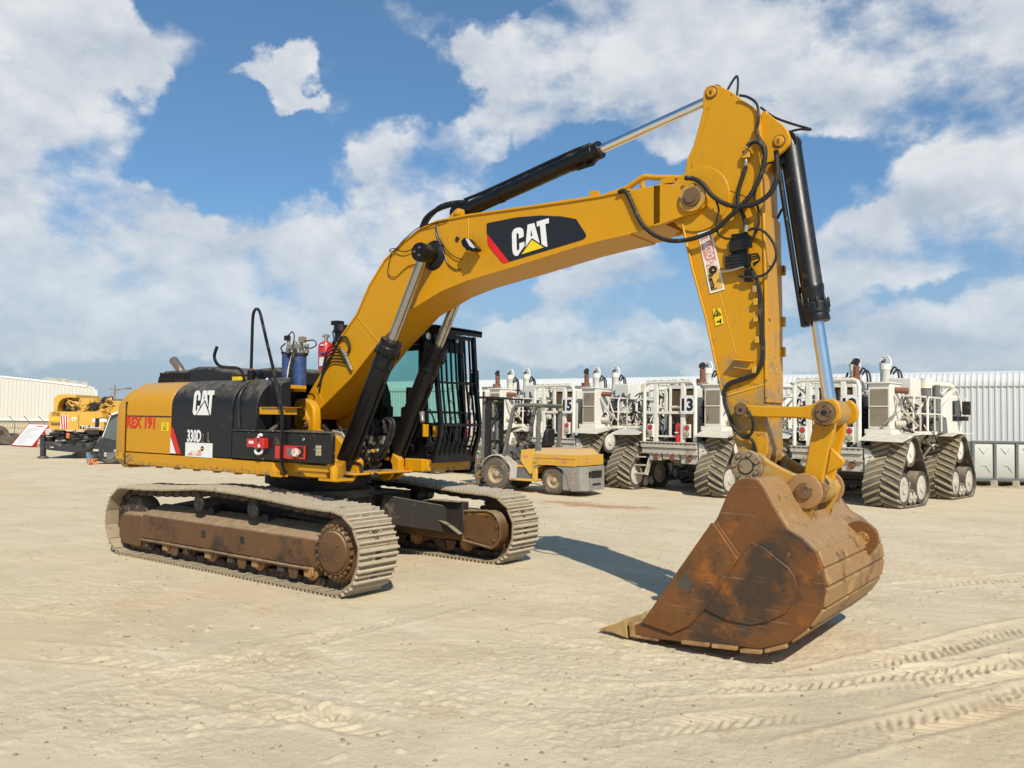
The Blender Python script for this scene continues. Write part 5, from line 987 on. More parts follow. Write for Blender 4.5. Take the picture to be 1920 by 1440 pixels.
def hose_mesh(seed):
    rr = random.Random(seed)
    m = M()
    for k in range(165):
        sgn = rr.choice((-1, 1)); a = V(rr.uniform(.45, 1.5)*sgn, rr.uniform(.6, 3.2), rr.uniform(1.3, 2.5)); b = a+V(rr.uniform(-.4, .4), rr.uniform(-.5, .5), rr.uniform(-.7, .7)); c = a.lerp(b, .5)+V(rr.uniform(-.2, .2), rr.uniform(-.2, .2), rr.uniform(-.1, .3))
        m.tube([a, c, b], rr.choice((.014, .02, .03)), 6, k=rr.choice((0, 0, 0, 1, 2)), sub=4)
    for k in range(8): x = rr.uniform(-.35, .35); m.tube([V(x, .2, 1.32), V(x+.1, .25, 1.6), V(x+.25, .3, 1.4), V(x+.3, .4, 1.3)], .025, 6, k=0, sub=4)
    for k in range(14): a = V(rr.choice((-1, 1))*rr.uniform(.55, 1.45), rr.uniform(1.0, 3.0), rr.uniform(1.4, 2.3)); m.bar(a, a+V(rr.uniform(-.3, .3), rr.uniform(-.4, .4), rr.uniform(.2, .7)), .04, .04, k=1)
    return m.mesh('hydraulic_hoses', [Rub, Wh, Stl], 60)
def make_truck():
    rt = empty('vibrator_truck'); rr = random.Random(5)
    for yy in (-.30, 3.15):
        for sg in (-1, 1):
            b = link_mesh('track_belt', BELT, rt, (sg*1.39, yy, 0))
            for me in WH_: link_mesh(me.name.split('.')[0], me, b)
            m = M(); m.prism([V(-.12, .34, .34), V(-.12, 1.50, .34), V(-.12, 1.0, 1.1), V(-.12, .7, 1.1)], (.24, 0, 0), 0); m.bar((sg*.2, .40, .46), (sg*.2, 1.45, .46), .06, .14, k=1); m.build('track_frame', [DkM, Wh], b, bev=.02)
    m = M(); m.bb((-.50, .25, .95), (.50, 6.2, 1.28), 0); m.bb((-.75, .15, .72), (-.28, .9, 1.05), 0); m.bb((-.9, .35, .95), (.9, 1.3, 1.25), 1)
    for yy in (.55, 4.0): m.cyl((-1.2, yy, 1.2) if yy > 1 else (-1.2, .56, 1.2), (1.2, yy if yy > 1 else .56, 1.2), .14, n=14, k=1); m.lathe((-.3, yy, .95), (.3, yy, .95), [(0, .18), (.5, .32), (1, .18)], 18, 1)
    m.bb((-.45, 1.6, .55), (.45, 3.0, .95), 1); m.bb((-1.0, 1.9, .28), (1.0, 2.8, .42), 1); m.bb((-.7, 2.0, .42), (.7, 2.7, .6), 1); m.build('chassis', [DkM, Gry], rt, bev=.02)
    # rear bumper with its row of holes
    m = M(); m.bb((-.86, -.06, 1.14), (.86, .26, 1.28), 0); m.bb((-.84, -.02, .99), (.84, .2, 1.13), 0); m.bb((-.88, -.09, 1.27), (.88, .27, 1.295), 0); m.bb((-.88, -.05, .975), (.88, .2, .992), 0)
    for k in range(13): m.cyl((-.78+k*.13, -.064, 1.245), (-.78+k*.13, -.02, 1.245), .022, n=8, k=1)
    for k in range(9): m.box((-.7+k*.175, -.085+.02, 1.0), (.05, .012, .018), k=2)
    m.build('rear_bumper', [WhG, DkM, RstP], rt, bev=.008)
    m = M(); m.bb((.90, -.02, .70), (1.26, .34, 1.06), 0); m.prism([V(.88, .0, 1.06), V(1.10, .0, 1.06), V(1.02, .0, 1.22), V(.88, .0, 1.30)], (0, .2, 0), 0); m.bb((-.62, .0, .80), (-.25, .3, .98), 1); m.bb((-.2, .0, .84), (.3, .3, .99), 1); m.bb((.35, .02, .74), (.86, .3, .98), 1)
    for x in (-.40, .10, .60): m.lathe((x, -.03, .88), (x, .06, .88), [(0, .07), (1, .09)], 14, 2)
    m.build('rear_locker', [Wh, WhG, RstP], rt, bev=.015)
    # guard frame
    m = M(); zt = 2.86; z0 = 1.295
    m.tube([V(-.78, 0, z0), V(-.78, 0, zt-.16), V(-.74, 0, zt-.05), V(-.63, 0, zt), V(.63, 0, zt), V(.74, 0, zt-.05), V(.78, 0, zt-.16), V(.78, 0, z0)], .05, 10, False, 0)
    for x in (-.42, .42): m.bb((x-.06, -.03, z0), (x+.06, .05, zt-.02), 0)
    m.bar(V(-.78, 0, 2.06), V(.78, 0, 2.06), .05, .07, k=0); m.bar(V(-.36, .02, zt-.10), V(.36, .02, zt-.10), .04, .05, k=0); m.bar(V(.02, .02, 1.42), V(.02, .02, zt-.1), .05, .06, k=0); m.bar(V(-.36, .02, 1.44), V(.36, .02, 1.44), .04, .05, k=0); m.bar(V(.05, .02, 2.22), V(.36, .02, 2.22), .04, .04, k=0); m.bar(V(-.74, .02, 2.44), V(-.46, .02, 2.44), .04, .03, k=0)
    for k in range(7): m.box((-.7+.22*k+rr.uniform(-.05, .05), -.002, zt+.045), (.09, .06, .012), k=1)
    gf = m.build('guard_frame', [Wh, RstP], rt, bev=.01)
    for x in (-.55, .58):
        m = M(); m.bb((x-.085, -.07, 1.42), (x+.085, .0, 1.76), 0); m.cyl((x, -.085, 1.67), (x, -.06, 1.67), .062, n=14, k=1); m.cyl((x, -.085, 1.51), (x, -.06, 1.51), .062, n=14, k=2); m.lathe((x, -.09, 1.51), (x, -.066, 1.51), [(0, .045), (1, .07)], 14, 2); m.cyl((x, -.078, 1.67), (x, -.068, 1.67), .072, n=14, k=3); m.cyl((x, -.078, 1.51), (x, -.068, 1.51), .072, n=14, k=3); m.build('tail_lamp', [Wh, RedL, AmbL, DkM], gf, bev=.008)
    m = M(); m.lathe((.27, .0, z0), (.27, .0, z0+.50), [(0, .065), (.85, .07), (.95, .05), (1, .025)], 14, 0); m.box((.27, -.0, z0+.53), (.05, .04, .06), k=1); m.box((.27, -.07, z0+.25), (.11, .012, .03), k=2); m.tube([V(.27, -.03, z0+.52), V(.33, -.06, z0+.40), V(.34, -.06, z0+.2)], .012, 6, k=1); m.build('extinguisher', [RedP, DkM, WhD], rt)
    # radiators and engine behind the frame
    m = M(); m.bb((-.40, .55, 1.34), (.40, .75, 2.72), 0); m.bb((-.36, .535, 1.75), (-.03, .56, 2.66), 1); m.bb((.06, .535, 1.55), (.38, .56, 2.66), 1); m.bb((-.36, .53, 2.18), (-.02, .545, 2.22), 2); m.bb((-.44, .5, 2.70), (.44, .8, 2.78), 3); m.bb((.42, .5, 1.34), (.5, .8, 2.72), 3); m.bb((-.5, .5, 1.34), (-.42, .8, 2.72), 3); m.build('radiator', [DkM, Brn, WhG, Wh], rt, bev=.006)
    m = M(); m.bb((.86, .30, 1.72), (1.36, .95, 2.76), 0); m.bb((.80, .22, 1.60), (1.42, 1.0, 1.72), 0); m.bb((.80, .25, 2.76), (1.38, .97, 2.80), 0); cb = m.build('radiator_cabinet', Wh, rt, bev=.015)
    m = M(); m.bb((.92, .285, 1.80), (1.31, .31, 2.64), 0); m.bar(V(.90, .28, 2.24), V(1.33, .28, 2.24), .02, .025, k=1); m.build('mesh_screen', [Msh, Wh], cb)
    m = M(); m.cyl((1.36, .6, 2.62), (1.62, .7, 2.60), .07, n=12, k=0); m.cyl((1.36, .6, 1.85), (1.55, .7, 1.85), .08, n=12, k=1); m.tube([V(1.38, .5, 2.5), V(1.5, .6, 2.2), V(1.75, .9, 1.8)], .03, 8, k=1); m.build('coolant_pipe', [RstP, WhG], rt)
    m = M(); m.bb((-.70, .9, 1.3), (.75, 2.1, 2.2), 0); m.bb((-.5, 1.0, 2.2), (.5, 2.0, 2.55), 1); m.lathe((-.55, 1.3, 2.75), (.35, 1.3, 2.75), [(0, .1), (.05, .16), (.95, .16), (1, .1)], 14, 1)
    for k in range(26): a = V(rr.uniform(-1, 1), rr.uniform(.7, 2.3), rr.uniform(1.4, 2.5)); m.box(a, (rr.uniform(.05, .25), rr.uniform(.05, .3), rr.uniform(.05, .25)), k=rr.choice((0, 1, 2, 2)))
    m.build('engine', [DkM, Gry, WhG], rt, bev=.01)
    m = M(); m.cyl((.12, 1.35, 2.55), (.12, 1.35, 3.0), .13, n=16, k=0); m.cyl((.16, 1.35, 3.0), (.16, 1.35, 3.26), .075, n=14, k=0); ex = m.build('exhaust_stack', RstP, rt)
    m = M(); m.lathe((.16, 1.33, 3.30), (.16, 1.33, 3.32), [(0, .10), (1, .10)], 18); m.v = [tuple(V(.16, 1.33, 3.36)+Matrix.Rotation(1.2, 3, 'X') @ (Vector(p)-V(.16, 1.33, 3.31))) for p in m.v]; m.box((.16, 1.40, 3.28), (.04, .06, .06)); m.build('rain_cap', DkM, ex)
    # lift masts with lifting rings, cross head and hoses
    for x in (-.36, .42):
        m = M(); m.lathe((x, 2.5, 1.0), (x, 2.5, 3.36), [(0, .12), (.55, .12), (.56, .14), (.62, .14), (.63, .125), (.93, .125), (.94, .14), (1, .13)], 20, 0); ms = m.build('lift_mast', Wh, rt)
        m = M(); m.tube([V(x-.13, 2.5, 3.30), V(x-.13, 2.5, 3.46), V(x-.07, 2.5, 3.55), V(x+.07, 2.5, 3.55), V(x+.13, 2.5, 3.46), V(x+.13, 2.5, 3.30)], .025, 8, False, 0); m.box((x, 2.46, 3.44), (.05, .06, .1), k=1); m.box((x-.05, 2.45, 3.42), (.05, .06, .06), k=2); m.build('mast_ring', [Wh, Gry, DkM], ms)
        m = M()
        for o in (0, .07): m.tube([V(x+.12+o, 2.5, 3.1), V(x+.22+o, 2.5, 3.28-o), V(x+.32+o, 2.5, 3.1), V(x+.34+o, 2.5, 2.6), V(x+.3+o, 2.5, 2.0)], .024, 7, k=0)
        m.build('mast_hose', Rub, ms)
    m = M(); m.bb((-.75, 2.3, 2.45), (.85, 2.7, 2.66), 0); m.bb((.62, 2.2, 2.5), (1.15, 3.2, 2.98), 0); m.bb((-.9, 2.25, 1.25), (-.7, 2.75, 2.5), 0); m.bb((.7, 2.25, 1.25), (.9, 2.75, 2.5), 0); m.bb((-1.1, 2.4, 2.5), (-.62, 3.1, 2.9), 0); m.bar((-.7, 2.5, 1.3), (.7, 2.5, 2.4), .1, .1, k=0)
    m.bb((-.95, 3.1, 1.3), (.9, 3.6, 2.35), 0); m.bb((-.6, 2.75, 2.3), (.55, 3.3, 2.75), 0); m.bb((-1.35, 3.0, 1.62), (-.95, 3.5, 2.3), 0)
    m.build('lift_frame', Wh, rt, bev=.02)
    for sg in (-1, 1):   # side walkways with railings, mudguards
        m = M(); m.bb((sg*.95, 1.05, 1.60), (sg*1.62, 2.6, 1.68), 0); m.bb((sg*.95, 1.05, 1.68), (sg*1.60, 2.55, 1.69), 1); wk = m.build('walkway', [Wh, RstP], rt, bev=.008)
        m = M(); x = sg*1.58
        for a, b in ((1.1, 2.0), (2.05, 3.0)): m.tube([V(x, a, 1.68), V(x, a, 2.40), V(x, a+.08, 2.50), V(x, b-.08, 2.50), V(x, b, 2.40), V(x, b, 1.68)], .022, 7, False); m.bar(V(x, a, 2.1), V(x, b, 2.1), .03, .03); m.bar(V(x, (a+b)/2, 1.68), V(x, (a+b)/2, 2.5), .03, .03)
        m.tube([V(sg*1.0, 1.08, 1.68), V(sg*1.0, 1.08, 2.42), V(sg*1.08, 1.08, 2.5), V(x, 1.1, 2.5)], .022, 7, False); m.bar(V(sg*1.0, 1.08, 2.1), V(x, 1.1, 2.1), .03, .03); m.build('railing', Wh, wk)
        m = M(); m.loft([[V(sg*.86, y, z), V(sg*1.80, y, z-.02), V(sg*1.80, y, z+.0), V(sg*.86, y, z+.02)] for y, z in ((-.18, 1.46), (.25, 1.60), (1.3, 1.64))]); m.prism([V(sg*1.80, -.2, 1.44), V(sg*1.80, .6, 1.60), V(sg*1.80, .6, 1.66), V(sg*1.80, -.1, 1.50)], (-sg*.02, 0, 0)); m.build('mudguard', Wh, rt)
        m = M(); m.loft([[V(sg*.86, y, z), V(sg*1.80, y, z), V(sg*1.80, y, z+.02), V(sg*.86, y, z+.02)] for y, z in ((3.1, 1.56), (3.5, 1.62), (4.7, 1.62))]); m.build('mudguard', Wh, rt)
    m = M()
    for k in range(3): m.bb((-1.12, -.10-.0, .42+k*.22), (-.74, .10, .45+k*.22), 0)
    for x in (-1.14, -.72): m.bar(V(x, 0, .40), V(x+.12, .15, 1.1), .03, .16, (0, 1, 0), 0)
    m.build('access_step', [WhG], rt)
    ho = bpy.data.objects.new('hydraulic_hoses', hose_mesh(5)); COL.objects.link(ho); ho.parent = rt; tag(ho, kind='stuff')
    m = M(); m.cyl((1.25, 2.95, 1.6), (1.25, 2.95, 2.75), .11, n=16, k=0); m.cyl((1.25, 2.95, 2.75), (1.25, 2.95, 3.0), .13, n=16, k=1); m.cyl((1.30, 3.5, 1.6), (1.30, 3.5, 2.85), .09, n=14, k=0); m.build('air_cleaner', [Gry, Wh], rt)
    m = M(); m.loft([[V(.95, 2.75, 1.62), V(1.55, 2.75, 1.62), V(1.55, 3.6, 1.62), V(.95, 3.6, 1.62)], [V(.95, 2.7, 2.02), V(1.5, 2.7, 2.02), V(1.5, 3.65, 2.02), V(.95, 3.65, 2.02)], [V(.98, 2.8, 2.12), V(1.35, 2.8, 2.12), V(1.35, 3.55, 2.12), V(.98, 3.55, 2.12)]]); m.build('battery_box', Gry, rt, bev=.02)
    m = M(); m.tube([V(1.15, 3.2, 2.85), V(1.35, 4.0, 2.88), V(1.42, 4.3, 2.8), V(1.3, 4.2, 2.55), V(1.1, 3.8, 2.2)], .075, 10); m.build('intake_pipe', Wh, rt)
    m = M(); m.prism([V(-1.0, 3.6, 1.40), V(-1.0, 3.6, 1.75), V(-1.0, 4.3, 2.1), V(-1.0, 4.4, 2.60), V(-1.0, 5.5, 2.68), V(-1.0, 5.75, 2.0), V(-1.0, 5.75, 1.2), V(-1.0, 4.6, 1.2)], (2.25, 0, 0)); cbn = m.build('cab', Wh, rt, bev=.05, seg=3)
    m = M()
    for x in (-1.012, 1.262): m.prism([V(x, 4.9, 1.95), V(x, 4.9, 2.48), V(x, 5.45, 2.52), V(x, 5.6, 1.95)], (-.02 if x > 0 else .02, 0, 0))
    m.build('cab_window', pmat('dark_cab_window', (.02, .025, .028), .08, 0, .1, 3) if 'dark_cab_window' not in bpy.data.materials else bpy.data.materials['dark_cab_window'], cbn)
    m = M(); m.tube([V(1.25, 5.3, 2.6), V(1.42, 5.35, 2.56), V(1.46, 5.35, 2.45)], .018, 6, k=0); m.box((1.46, 5.35, 2.30), (.20, .07, .36), k=1); m.box((1.40, 5.3, 2.02), (.24, .08, .12), k=1); m.build('mirror', [Wh, DkM], cbn, bev=.02)
    m = M(); m.tube([V(1.1, 4.5, 2.65), V(1.12, 4.9, 2.8), V(1.18, 5.3, 2.8), V(1.22, 5.6, 2.55), V(1.24, 5.75, 2.1)], .03, 8); m.tube([V(1.2, 4.6, 2.2), V(1.25, 5.0, 2.75), V(1.27, 5.4, 2.6), V(1.27, 5.65, 1.9)], .022, 8); m.build('cab_rail', Wh, cbn)
    return rt
def number_plate(rt, txt):
    gf = [c for c in rt.children if c.name.startswith('guard_frame')][0]
    m = M(); m.bb((.385, -.085, 2.03), (.815, -.06, 2.50), 0); text(m, txt, (.43, -.0865, 2.10), (1, 0, 0), (0, 0, 1), .33, .34, .045, 1, .002)
    for x in (.41, .79):
        for z in (2.06, 2.47): m.cyl((x, -.092, z), (x, -.08, z), .012, n=6, k=1)
    m.build('number_plate', [WhD, BkD], gf)
T0 = make_truck()
TL = {'12': 'white vibrator truck numbered 12, closest to the tall ribbed shed wall at the right', '13': 'white vibrator truck numbered 13 with a red extinguisher, seen left of the excavator stick', '15': 'white vibrator truck numbered 15 parked just behind the yellow forklift', '11': 'white vibrator truck numbered 11, mostly hidden behind the excavator cab and the forklift mast'}
for i, (num, px, py, rz) in enumerate((('12', 1549, 941, -8.5), ('13', 1254, 922, -8), ('15', 1037, 901, -8), ('11', 868, 891, -8))):
    o = T0 if i == 0 else copy_tree(T0)
    p = Z(px, py); o.location = (p.x, p.y, 0); o.rotation_euler = (0, 0, R(rz)); tag(o, TL[num], 'truck', 'white vibrator trucks parked in a row')
bpy.context.view_layer.update()
TRK = [o for o in COL.objects if o.name.startswith('vibrator_truck')]
for o, num in zip(sorted(TRK, key=lambda q: q.name), ('12', '13', '15', '11')):
    number_plate(o, num)
    if num != '12':       # every truck carries its own run of hoses and pipes
        h = [c for c in o.children if c.name.startswith('hydraulic_hoses')][0]; h.data = hose_mesh(int(num))
    if num == '12':
        for c in [c for c in o.children if c.name.startswith('extinguisher')]: bpy.data.objects.remove(c)
# ================================================================= FORKLIFT
def make_forklift():
    g0 = Z(928, 919); g1 = Z(1050, 928); rt = empty('forklift', (0, 0, 0)); tag(rt, 'dusty yellow and grey forklift parked in front of the white trucks', 'forklift')
    d = (g0-g1); d.z = 0; d.normalize(); yv = V(-d.y, d.x, 0); hw = .62
    rt.location = V(g0.x, g0.y, 0)-yv*hw; rt.rotation_euler = (0, 0, math.atan2(d.y, d.x))   # x forward, y left (towards the camera)
    def wheel(x, y, r, w, name='wheel'):
        sg = 1 if y > 0 else -1; m = M(); m.lathe((x, y-sg*w/2, r), (x, y+sg*w/2, r), [(0, r*.6), (.0, r*.86), (.12, r*.97), (.25, r), (.75, r), (.88, r*.97), (1, r*.86), (1, r*.62), (.9, r*.58)], 30, 0, False)
        for i in range(26):
            a = 2*math.pi*i/26; c = V(x+math.cos(a)*r*.985, y+sg*w*.3, r+math.sin(a)*r*.985); m.box(c, (r*.10, w*.30, .02), Matrix.Rotation(-a+math.pi/2, 3, 'Y'), 0)
        o = m.build(name, Tyr, rt)
        m = M(); m.lathe((x, y-sg*w*.1, r), (x, y+sg*w*.40, r), [(0, r*.58), (.7, r*.60), (1, r*.62), (1, r*.54), (.5, r*.45), (.45, r*.2), (.9, r*.18), (1, r*.12)], 26, 0)
        for i in range(6): a = i*math.pi/3; m.cyl((x+r*.3*math.cos(a), y+sg*w*.1, r+r*.3*math.sin(a)), (x+r*.3*math.cos(a), y+sg*w*.2, r+r*.3*math.sin(a)), .02, n=6, k=1)
        m.build('rim', [pmat('sandy_wheel_rim', (.40, .31, .17), .6, 0, .15, 8, [((.20, .14, .08), 8, .54, .7, .8)], .1, 50) if 'sandy_wheel_rim' not in bpy.data.materials else bpy.data.materials['sandy_wheel_rim'], Stl], o)
    wheel(0, hw-.13, .42, .27); wheel(0, -hw+.13, .42, .27); wheel(-1.70, hw-.19, .335, .24); wheel(-1.70, -hw+.19, .335, .24)
    m = M(); m.loft([[V(x, -hw+.05, z) for x, z in sec]+[V(x, hw-.06, z) for x, z in sec[::-1]] for sec in ([(-1.05, .28), (.1, .35)], [(-1.15, .85), (-.1, .75)])], k=0)
    m.bb((-1.22, -.5, .28), (-.42, hw-.02, .34), 1); m.prism([V(-1.26, hw-.08, .30), V(-1.12, hw-.08, .30), V(-1.12, hw-.08, .78), V(-1.26, hw-.08, .78)], (0, .06, 0), 1); m.bb((-1.1, .2, .62), (-.45, hw-.04, .68), 1)
    m.bb((-.85, hw-.12, .36), (-.62, hw-.07, .56), 2); m.bb((-1.08, hw-.12, .36), (-.90, hw-.07, .54), 3); m.build('frame', [Gry, YeF, WhG, DkM], rt, bev=.012)
    m = M()    # mudguards over the drive wheels
    for sg in (-1, 1):
        m = M(); arc = [(.50*math.cos(a), .42+.47*math.sin(a)) for a in [math.pi*(.12+.80*i/10) for i in range(11)]]
        m.loft([[V(x, sg*(hw-.30), z), V(x, sg*hw, z), V(x, sg*hw, z+.03), V(x, sg*(hw-.30), z+.03)] for x, z in arc]); m.prism([V(-.44, sg*(hw-.02), .62), V(-.42, sg*(hw-.02), .30), V(-.62, sg*(hw-.02), .28), V(-.66, sg*(hw-.02), .72), V(-.40, sg*(hw-.02), .84), V(-.1, sg*(hw-.02), .89)], (0, -sg*.03, 0)); m.build('mudguard', WhG, rt, bev=.008)
    #, WhG, rt, bev=.008)
    m = M()    # yellow hood, side panel
    m.loft([[V(-2.36, -y, .70), V(-1.14, -y, .70), V(-1.14, y, .70), V(-2.36, y, .70)] for y in (.60,)]+[[V(-2.36, -.60, .98), V(-1.16, -.60, .98), V(-1.16, .60, .98), V(-2.36, .60, .98)], [V(-2.25, -.46, 1.12), V(-1.25, -.48, 1.12), V(-1.25, .48, 1.12), V(-2.25, .46, 1.12)]], k=0)
    m.prism([V(-1.16, .60, .50), V(-1.16, .60, 1.10), V(-.78, .60, 1.06), V(-.76, .60, .78), V(-1.05, .60, .46)], (0, -1.2, 0), 1); m.bb((-2.5, -.56, .72), (-2.3, .56, .98), 0)
    m.bb((-2.38, .596, .865), (-1.16, .606, .875), 2)
    hd = m.build('hood', [pmat('dusty_hood_paint', (.60, .33, .04), .55, 0, .1, 3, [((.38, .27, .15), 5, .56, .70, .8), ((.12, .06, .03), 15, .66, .71, .8)], .05, 30, dust=(.50, .37, .22), dusta=.85), YeF, DkM], rt, bev=.03)
    m = M(); text(m, 'TMU', (-.82, .602, .86), (-1, 0, 0), (0, 0, 1), .07, .17, .03, 0, .003); m.build('side_lettering', [RdF], hd); m = M(); text(m, '143', (-1.95, .608, .78), (-1, 0, 0), (0, 0, 1), .06, .15, .03, 0, .003); m.build('side_lettering', [RdF], hd); m = M(); text(m, '18', (-2.515, .30, .80), (0, -1, 0), (0, 0, 1), .10, .12, .03, 0, .003); m.build('side_lettering', [RdF], hd)
    m = M(); m.prism([V(-1.75, .608, .93), V(-1.85, .608, .88), V(-1.92, .608, .90)], (0, .002, 0), 0); m.build('side_lettering', [RdF], hd)
    m = M()    # counterweight with arch over the steering wheel
    cw = [V(-2.45, 0, .68), V(-1.18, 0, .68), V(-1.18, 0, .60), V(-1.32, 0, .66), V(-1.52, 0, .71), V(-1.75, 0, .71), V(-1.98, 0, .62), V(-2.12, 0, .45), V(-2.18, 0, .20), V(-2.26, 0, .10), V(-2.48, 0, .12)]
    m.prism([V(p.x, .60, p.z) for p in cw], (0, -.20, 0), 0); m.prism([V(p.x, -.40, p.z) for p in cw], (0, -.20, 0), 0); m.loft([[V(-2.0, -.58, z), V(-2.0, .58, z), V(-2.46, .58, z), V(-2.62, .40, z), V(-2.62, -.40, z), V(-2.46, -.58, z)] for z in (.12, .70)], k=0); m.bb((-2.63, -.25, .42), (-2.55, .25, .60), 1); m.bb((-2.63, -.2, .24), (-2.57, .2, .29), 1); m.bb((-2.635, .28, .44), (-2.60, .4, .58), 1)
    for k, z in enumerate((.56, .47, .30)): m.box((-2.30, .603, z), (.05, .004, .05), k=2)
    m.build('counterweight', [pmat('scuffed_grey_iron', (.25, .235, .205), .6, 0, .12, 4, [((.36, .31, .24), 4, .52, .72, .8), ((.12, .08, .05), 9, .62, .72, .8)], .08, 40, dust=SAND, dusta=.3), DkM, RdF], rt, bev=.025)
    m = M()    # overhead guard
    for y in (-.50, .50):
        m.bar(V(-.18, y, .86), V(-.46, y, 2.10), .07, .10, (0, 1, 0)); m.bar(V(-1.22, y, 1.05), V(-1.24, y, 2.12), .08, .09, (0, 1, 0)); m.tube([V(-.46, y, 2.08), V(-.52, y, 2.16), V(-.64, y, 2.19), V(-1.32, y, 2.19)], .05, 8, False); m.prism([V(-1.10, y-.04, 1.0), V(-1.36, y-.04, 1.0), V(-1.30, y-.04, 1.2), V(-1.16, y-.04, 1.2)], (0, .08, 0))
        m.bar(V(-1.28, y*.0-.50 if y < 0 else .50, 2.16), V(-1.28, -y, 2.16), .07, .07)
    for k in range(6): m.bar(V(-.58, -.42+k*.168, 2.20), V(-1.30, -.42+k*.168, 2.20), .03, .04)
    m.build('overhead_guard', Gry, rt, bev=.01)
    m = M()
    for y in (-.28, .28): m.bb((.42, y-.055, .25), (.56, y+.055, 2.38), 0); m.bb((.52, y-.03, .22), (.68, y+.03, 2.30), 1)
    for z in (.6, 1.2, 1.8, 2.33): m.bb((.44, -.30, z), (.54, .30, z+.07), 0)
    for y in (-.14, .14): m.cyl((.50, y, .4), (.50, y, 2.0), .045, n=10, k=1); m.tube([V(.46, y, 1.6), V(.36, y, 2.0), V(.44, y, 2.3), V(.55, y, 2.2)], .025, 6, k=2)
    m.bb((.40, -.44, 2.36), (.74, .44, 2.42), 0); m.bar(V(.3, .0, 2.38), V(-.35, .0, 2.34), .5, .04, k=0); m.cyl((.3, .3, 1.0), (-.25, .35, .55), .05, n=10, k=1); ma = m.build('mast', [DkM, Gry, Rub], rt, bev=.008)
    m = M(); m.bb((.64, -.58, .10), (.70, .58, .18)); m.bb((.64, -.58, .55), (.70, .58, .64))
    for y in (-.57, -.25, .25, .53): m.bb((.65, y, .1), (.69, y+.04, 1.05))
    m.bb((.65, -.57, 1.0), (.69, .57, 1.05)); m.build('fork_carriage', Gry, ma, bev=.006)
    for y in (-.32, .32): m = M(); m.prism([V(.70, y-.06, .75), V(.76, y-.06, .75), V(.77, y-.06, .09), V(1.85, y-.06, .05), V(1.85, y-.06, .03), V(.70, y-.06, .03)], (0, .12, 0)); m.build('fork', RustL, ma)
    m = M(); m.loft([[V(-.75, -.25, z), V(-1.18, -.25, z), V(-1.18, .25, z), V(-.75, .25, z)] for z in (1.08, 1.2)], k=0); m.loft([[V(-1.12-(z-1.1)*.15, -w, z), V(-1.24-(z-1.1)*.15, -w, z), V(-1.24-(z-1.1)*.15, w, z), V(-1.12-(z-1.1)*.15, w, z)] for z, w in ((1.15, .24), (1.5, .2), (1.6, .14))], k=0); m.build('seat', BkP, rt, bev=.03)
    m = M(); m.bb((-.30, -.35, .80), (-.15, .35, 1.15), 0); m.bar(V(-.25, .1, 1.05), V(-.48, .1, 1.38), .05, .05, k=1); c = V(-.50, .1, 1.40); m.tube([c+V(.07*math.sin(a)*.8, .17*math.cos(a), .14*math.sin(a)) for a in [i*math.pi/6 for i in range(13)]], .016, 6, False, 1)
    for k in range(4): m.bar(V(-.28, .2+k*.05, 1.1), V(-.34, .2+k*.05, 1.36), .015, .015, k=1); 
    m.tube([V(-.2, .3, .9), V(-.35, .35, 1.0), V(-.5, .3, .82)], .03, 6, k=1); m.build('controls', [Gry, DkM], rt, bev=.01)
    m = M(); c = V(-1.28, .2, 1.9); m.lathe(c, c+V(-.10, 0, 0), [(0, .06), (.5, .07), (1, .06)], 14, 0); m.cyl(c+V(-.1, 0, 0), c+V(-.11, 0, 0), .055, n=14, k=1); m.bb((-1.32, -.52, 2.05), (-1.27, -.35, 2.13), 2); m.bb((-1.32, .35, 2.05), (-1.27, .50, 2.13), 2); m.build('rear_lamp', [WhG, ClrL, AmbL], rt)
make_forklift()
# ================================================================= BACKGROUND
FH = V(FW.x, FW.y, 0).normalized(); RH = V(RT.x, RT.y, 0).normalized(); UZ = V(0, 0, 1)
def G(px, dep, z=0.0):
    p = CAMP+ray(px, 780)*dep; return V(p.x, p.y, z)
Shd = pmat('white_ribbed_cladding', (.62, .62, .60), .45, 0, .03, .8, [((.58, .55, .48), 1.2, .58, .85, .6)], 0, 1, stretch=(1, 1, .15))
ShdC = pmat('cream_ribbed_cladding', (.60, .575, .50), .5, 0, .03, .8, [((.58, .53, .40), 1.0, .58, .85, .6)], 0, 1, stretch=(1, 1, .15))
def ribbed(m, a, b, section, pitch=.2, dep=.035, nrm=None, k=0, fade=None):
    """corrugated sheet from a to b; section = [(distance back, height)] swept along the wall"""
    t = (b-a); L = t.length; t.normalize(); n = nrm; xs_ = []; x = 0.0
    while x < L: xs_ += [(x, 0), (x+pitch*.52, 0), (x+pitch*.62, dep), (x+pitch*.88, dep)]; x += pitch
    P = []
    sec = [Vector(s) for s in section]
    for i, s in enumerate(sec):
        tt = (sec[min(i+1, len(sec)-1)]-sec[max(i-1, 0)]).normalized(); nn = Vector((-tt.y, tt.x)) if True else None   # outward in (back, height)
        P.append([a+t*x+(-n)*(s.x)+UZ*s.y+(n*(-nn.x)+UZ*nn.y)*d for x, d in xs_])
    nx = len(xs_); vs = [p for r in P for p in r]; fs = []
    for j in range(len(P)-1):
        for i in range(nx-1): q = j*nx+i; fs.append((q, q+1, q+1+nx, q+nx))
    m.add(vs, fs, k)
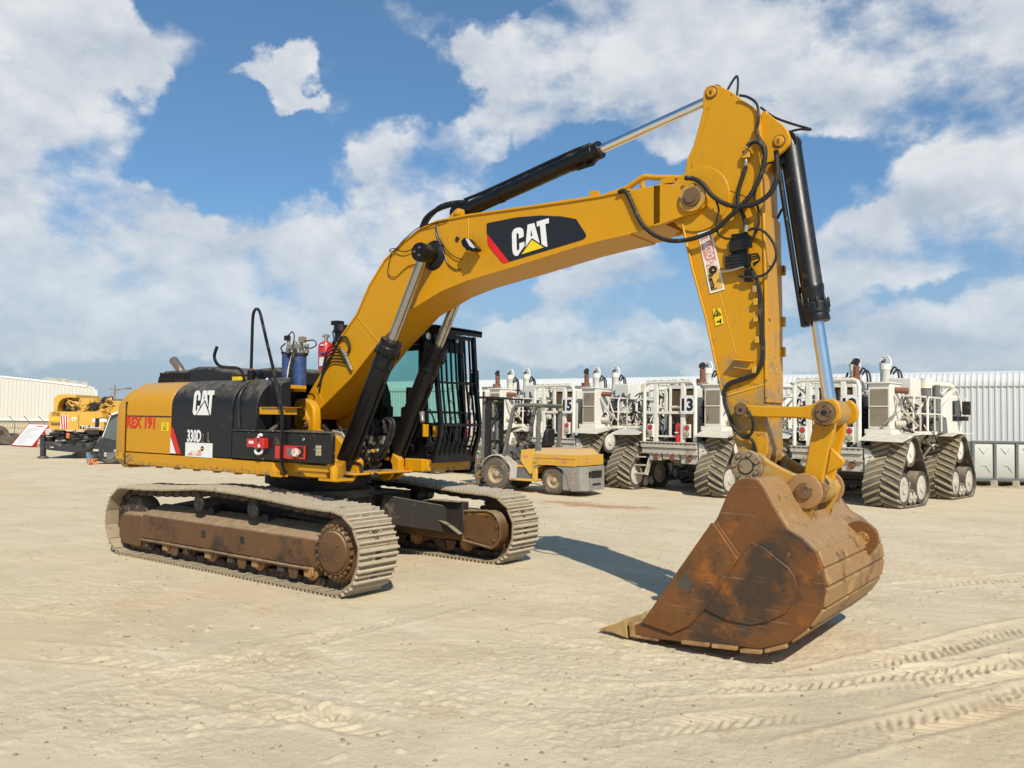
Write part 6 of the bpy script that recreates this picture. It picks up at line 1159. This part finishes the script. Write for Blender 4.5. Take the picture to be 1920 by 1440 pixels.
# long shed behind the trucks
sa = G(2010, 29.0); sb_ = G(640, 48.5); sa = sa+(sa-sb_).normalized()*22; nrm = V(-(sb_-sa).y, (sb_-sa).x, 0).normalized(); nrm = nrm if nrm.dot(CAMP-sa) > 0 else -nrm
shed = empty('long_shed', sa.lerp(sb_, .5)); tag(shed, 'long white ribbed metal shed with a rounded eave behind the row of white trucks', 'shed'); loc0 = shed.location.copy()
sec = [(0, 0), (0, 1.6), (0, 3.30)]+[(.48*(1-math.cos(a)), 3.30+.48*math.sin(a)) for a in [math.pi/2*i/8 for i in range(1, 9)]]+[(4.0, 4.02), (9.0, 4.3)]
m = M(); ribbed(m, sa, sb_, sec, .19, .03, nrm); m.xf(Matrix.Translation(-loc0)); m.build('ribbed_cladding', Shd, shed, ang=25)
m = M(); m.bar(sa+nrm*.035+UZ*3.28, sb_+nrm*.035+UZ*3.28, .02, .03); m.bar(sa+nrm*.03+UZ*.12, sb_+nrm*.03+UZ*.12, .05, .24); m.xf(Matrix.Translation(-loc0)); m.build('lap_trim', WhG, shed)
m = M(); q = [sa, sb_, sb_-nrm*14, sa-nrm*14]; m.loft([[p+UZ*z-nrm*.12 for p in q] for z in (0, 3.2)]); m.xf(Matrix.Translation(-loc0)); m.build('end_wall', Shd, shed)
# cream shed at the left
sa = G(-60, 59); sb_ = G(181, 63); nrm = V(-(sb_-sa).y, (sb_-sa).x, 0).normalized(); nrm = nrm if nrm.dot(CAMP-sa) > 0 else -nrm; t = (sb_-sa).normalized(); L = (sb_-sa).length
ws = empty('cream_shed', sa.lerp(sb_, .5)); loc0 = ws.location.copy(); tag(ws, 'cream ribbed metal shed with one rounded top corner at the left edge of the yard', 'shed')
m = M(); H_ = 4.55; x = 0; hx = lambda x: 4.55-(4.55-3.87)*x/L
while x < L-.05:
    zt = hx(x) if x < L-.8 else hx(L)-.8+math.sqrt(max(0, .64-(x-(L-.8))**2))
    for a, b, d in ((0, .12, 0), (.12, .15, .5), (.15, .21, 1), (.21, .24, .5)):
        a2 = min(x+a, L); b2 = min(x+b, L); da = {0: 0, .5: .0, 1: .03}[d]
        m.add([sa+t*a2+nrm*(.03 if d == 1 else (.0 if a == 0 else (.0 if a < .14 else .03)))+UZ*1.3, sa+t*b2+nrm*(.03 if d == 1 else (.0 if a == 0 else (.03 if a < .14 else 0)))+UZ*1.3, sa+t*b2+nrm*(.03 if d == 1 else (.0 if a == 0 else (.03 if a < .14 else 0)))+UZ*zt, sa+t*a2+nrm*(.03 if d == 1 else (.0 if a == 0 else (.0 if a < .14 else .03)))+UZ*zt], [(0, 1, 2, 3)])
    x += .24
m.xf(Matrix.Translation(-loc0)); m.build('ribbed_cladding', ShdC, ws)
m = M(); top = [sa+UZ*(hx(0)+.02), sa+t*(L*.5)+UZ*(hx(L*.5)+.02)]+[sa+t*(L-.8+.8*math.sin(a))+UZ*(hx(L)-.8+.82*math.cos(a)) for a in [math.pi/2*i/8 for i in range(9)]]+[sb_+UZ*1.3]
m.loft([[p+nrm*.06, p+nrm*.06-UZ*.12 if i < 3 else p+nrm*.06-t*.10, (p-UZ*.12 if i < 3 else p-t*.10)-nrm*12, p-nrm*12] for i, p in enumerate(top)]); m.bar(sa+nrm*.05+UZ*1.27, sb_+nrm*.05+UZ*1.27, .08, .10); m.xf(Matrix.Translation(-loc0)); m.build('edge_trim', WhD, ws)
m = M(); m.loft([[p+UZ*z for p in (sa-nrm*.05, sb_-nrm*.05, sb_-nrm*11.9, sa-nrm*11.9)] for z in (0, 1.28)]); m.xf(Matrix.Translation(-loc0)); m.build('masonry_base', pmat('beige_render', (.50, .44, .30), .8, 0, .08, 2), ws)
m = M(); rr = random.Random(2)
for k in range(9): c = G(86+k*8, 64, hx(L*.6)+.12+rr.uniform(0, .15)-k*.03)-nrm*.8; m.box(c, (rr.uniform(.3, .8), rr.uniform(.3, .8), rr.uniform(.2, .5)))
m.xf(Matrix.Translation(-loc0)); m.build('roof_vent', WhG, ws)
# sectional water tank at the right edge
dt = 25.5; o0 = G(1822, dt); wt = empty('water_tank', o0); tag(wt, 'grey panelled water tank on small plinths in front of the ribbed shed', 'tank'); z0, z1 = .215, 1.35; pw = .665
for k in range(7):
    m = M(); a = RH*(k*pw); q = lambda u, z, d=0: a+RH*(u*pw)+UZ*z+FH*d
    m.loft([[q(.05, z0+.03), q(.95, z0+.03), q(.95, z1-.03), q(.05, z1-.03)], [q(.10, z0+.10, -.035), q(.90, z0+.10, -.035), q(.90, z1-.08, -.035), q(.10, z1-.08, -.035)]]); 
    m.tube([q(.28, z1-.18, -.04), q(.5, z1-.36, -.045), q(.72, z1-.18, -.04)], .016, 6, False); m.tube([q(.42, z0+.42, -.04), q(.58, z0+.42, -.045), q(.80, z0+.22, -.04)], .022, 6)
    pn = m.build('tank_panel', Tank, wt)
m = M()
for k in range(8): a = RH*(k*pw); m.bar(a+UZ*z0-FH*.03, a+UZ*(z1+.03)-FH*.03, .07, .08, FH, 0)
m.bar(UZ*z1-FH*.03, RH*7*pw+UZ*z1-FH*.03, .08, .06, k=0); m.bar(UZ*z0-FH*.03, RH*7*pw+UZ*z0-FH*.03, .08, .07, k=0); m.loft([[p+UZ*z for p in (V(0, 0, 0), RH*7*pw, RH*7*pw+FH*2.5, FH*2.5)] for z in (z0, z1)], k=1); m.build('flange_frame', [TankF, Tank], wt, bev=.004)
for k in range(8): m = M(); a = RH*(k*pw); m.box(a+FH*.0+UZ*.09, (.17, .3, .2)); m.build('plinth', Conc, wt, bev=.01)
m = M(); rs2 = random.Random(4)
for k in range(9): c = G(1828+k*13, 24.9); m.sphere(c+V(0, 0, .01), rs2.uniform(.12, .26), 10, 0, .35)
sh_ = m.build('sand_heap', pmat('heaped_sand', (.36, .28, .17), .95, 0, .2, 5, (), .5, 20)); tag(sh_, 'low heap of brown sand along the foot of the panelled tank', 'sand heap')
# ---------------------------------------------------------------- mobile crane
dc = 34.0; zc_ = lambda x, y, d=0: D(x/7.2, 680+y/7.2, dc)+FH*d
crl = zc_(1000, 1275); crl.z = 0; cr = empty('mobile_crane', crl); tag(cr, 'old yellow mobile crane with a dark carrier parked in front of the cream shed', 'crane'); OFF = Matrix.Translation(-crl)
def cpart(m, name, mats, par=None, bev=0): m.xf(OFF); return m.build(name, mats, par or cr, bev=bev)
def cpl(m, pts, d0, d1, k=None): m.prism([zc_(a, b, d0) for a, b in pts], FH*(d1-d0), k)
m = M(); cpl(m, [(660, 905), (660, 700), (690, 660), (1345, 660), (1400, 740), (1400, 915)], 0, 2.4, 0); cpl(m, [(1060, 700), (1066, 700), (1066, 900), (1060, 900)], -.01, .02, 1); cw_ = cpart(m, 'counterweight', [YeF, DkM], None, .05)
m = M(); cpl(m, [(820, 708), (925, 708), (915, 895), (815, 895)], -.012, .0, 0)
for k in range(3): cpl(m, [(822+k*36, 710), (838+k*36, 710), (852+k*30, 892), (834+k*30, 892)], -.02, -.01, 1)
cpl(m, [(1080, 850), (1312, 850), (1312, 890), (1080, 890)], -.012, 0, 2); text(m, 'TG-500E', zc_(1090, 884, -.02), RH, UZ, .11, .85, .04, 0, .004); text(m, 'TADANO', zc_(682, 848, -.01), RH, UZ, .14, .40, .03, 2, .004); text(m, 'FUTURO', zc_(705, 718, -.01), RH, UZ, .15, .32, .03, 3, .004)
cpl(m, [(682, 748), (800, 748), (800, 772), (682, 772)], -.01, 0, 4); cpl(m, [(1250, 755), (1440, 755), (1440, 800), (1250, 800)], -.012, 0, 0); cpl(m, [(960, 760), (975, 740), (1000, 735), (1025, 742), (1035, 762), (1010, 785), (985, 785)], -.012, 0, 0); cpl(m, [(982, 755), (1012, 755), (997, 775)], -.02, -.012, 3)
cpart(m, 'crane_lettering', [WhD, RdD, BkD, PinM, YlD], cw_)
m = M(); arch = [(690, 660), (690, 480), (740, 428), (850, 420), (990, 432), (995, 475), (900, 470), (820, 480), (770, 520), (745, 580), (735, 660)]; cpl(m, arch, .2, 2.2, 0); cpl(m, [(740, 660), (750, 540), (800, 470), (860, 470), (860, 660)], .6, 2.0, 1); cpart(m, 'winch_cowl', [YeF, DkM], None, .02)
m = M(); rr = random.Random(9); cpl(m, [(850, 660), (850, 500), (900, 470), (1220, 475), (1235, 520), (1560, 525), (1560, 740), (1350, 740), (1330, 660)], .5, 2.0, 0)
for k in range(34):
    a, b = rr.uniform(860, 1400), rr.uniform(500, 700); c = zc_(a, b, rr.uniform(.2, .48)); r = rr.uniform(.05, .18); kk = rr.choice((0, 0, 0, 1, 1, 2))
    if rr.random() < .6: m.lathe(c, c-FH*rr.uniform(.06, .25), [(0, r), (.8, r), (1, r*.8)], 12, kk)
    else: m.box(c, (r*2.2, .2, r), Matrix.Rotation(rr.uniform(-1, 1), 3, 'Y'), kk)
for k in range(14): a, b = rr.uniform(850, 1350), rr.uniform(500, 690); c = zc_(a, b, .2); m.tube([c, c+RH*rr.uniform(.1, .5)+UZ*rr.uniform(-.2, .2)-FH*.1, c+RH*rr.uniform(.2, .7)+UZ*rr.uniform(-.3, .1)], .025, 6, k=rr.choice((0, 1)))
cpart(m, 'winch_gear', [YeF, DkM, PinM])
m = M(); cpl(m, [(1235, 520), (1720, 505), (1720, 690), (1400, 745), (1350, 720)], .7, 1.6, 0); m.tube([zc_(1430, 700, .6), zc_(1480, 530, .6)], .05, 6, k=0); m.tube([zc_(1215, 482, .9), zc_(1720, 503, .9)], .04, 6, k=1); cpart(m, 'boom', [YeF, Gry])
m = M(); cpl(m, [(1570, 540), (1620, 540), (1620, 650), (1560, 650)], .5, .75); cpart(m, 'operator_window', Gry)
m = M(); cpl(m, [(600, 1065), (760, 1070), (860, 1120), (960, 1090), (1300, 1080), (1300, 1150), (1200, 1190), (1050, 1210), (900, 1195), (700, 1175), (610, 1140)], -.3, 2.6, 0); cpl(m, [(740, 915), (1340, 920), (1300, 1090), (960, 1100), (860, 1100), (790, 1000)], .3, 2.0, 1); cpl(m, [(880, 905), (1140, 910), (1140, 940), (900, 930)], -.05, .2, 3)
for k in range(22): a, b = rr.uniform(680, 1320), rr.uniform(930, 1110); m.box(zc_(a, b, rr.uniform(-.2, .2)), (rr.uniform(.1, .5), .3, rr.uniform(.05, .3)), None, rr.choice((0, 1, 1, 2)))
m.box(zc_(960, 985, -.25), (.14, .1, .22), k=4); m.lathe(zc_(690, 930, -.2), zc_(690, 930, .4), [(0, .14), (1, .14)], 14, 3); m.box(zc_(755, 1140, -.32), (.30, .06, .06), k=3); cpart(m, 'carrier_chassis', [GreyC, DkM, Gry, WhG, OrP], None, .02)
for dd in (-.25, 2.4):
    m = M(); a = zc_(630, 970, dd); b = zc_(628, 1262, dd); b.z = .06; m.bar(a, b, .16, .16, RH, 0); m.lathe(V(b.x, b.y, 0), V(b.x, b.y, .07), [(0, .22), (1, .18)], 16, 0); cpart(m, 'outrigger_leg', GreyC)
for xx in (1130, 1290):
    for dd in (0.0, 2.2): m = M(); c = zc_(xx, 1180, dd); c.z = .45; m.lathe(c, c+FH*.34, [(0, .30), (0, .42), (.12, .45), (.88, .45), (1, .42), (1, .3)], 26, 0); m.lathe(c-FH*.01, c+FH*.1, [(0, .28), (.5, .2), (1, .1)], 16, 1); cpart(m, 'wheel', [Tyr, Gry])
# ---------------------------------------------------------------- dark vehicle half hidden by the counterweight
dv_ = 30.6; zv_ = lambda x, y, d=0: D(x/7.2, 680+y/7.2, dv_)+FH*d
vl = zv_(1450, 1370); vl.z = 0; vn = empty('dark_van', vl); tag(vn, 'dark grey van with a raked windscreen half hidden by the excavator counterweight', 'van'); OFF2 = Matrix.Translation(-vl)
def vpart(m, name, mats, par=None, bev=0): m.xf(OFF2); return m.build(name, mats, par or vn, bev=bev)
m = M(); sec = [(1248, 1290), (1248, 1180), (1262, 1120), (1335, 1035), (1390, 880), (1440, 790), (1510, 705), (1600, 672), (2300, 660), (2350, 760), (2350, 1300), (1600, 1350), (1500, 1362), (1300, 1330)]
def vsec(d, ins): return [zv_(a+(ins*60 if a < 1500 else 0), b+ins*(30 if b < 900 else 0), d) for a, b in sec]
m.loft([vsec(0, .3), vsec(.06, .12), vsec(.2, 0), vsec(1.5, 0), vsec(1.64, .12), vsec(1.7, .3)]); bd = vpart(m, 'body', GreyC, None, .03)
m = M(); m.prism([zv_(a, b, -.012) for a, b in ((1400, 1010), (1450, 860), (1500, 780), (1590, 720), (1600, 1060))], FH*.02); m.prism([zv_(a, b, -.012) for a, b in ((1640, 720), (1950, 715), (1950, 1040), (1640, 1060))], FH*.02)
m.prism([zv_(1345, 1015, .15)-RH*.02, zv_(1505, 712, .15)-RH*.02, zv_(1505, 712, 1.55)-RH*.02, zv_(1345, 1015, 1.55)-RH*.02], RH*.03); vpart(m, 'window', pmat('van_glass', (.10, .125, .125), .06, 0, .3, 1.2), bd)
m = M(); m.bar(zv_(1508, 700, -.0), zv_(1600, 668, -.0), .05, .06, k=0); m.bar(zv_(1390, 1010, -.03), zv_(1500, 712, -.03), .02, .03, k=0); vpart(m, 'roof_edge', WhD, bd)
m = M(); m.box(zv_(1295, 1182, -.0), (.22, .1, .08), k=0); m.box(zv_(1560, 1190, -.02), (.12, .06, .10), k=0); vpart(m, 'headlight', [ClrL], bd, .01)
m = M(); m.box(zv_(1425, 1240, -.03), (.12, .02, .14), k=0); m.box(zv_(1425, 1240, -.045), (.05, .01, .04), k=1); vpart(m, 'number_plate', [WhD, BkD], bd)
m = M(); m.box(zv_(1330, 810, -.1), (.12, .1, .33), k=0); m.tube([zv_(1345, 760, -.1), zv_(1380, 745, -.05), zv_(1450, 750, .0)], .02, 6, k=0); vpart(m, 'mirror', DkM, bd, .02)
for xx in (1480, 2150): m = M(); c = zv_(xx, 1300, .02); c.z = .33; m.lathe(c-FH*.02, c+FH*.25, [(0, .2), (0, .31), (.15, .33), (.85, .33), (1, .31)], 24, 0); m.lathe(c-FH*.03, c+FH*.1, [(0, .19), (.5, .15), (1, .1)], 16, 1); vpart(m, 'wheel', [Tyr, Gry])
m = M(); P = [(1245, 1200), (1262, 1215), (1320, 1330), (1300, 1352), (1250, 1352)]; m.prism([zv_(a, b, -.45) for a, b in P], FH*.25); bl = m.build('blue_crate', BluL, None, .02); tag(bl, 'broken faded blue plastic crate standing in front of the dark van', 'crate')
m = M()
for d in (-.7, -.45): m.bar(zv_(1318, 1372, d), zv_(1345, 1295, d), .05, .06); m.bar(zv_(1402, 1372, d), zv_(1370, 1295, d), .05, .06); m.bar(zv_(1335, 1330, d), zv_(1390, 1330, d), .03, .04)
m.bb(zv_(1338, 1302, -.72), zv_(1378, 1288, -.42)); st_ = m.build('trestle', OrP, None, .008); tag(st_, 'small orange steel trestle standing in front of the dark van', 'trestle')
# ---------------------------------------------------------------- board, tyres, blocks, fence, pole
zs2 = lambda x, y, d: D(x/7.2, 680+y/7.2, d)
BL = zs2(155, 1122, 45); BR = zs2(432, 1130, 44.2); TL_ = zs2(345, 826, 46.0); BL.z = .04; BR.z = .04; u = (BR-BL); w_ = TL_-BL; w_ = w_-u*(w_.dot(u)/u.dot(u)); n = u.cross(w_).normalized()
n = n if n.dot(CAMP-BL) > 0 else -n
bd_ = empty('notice_board', BL); tag(bd_, 'large white notice board with a red frame leaning back on the sand', 'notice board')
m = M(); m.prism([V(0, 0, 0), u, u+w_, w_], -n*.10, 0); m.bar(u+u.normalized()*.05-n*.05, u+w_+u.normalized()*.05-n*.05, .10, .14, n, 1); m.bar(V(0, 0, 0)-n*.05, w_-n*.05, .04, .13, n, 1); m.bar(w_-n*.05, w_+u-n*.05, .04, .13, n, 1); m.bar(-n*.05, u-n*.05, .04, .13, n, 1); m.build('panel', [WhD, RedP], bd_)
m = M(); ud = u.normalized(); wd = w_.normalized(); ul, wl = u.length, w_.length
m.box(ud*ul*.62+wd*wl*.90+n*.006, (.001, .001, .001), k=0)
def strip(a, b, v, h, k): m.prism([ud*ul*a+wd*wl*v+n*.004, ud*ul*b+wd*wl*v+n*.004, ud*ul*b+wd*(wl*v+h)+n*.004, ud*ul*a+wd*(wl*v+h)+n*.004], n*.003, k)
strip(.50, .80, .875, .06, 0); rr = random.Random(12)
for k in range(17): strip(.10, rr.uniform(.45, .9), .78-k*.043, .012, 1)
m.build('printed_lines', [RdD, Gry], bd_)
m = M(); m.bar(u*.8+w_*.9-n*.1, u*.8-n*1.2+UZ*.0, .06, .06); m.bar(u*.2+w_*.9-n*.1, u*.2-n*1.2, .06, .06); m.build('prop_leg', Plank, bd_)
tl = ['worn black tyre lying flat on top of the pile beside the notice board', 'worn black tyre lying at the bottom of the pile beside the notice board', 'pale dusty tyre leaning on the tyre pile next to the notice board', 'black tyre lying farthest left at the foot of the fence', 'thick black tyre propped upright behind the tyre pile']
for k, (x, y, r, til, z, lb) in enumerate(((130, 1045, .46, .25, .42, 0), (110, 1090, .48, .05, .16, 1), (165, 1085, .40, .7, .34, 2), (10, 1095, .46, .1, .17, 3), (-20, 980, .52, 1.45, .52, 4))):
    c = zs2(x, y, 46.5 if k < 4 else 47.5); m = M(); w2 = .13 if k < 4 else .2; m.lathe((0, 0, -w2), (0, 0, w2), [(0, r*.58), (0, r*.86), (.08, r*.96), (.25, r), (.75, r), (.92, r*.96), (1, r*.86), (1, r*.58), (.5, r*.52), (0, r*.58)], 28)
    o = m.build('tyre', Tyr); o.location = (c.x, c.y, z); o.rotation_euler = (til, .1, .4+k); tag(o, tl[lb], 'tyre', 'old tyres piled by the fence')
bl_ = ['pale concrete block at the bottom of the stack between notice board and crane', 'pale concrete block in the middle of the stack between notice board and crane', 'pale concrete block on top of the stack between notice board and crane', 'pale concrete block second from the bottom of the stack behind the crane leg']
for k, (x, w2) in enumerate(((700, 1.1), (690, .95), (715, .8), (680, 1.0))):
    z = (.0, .30, .45, .15)[k]; c = G(x/7.2, 44.5); m = M(); m.bb((-w2/2, -.3, 0), (w2/2, .3, .128)); m.bb((-w2/2+.1, -.25, .128), (-w2/2+.25, .25, .148)); m.bb((w2/2-.25, -.25, .128), (w2/2-.1, .25, .148)); o = m.build('concrete_block', Conc, None, .03); o.location = (c.x, c.y, z-.005); o.rotation_euler = (0, 0, YAW-math.pi/2+.1*k); tag(o, bl_[(0, 2, 3, 1)[k]] if False else (bl_[0], bl_[1], bl_[2], bl_[3])[k], 'block', 'concrete blocks stacked behind the crane leg')
fa = G(-30, 47.6); fb_ = G(110, 50.5); fe = empty('wire_fence', fa); tag(fe, 'low wire fence with cranked post tops in front of the cream shed', 'fence')
dl = (fb_-fa)
for k in range(6):
    p = dl*(k/5); m = M(); m.tube([p, p+UZ*1.25, p+UZ*1.6-RH*.35], .022, 6, False); m.build('fence_post', Gry, fe)
m = M()
for z in (.3, .6, .9, 1.2): m.tube([UZ*z, dl+UZ*z], .014, 5, False)
for k in range(30): p = dl*(k/30); q = dl*((k+1.5)/30); m.tube([p+UZ*.1, q+UZ*1.2], .006, 4, False); m.tube([q+UZ*.1, p+UZ*1.2], .006, 4, False)
m.build('fence_wire', Gry, fe)
pc = G(213.5, 150); pl_ = empty('utility_pole', pc); tag(pl_, 'distant slender utility pole rising behind the excavator counterweight', 'pole')
m = M(); m.lathe((0, 0, 0), (0, 0, 7.0), [(0, .20), (1, .11)], 10); m.build('mast', Plank, pl_)
m = M(); m.bar(-RH*.9+UZ*6.2, RH*.9+UZ*6.2, .16, .16); m.bar(-RH*.6+UZ*5.5, RH*.6+UZ*5.5, .14, .14); m.build('crossarm', Plank, pl_)
m = M(); m.tube([UZ*5.9, RH*2.2+UZ*6.4], .07, 6, False); m.box(RH*2.6+UZ*6.35, (1.0, .35, .25)); m.build('lamp_arm', Gry, pl_)
# ---------------------------------------------------------------- camera and colour
cam = bpy.data.cameras.new('camera'); cam.sensor_width = 36; cam.lens = F/1920*36; cam.clip_end = 3000; cam.clip_start = .05
co = bpy.data.objects.new('camera', cam); COL.objects.link(co)
mt = Matrix.Identity(4)
for i, v in enumerate((RT, UP, -FW)):
    for j in range(3): mt[j][i] = v[j]
mt.translation = CAMP; co.matrix_world = mt
SC.camera = co
SC.view_settings.view_transform = 'Standard'; SC.view_settings.look = 'None'; SC.view_settings.exposure = 0.13; SC.view_settings.gamma = 1
SC.cycles.max_bounces = 6; SC.cycles.transparent_max_bounces = 12
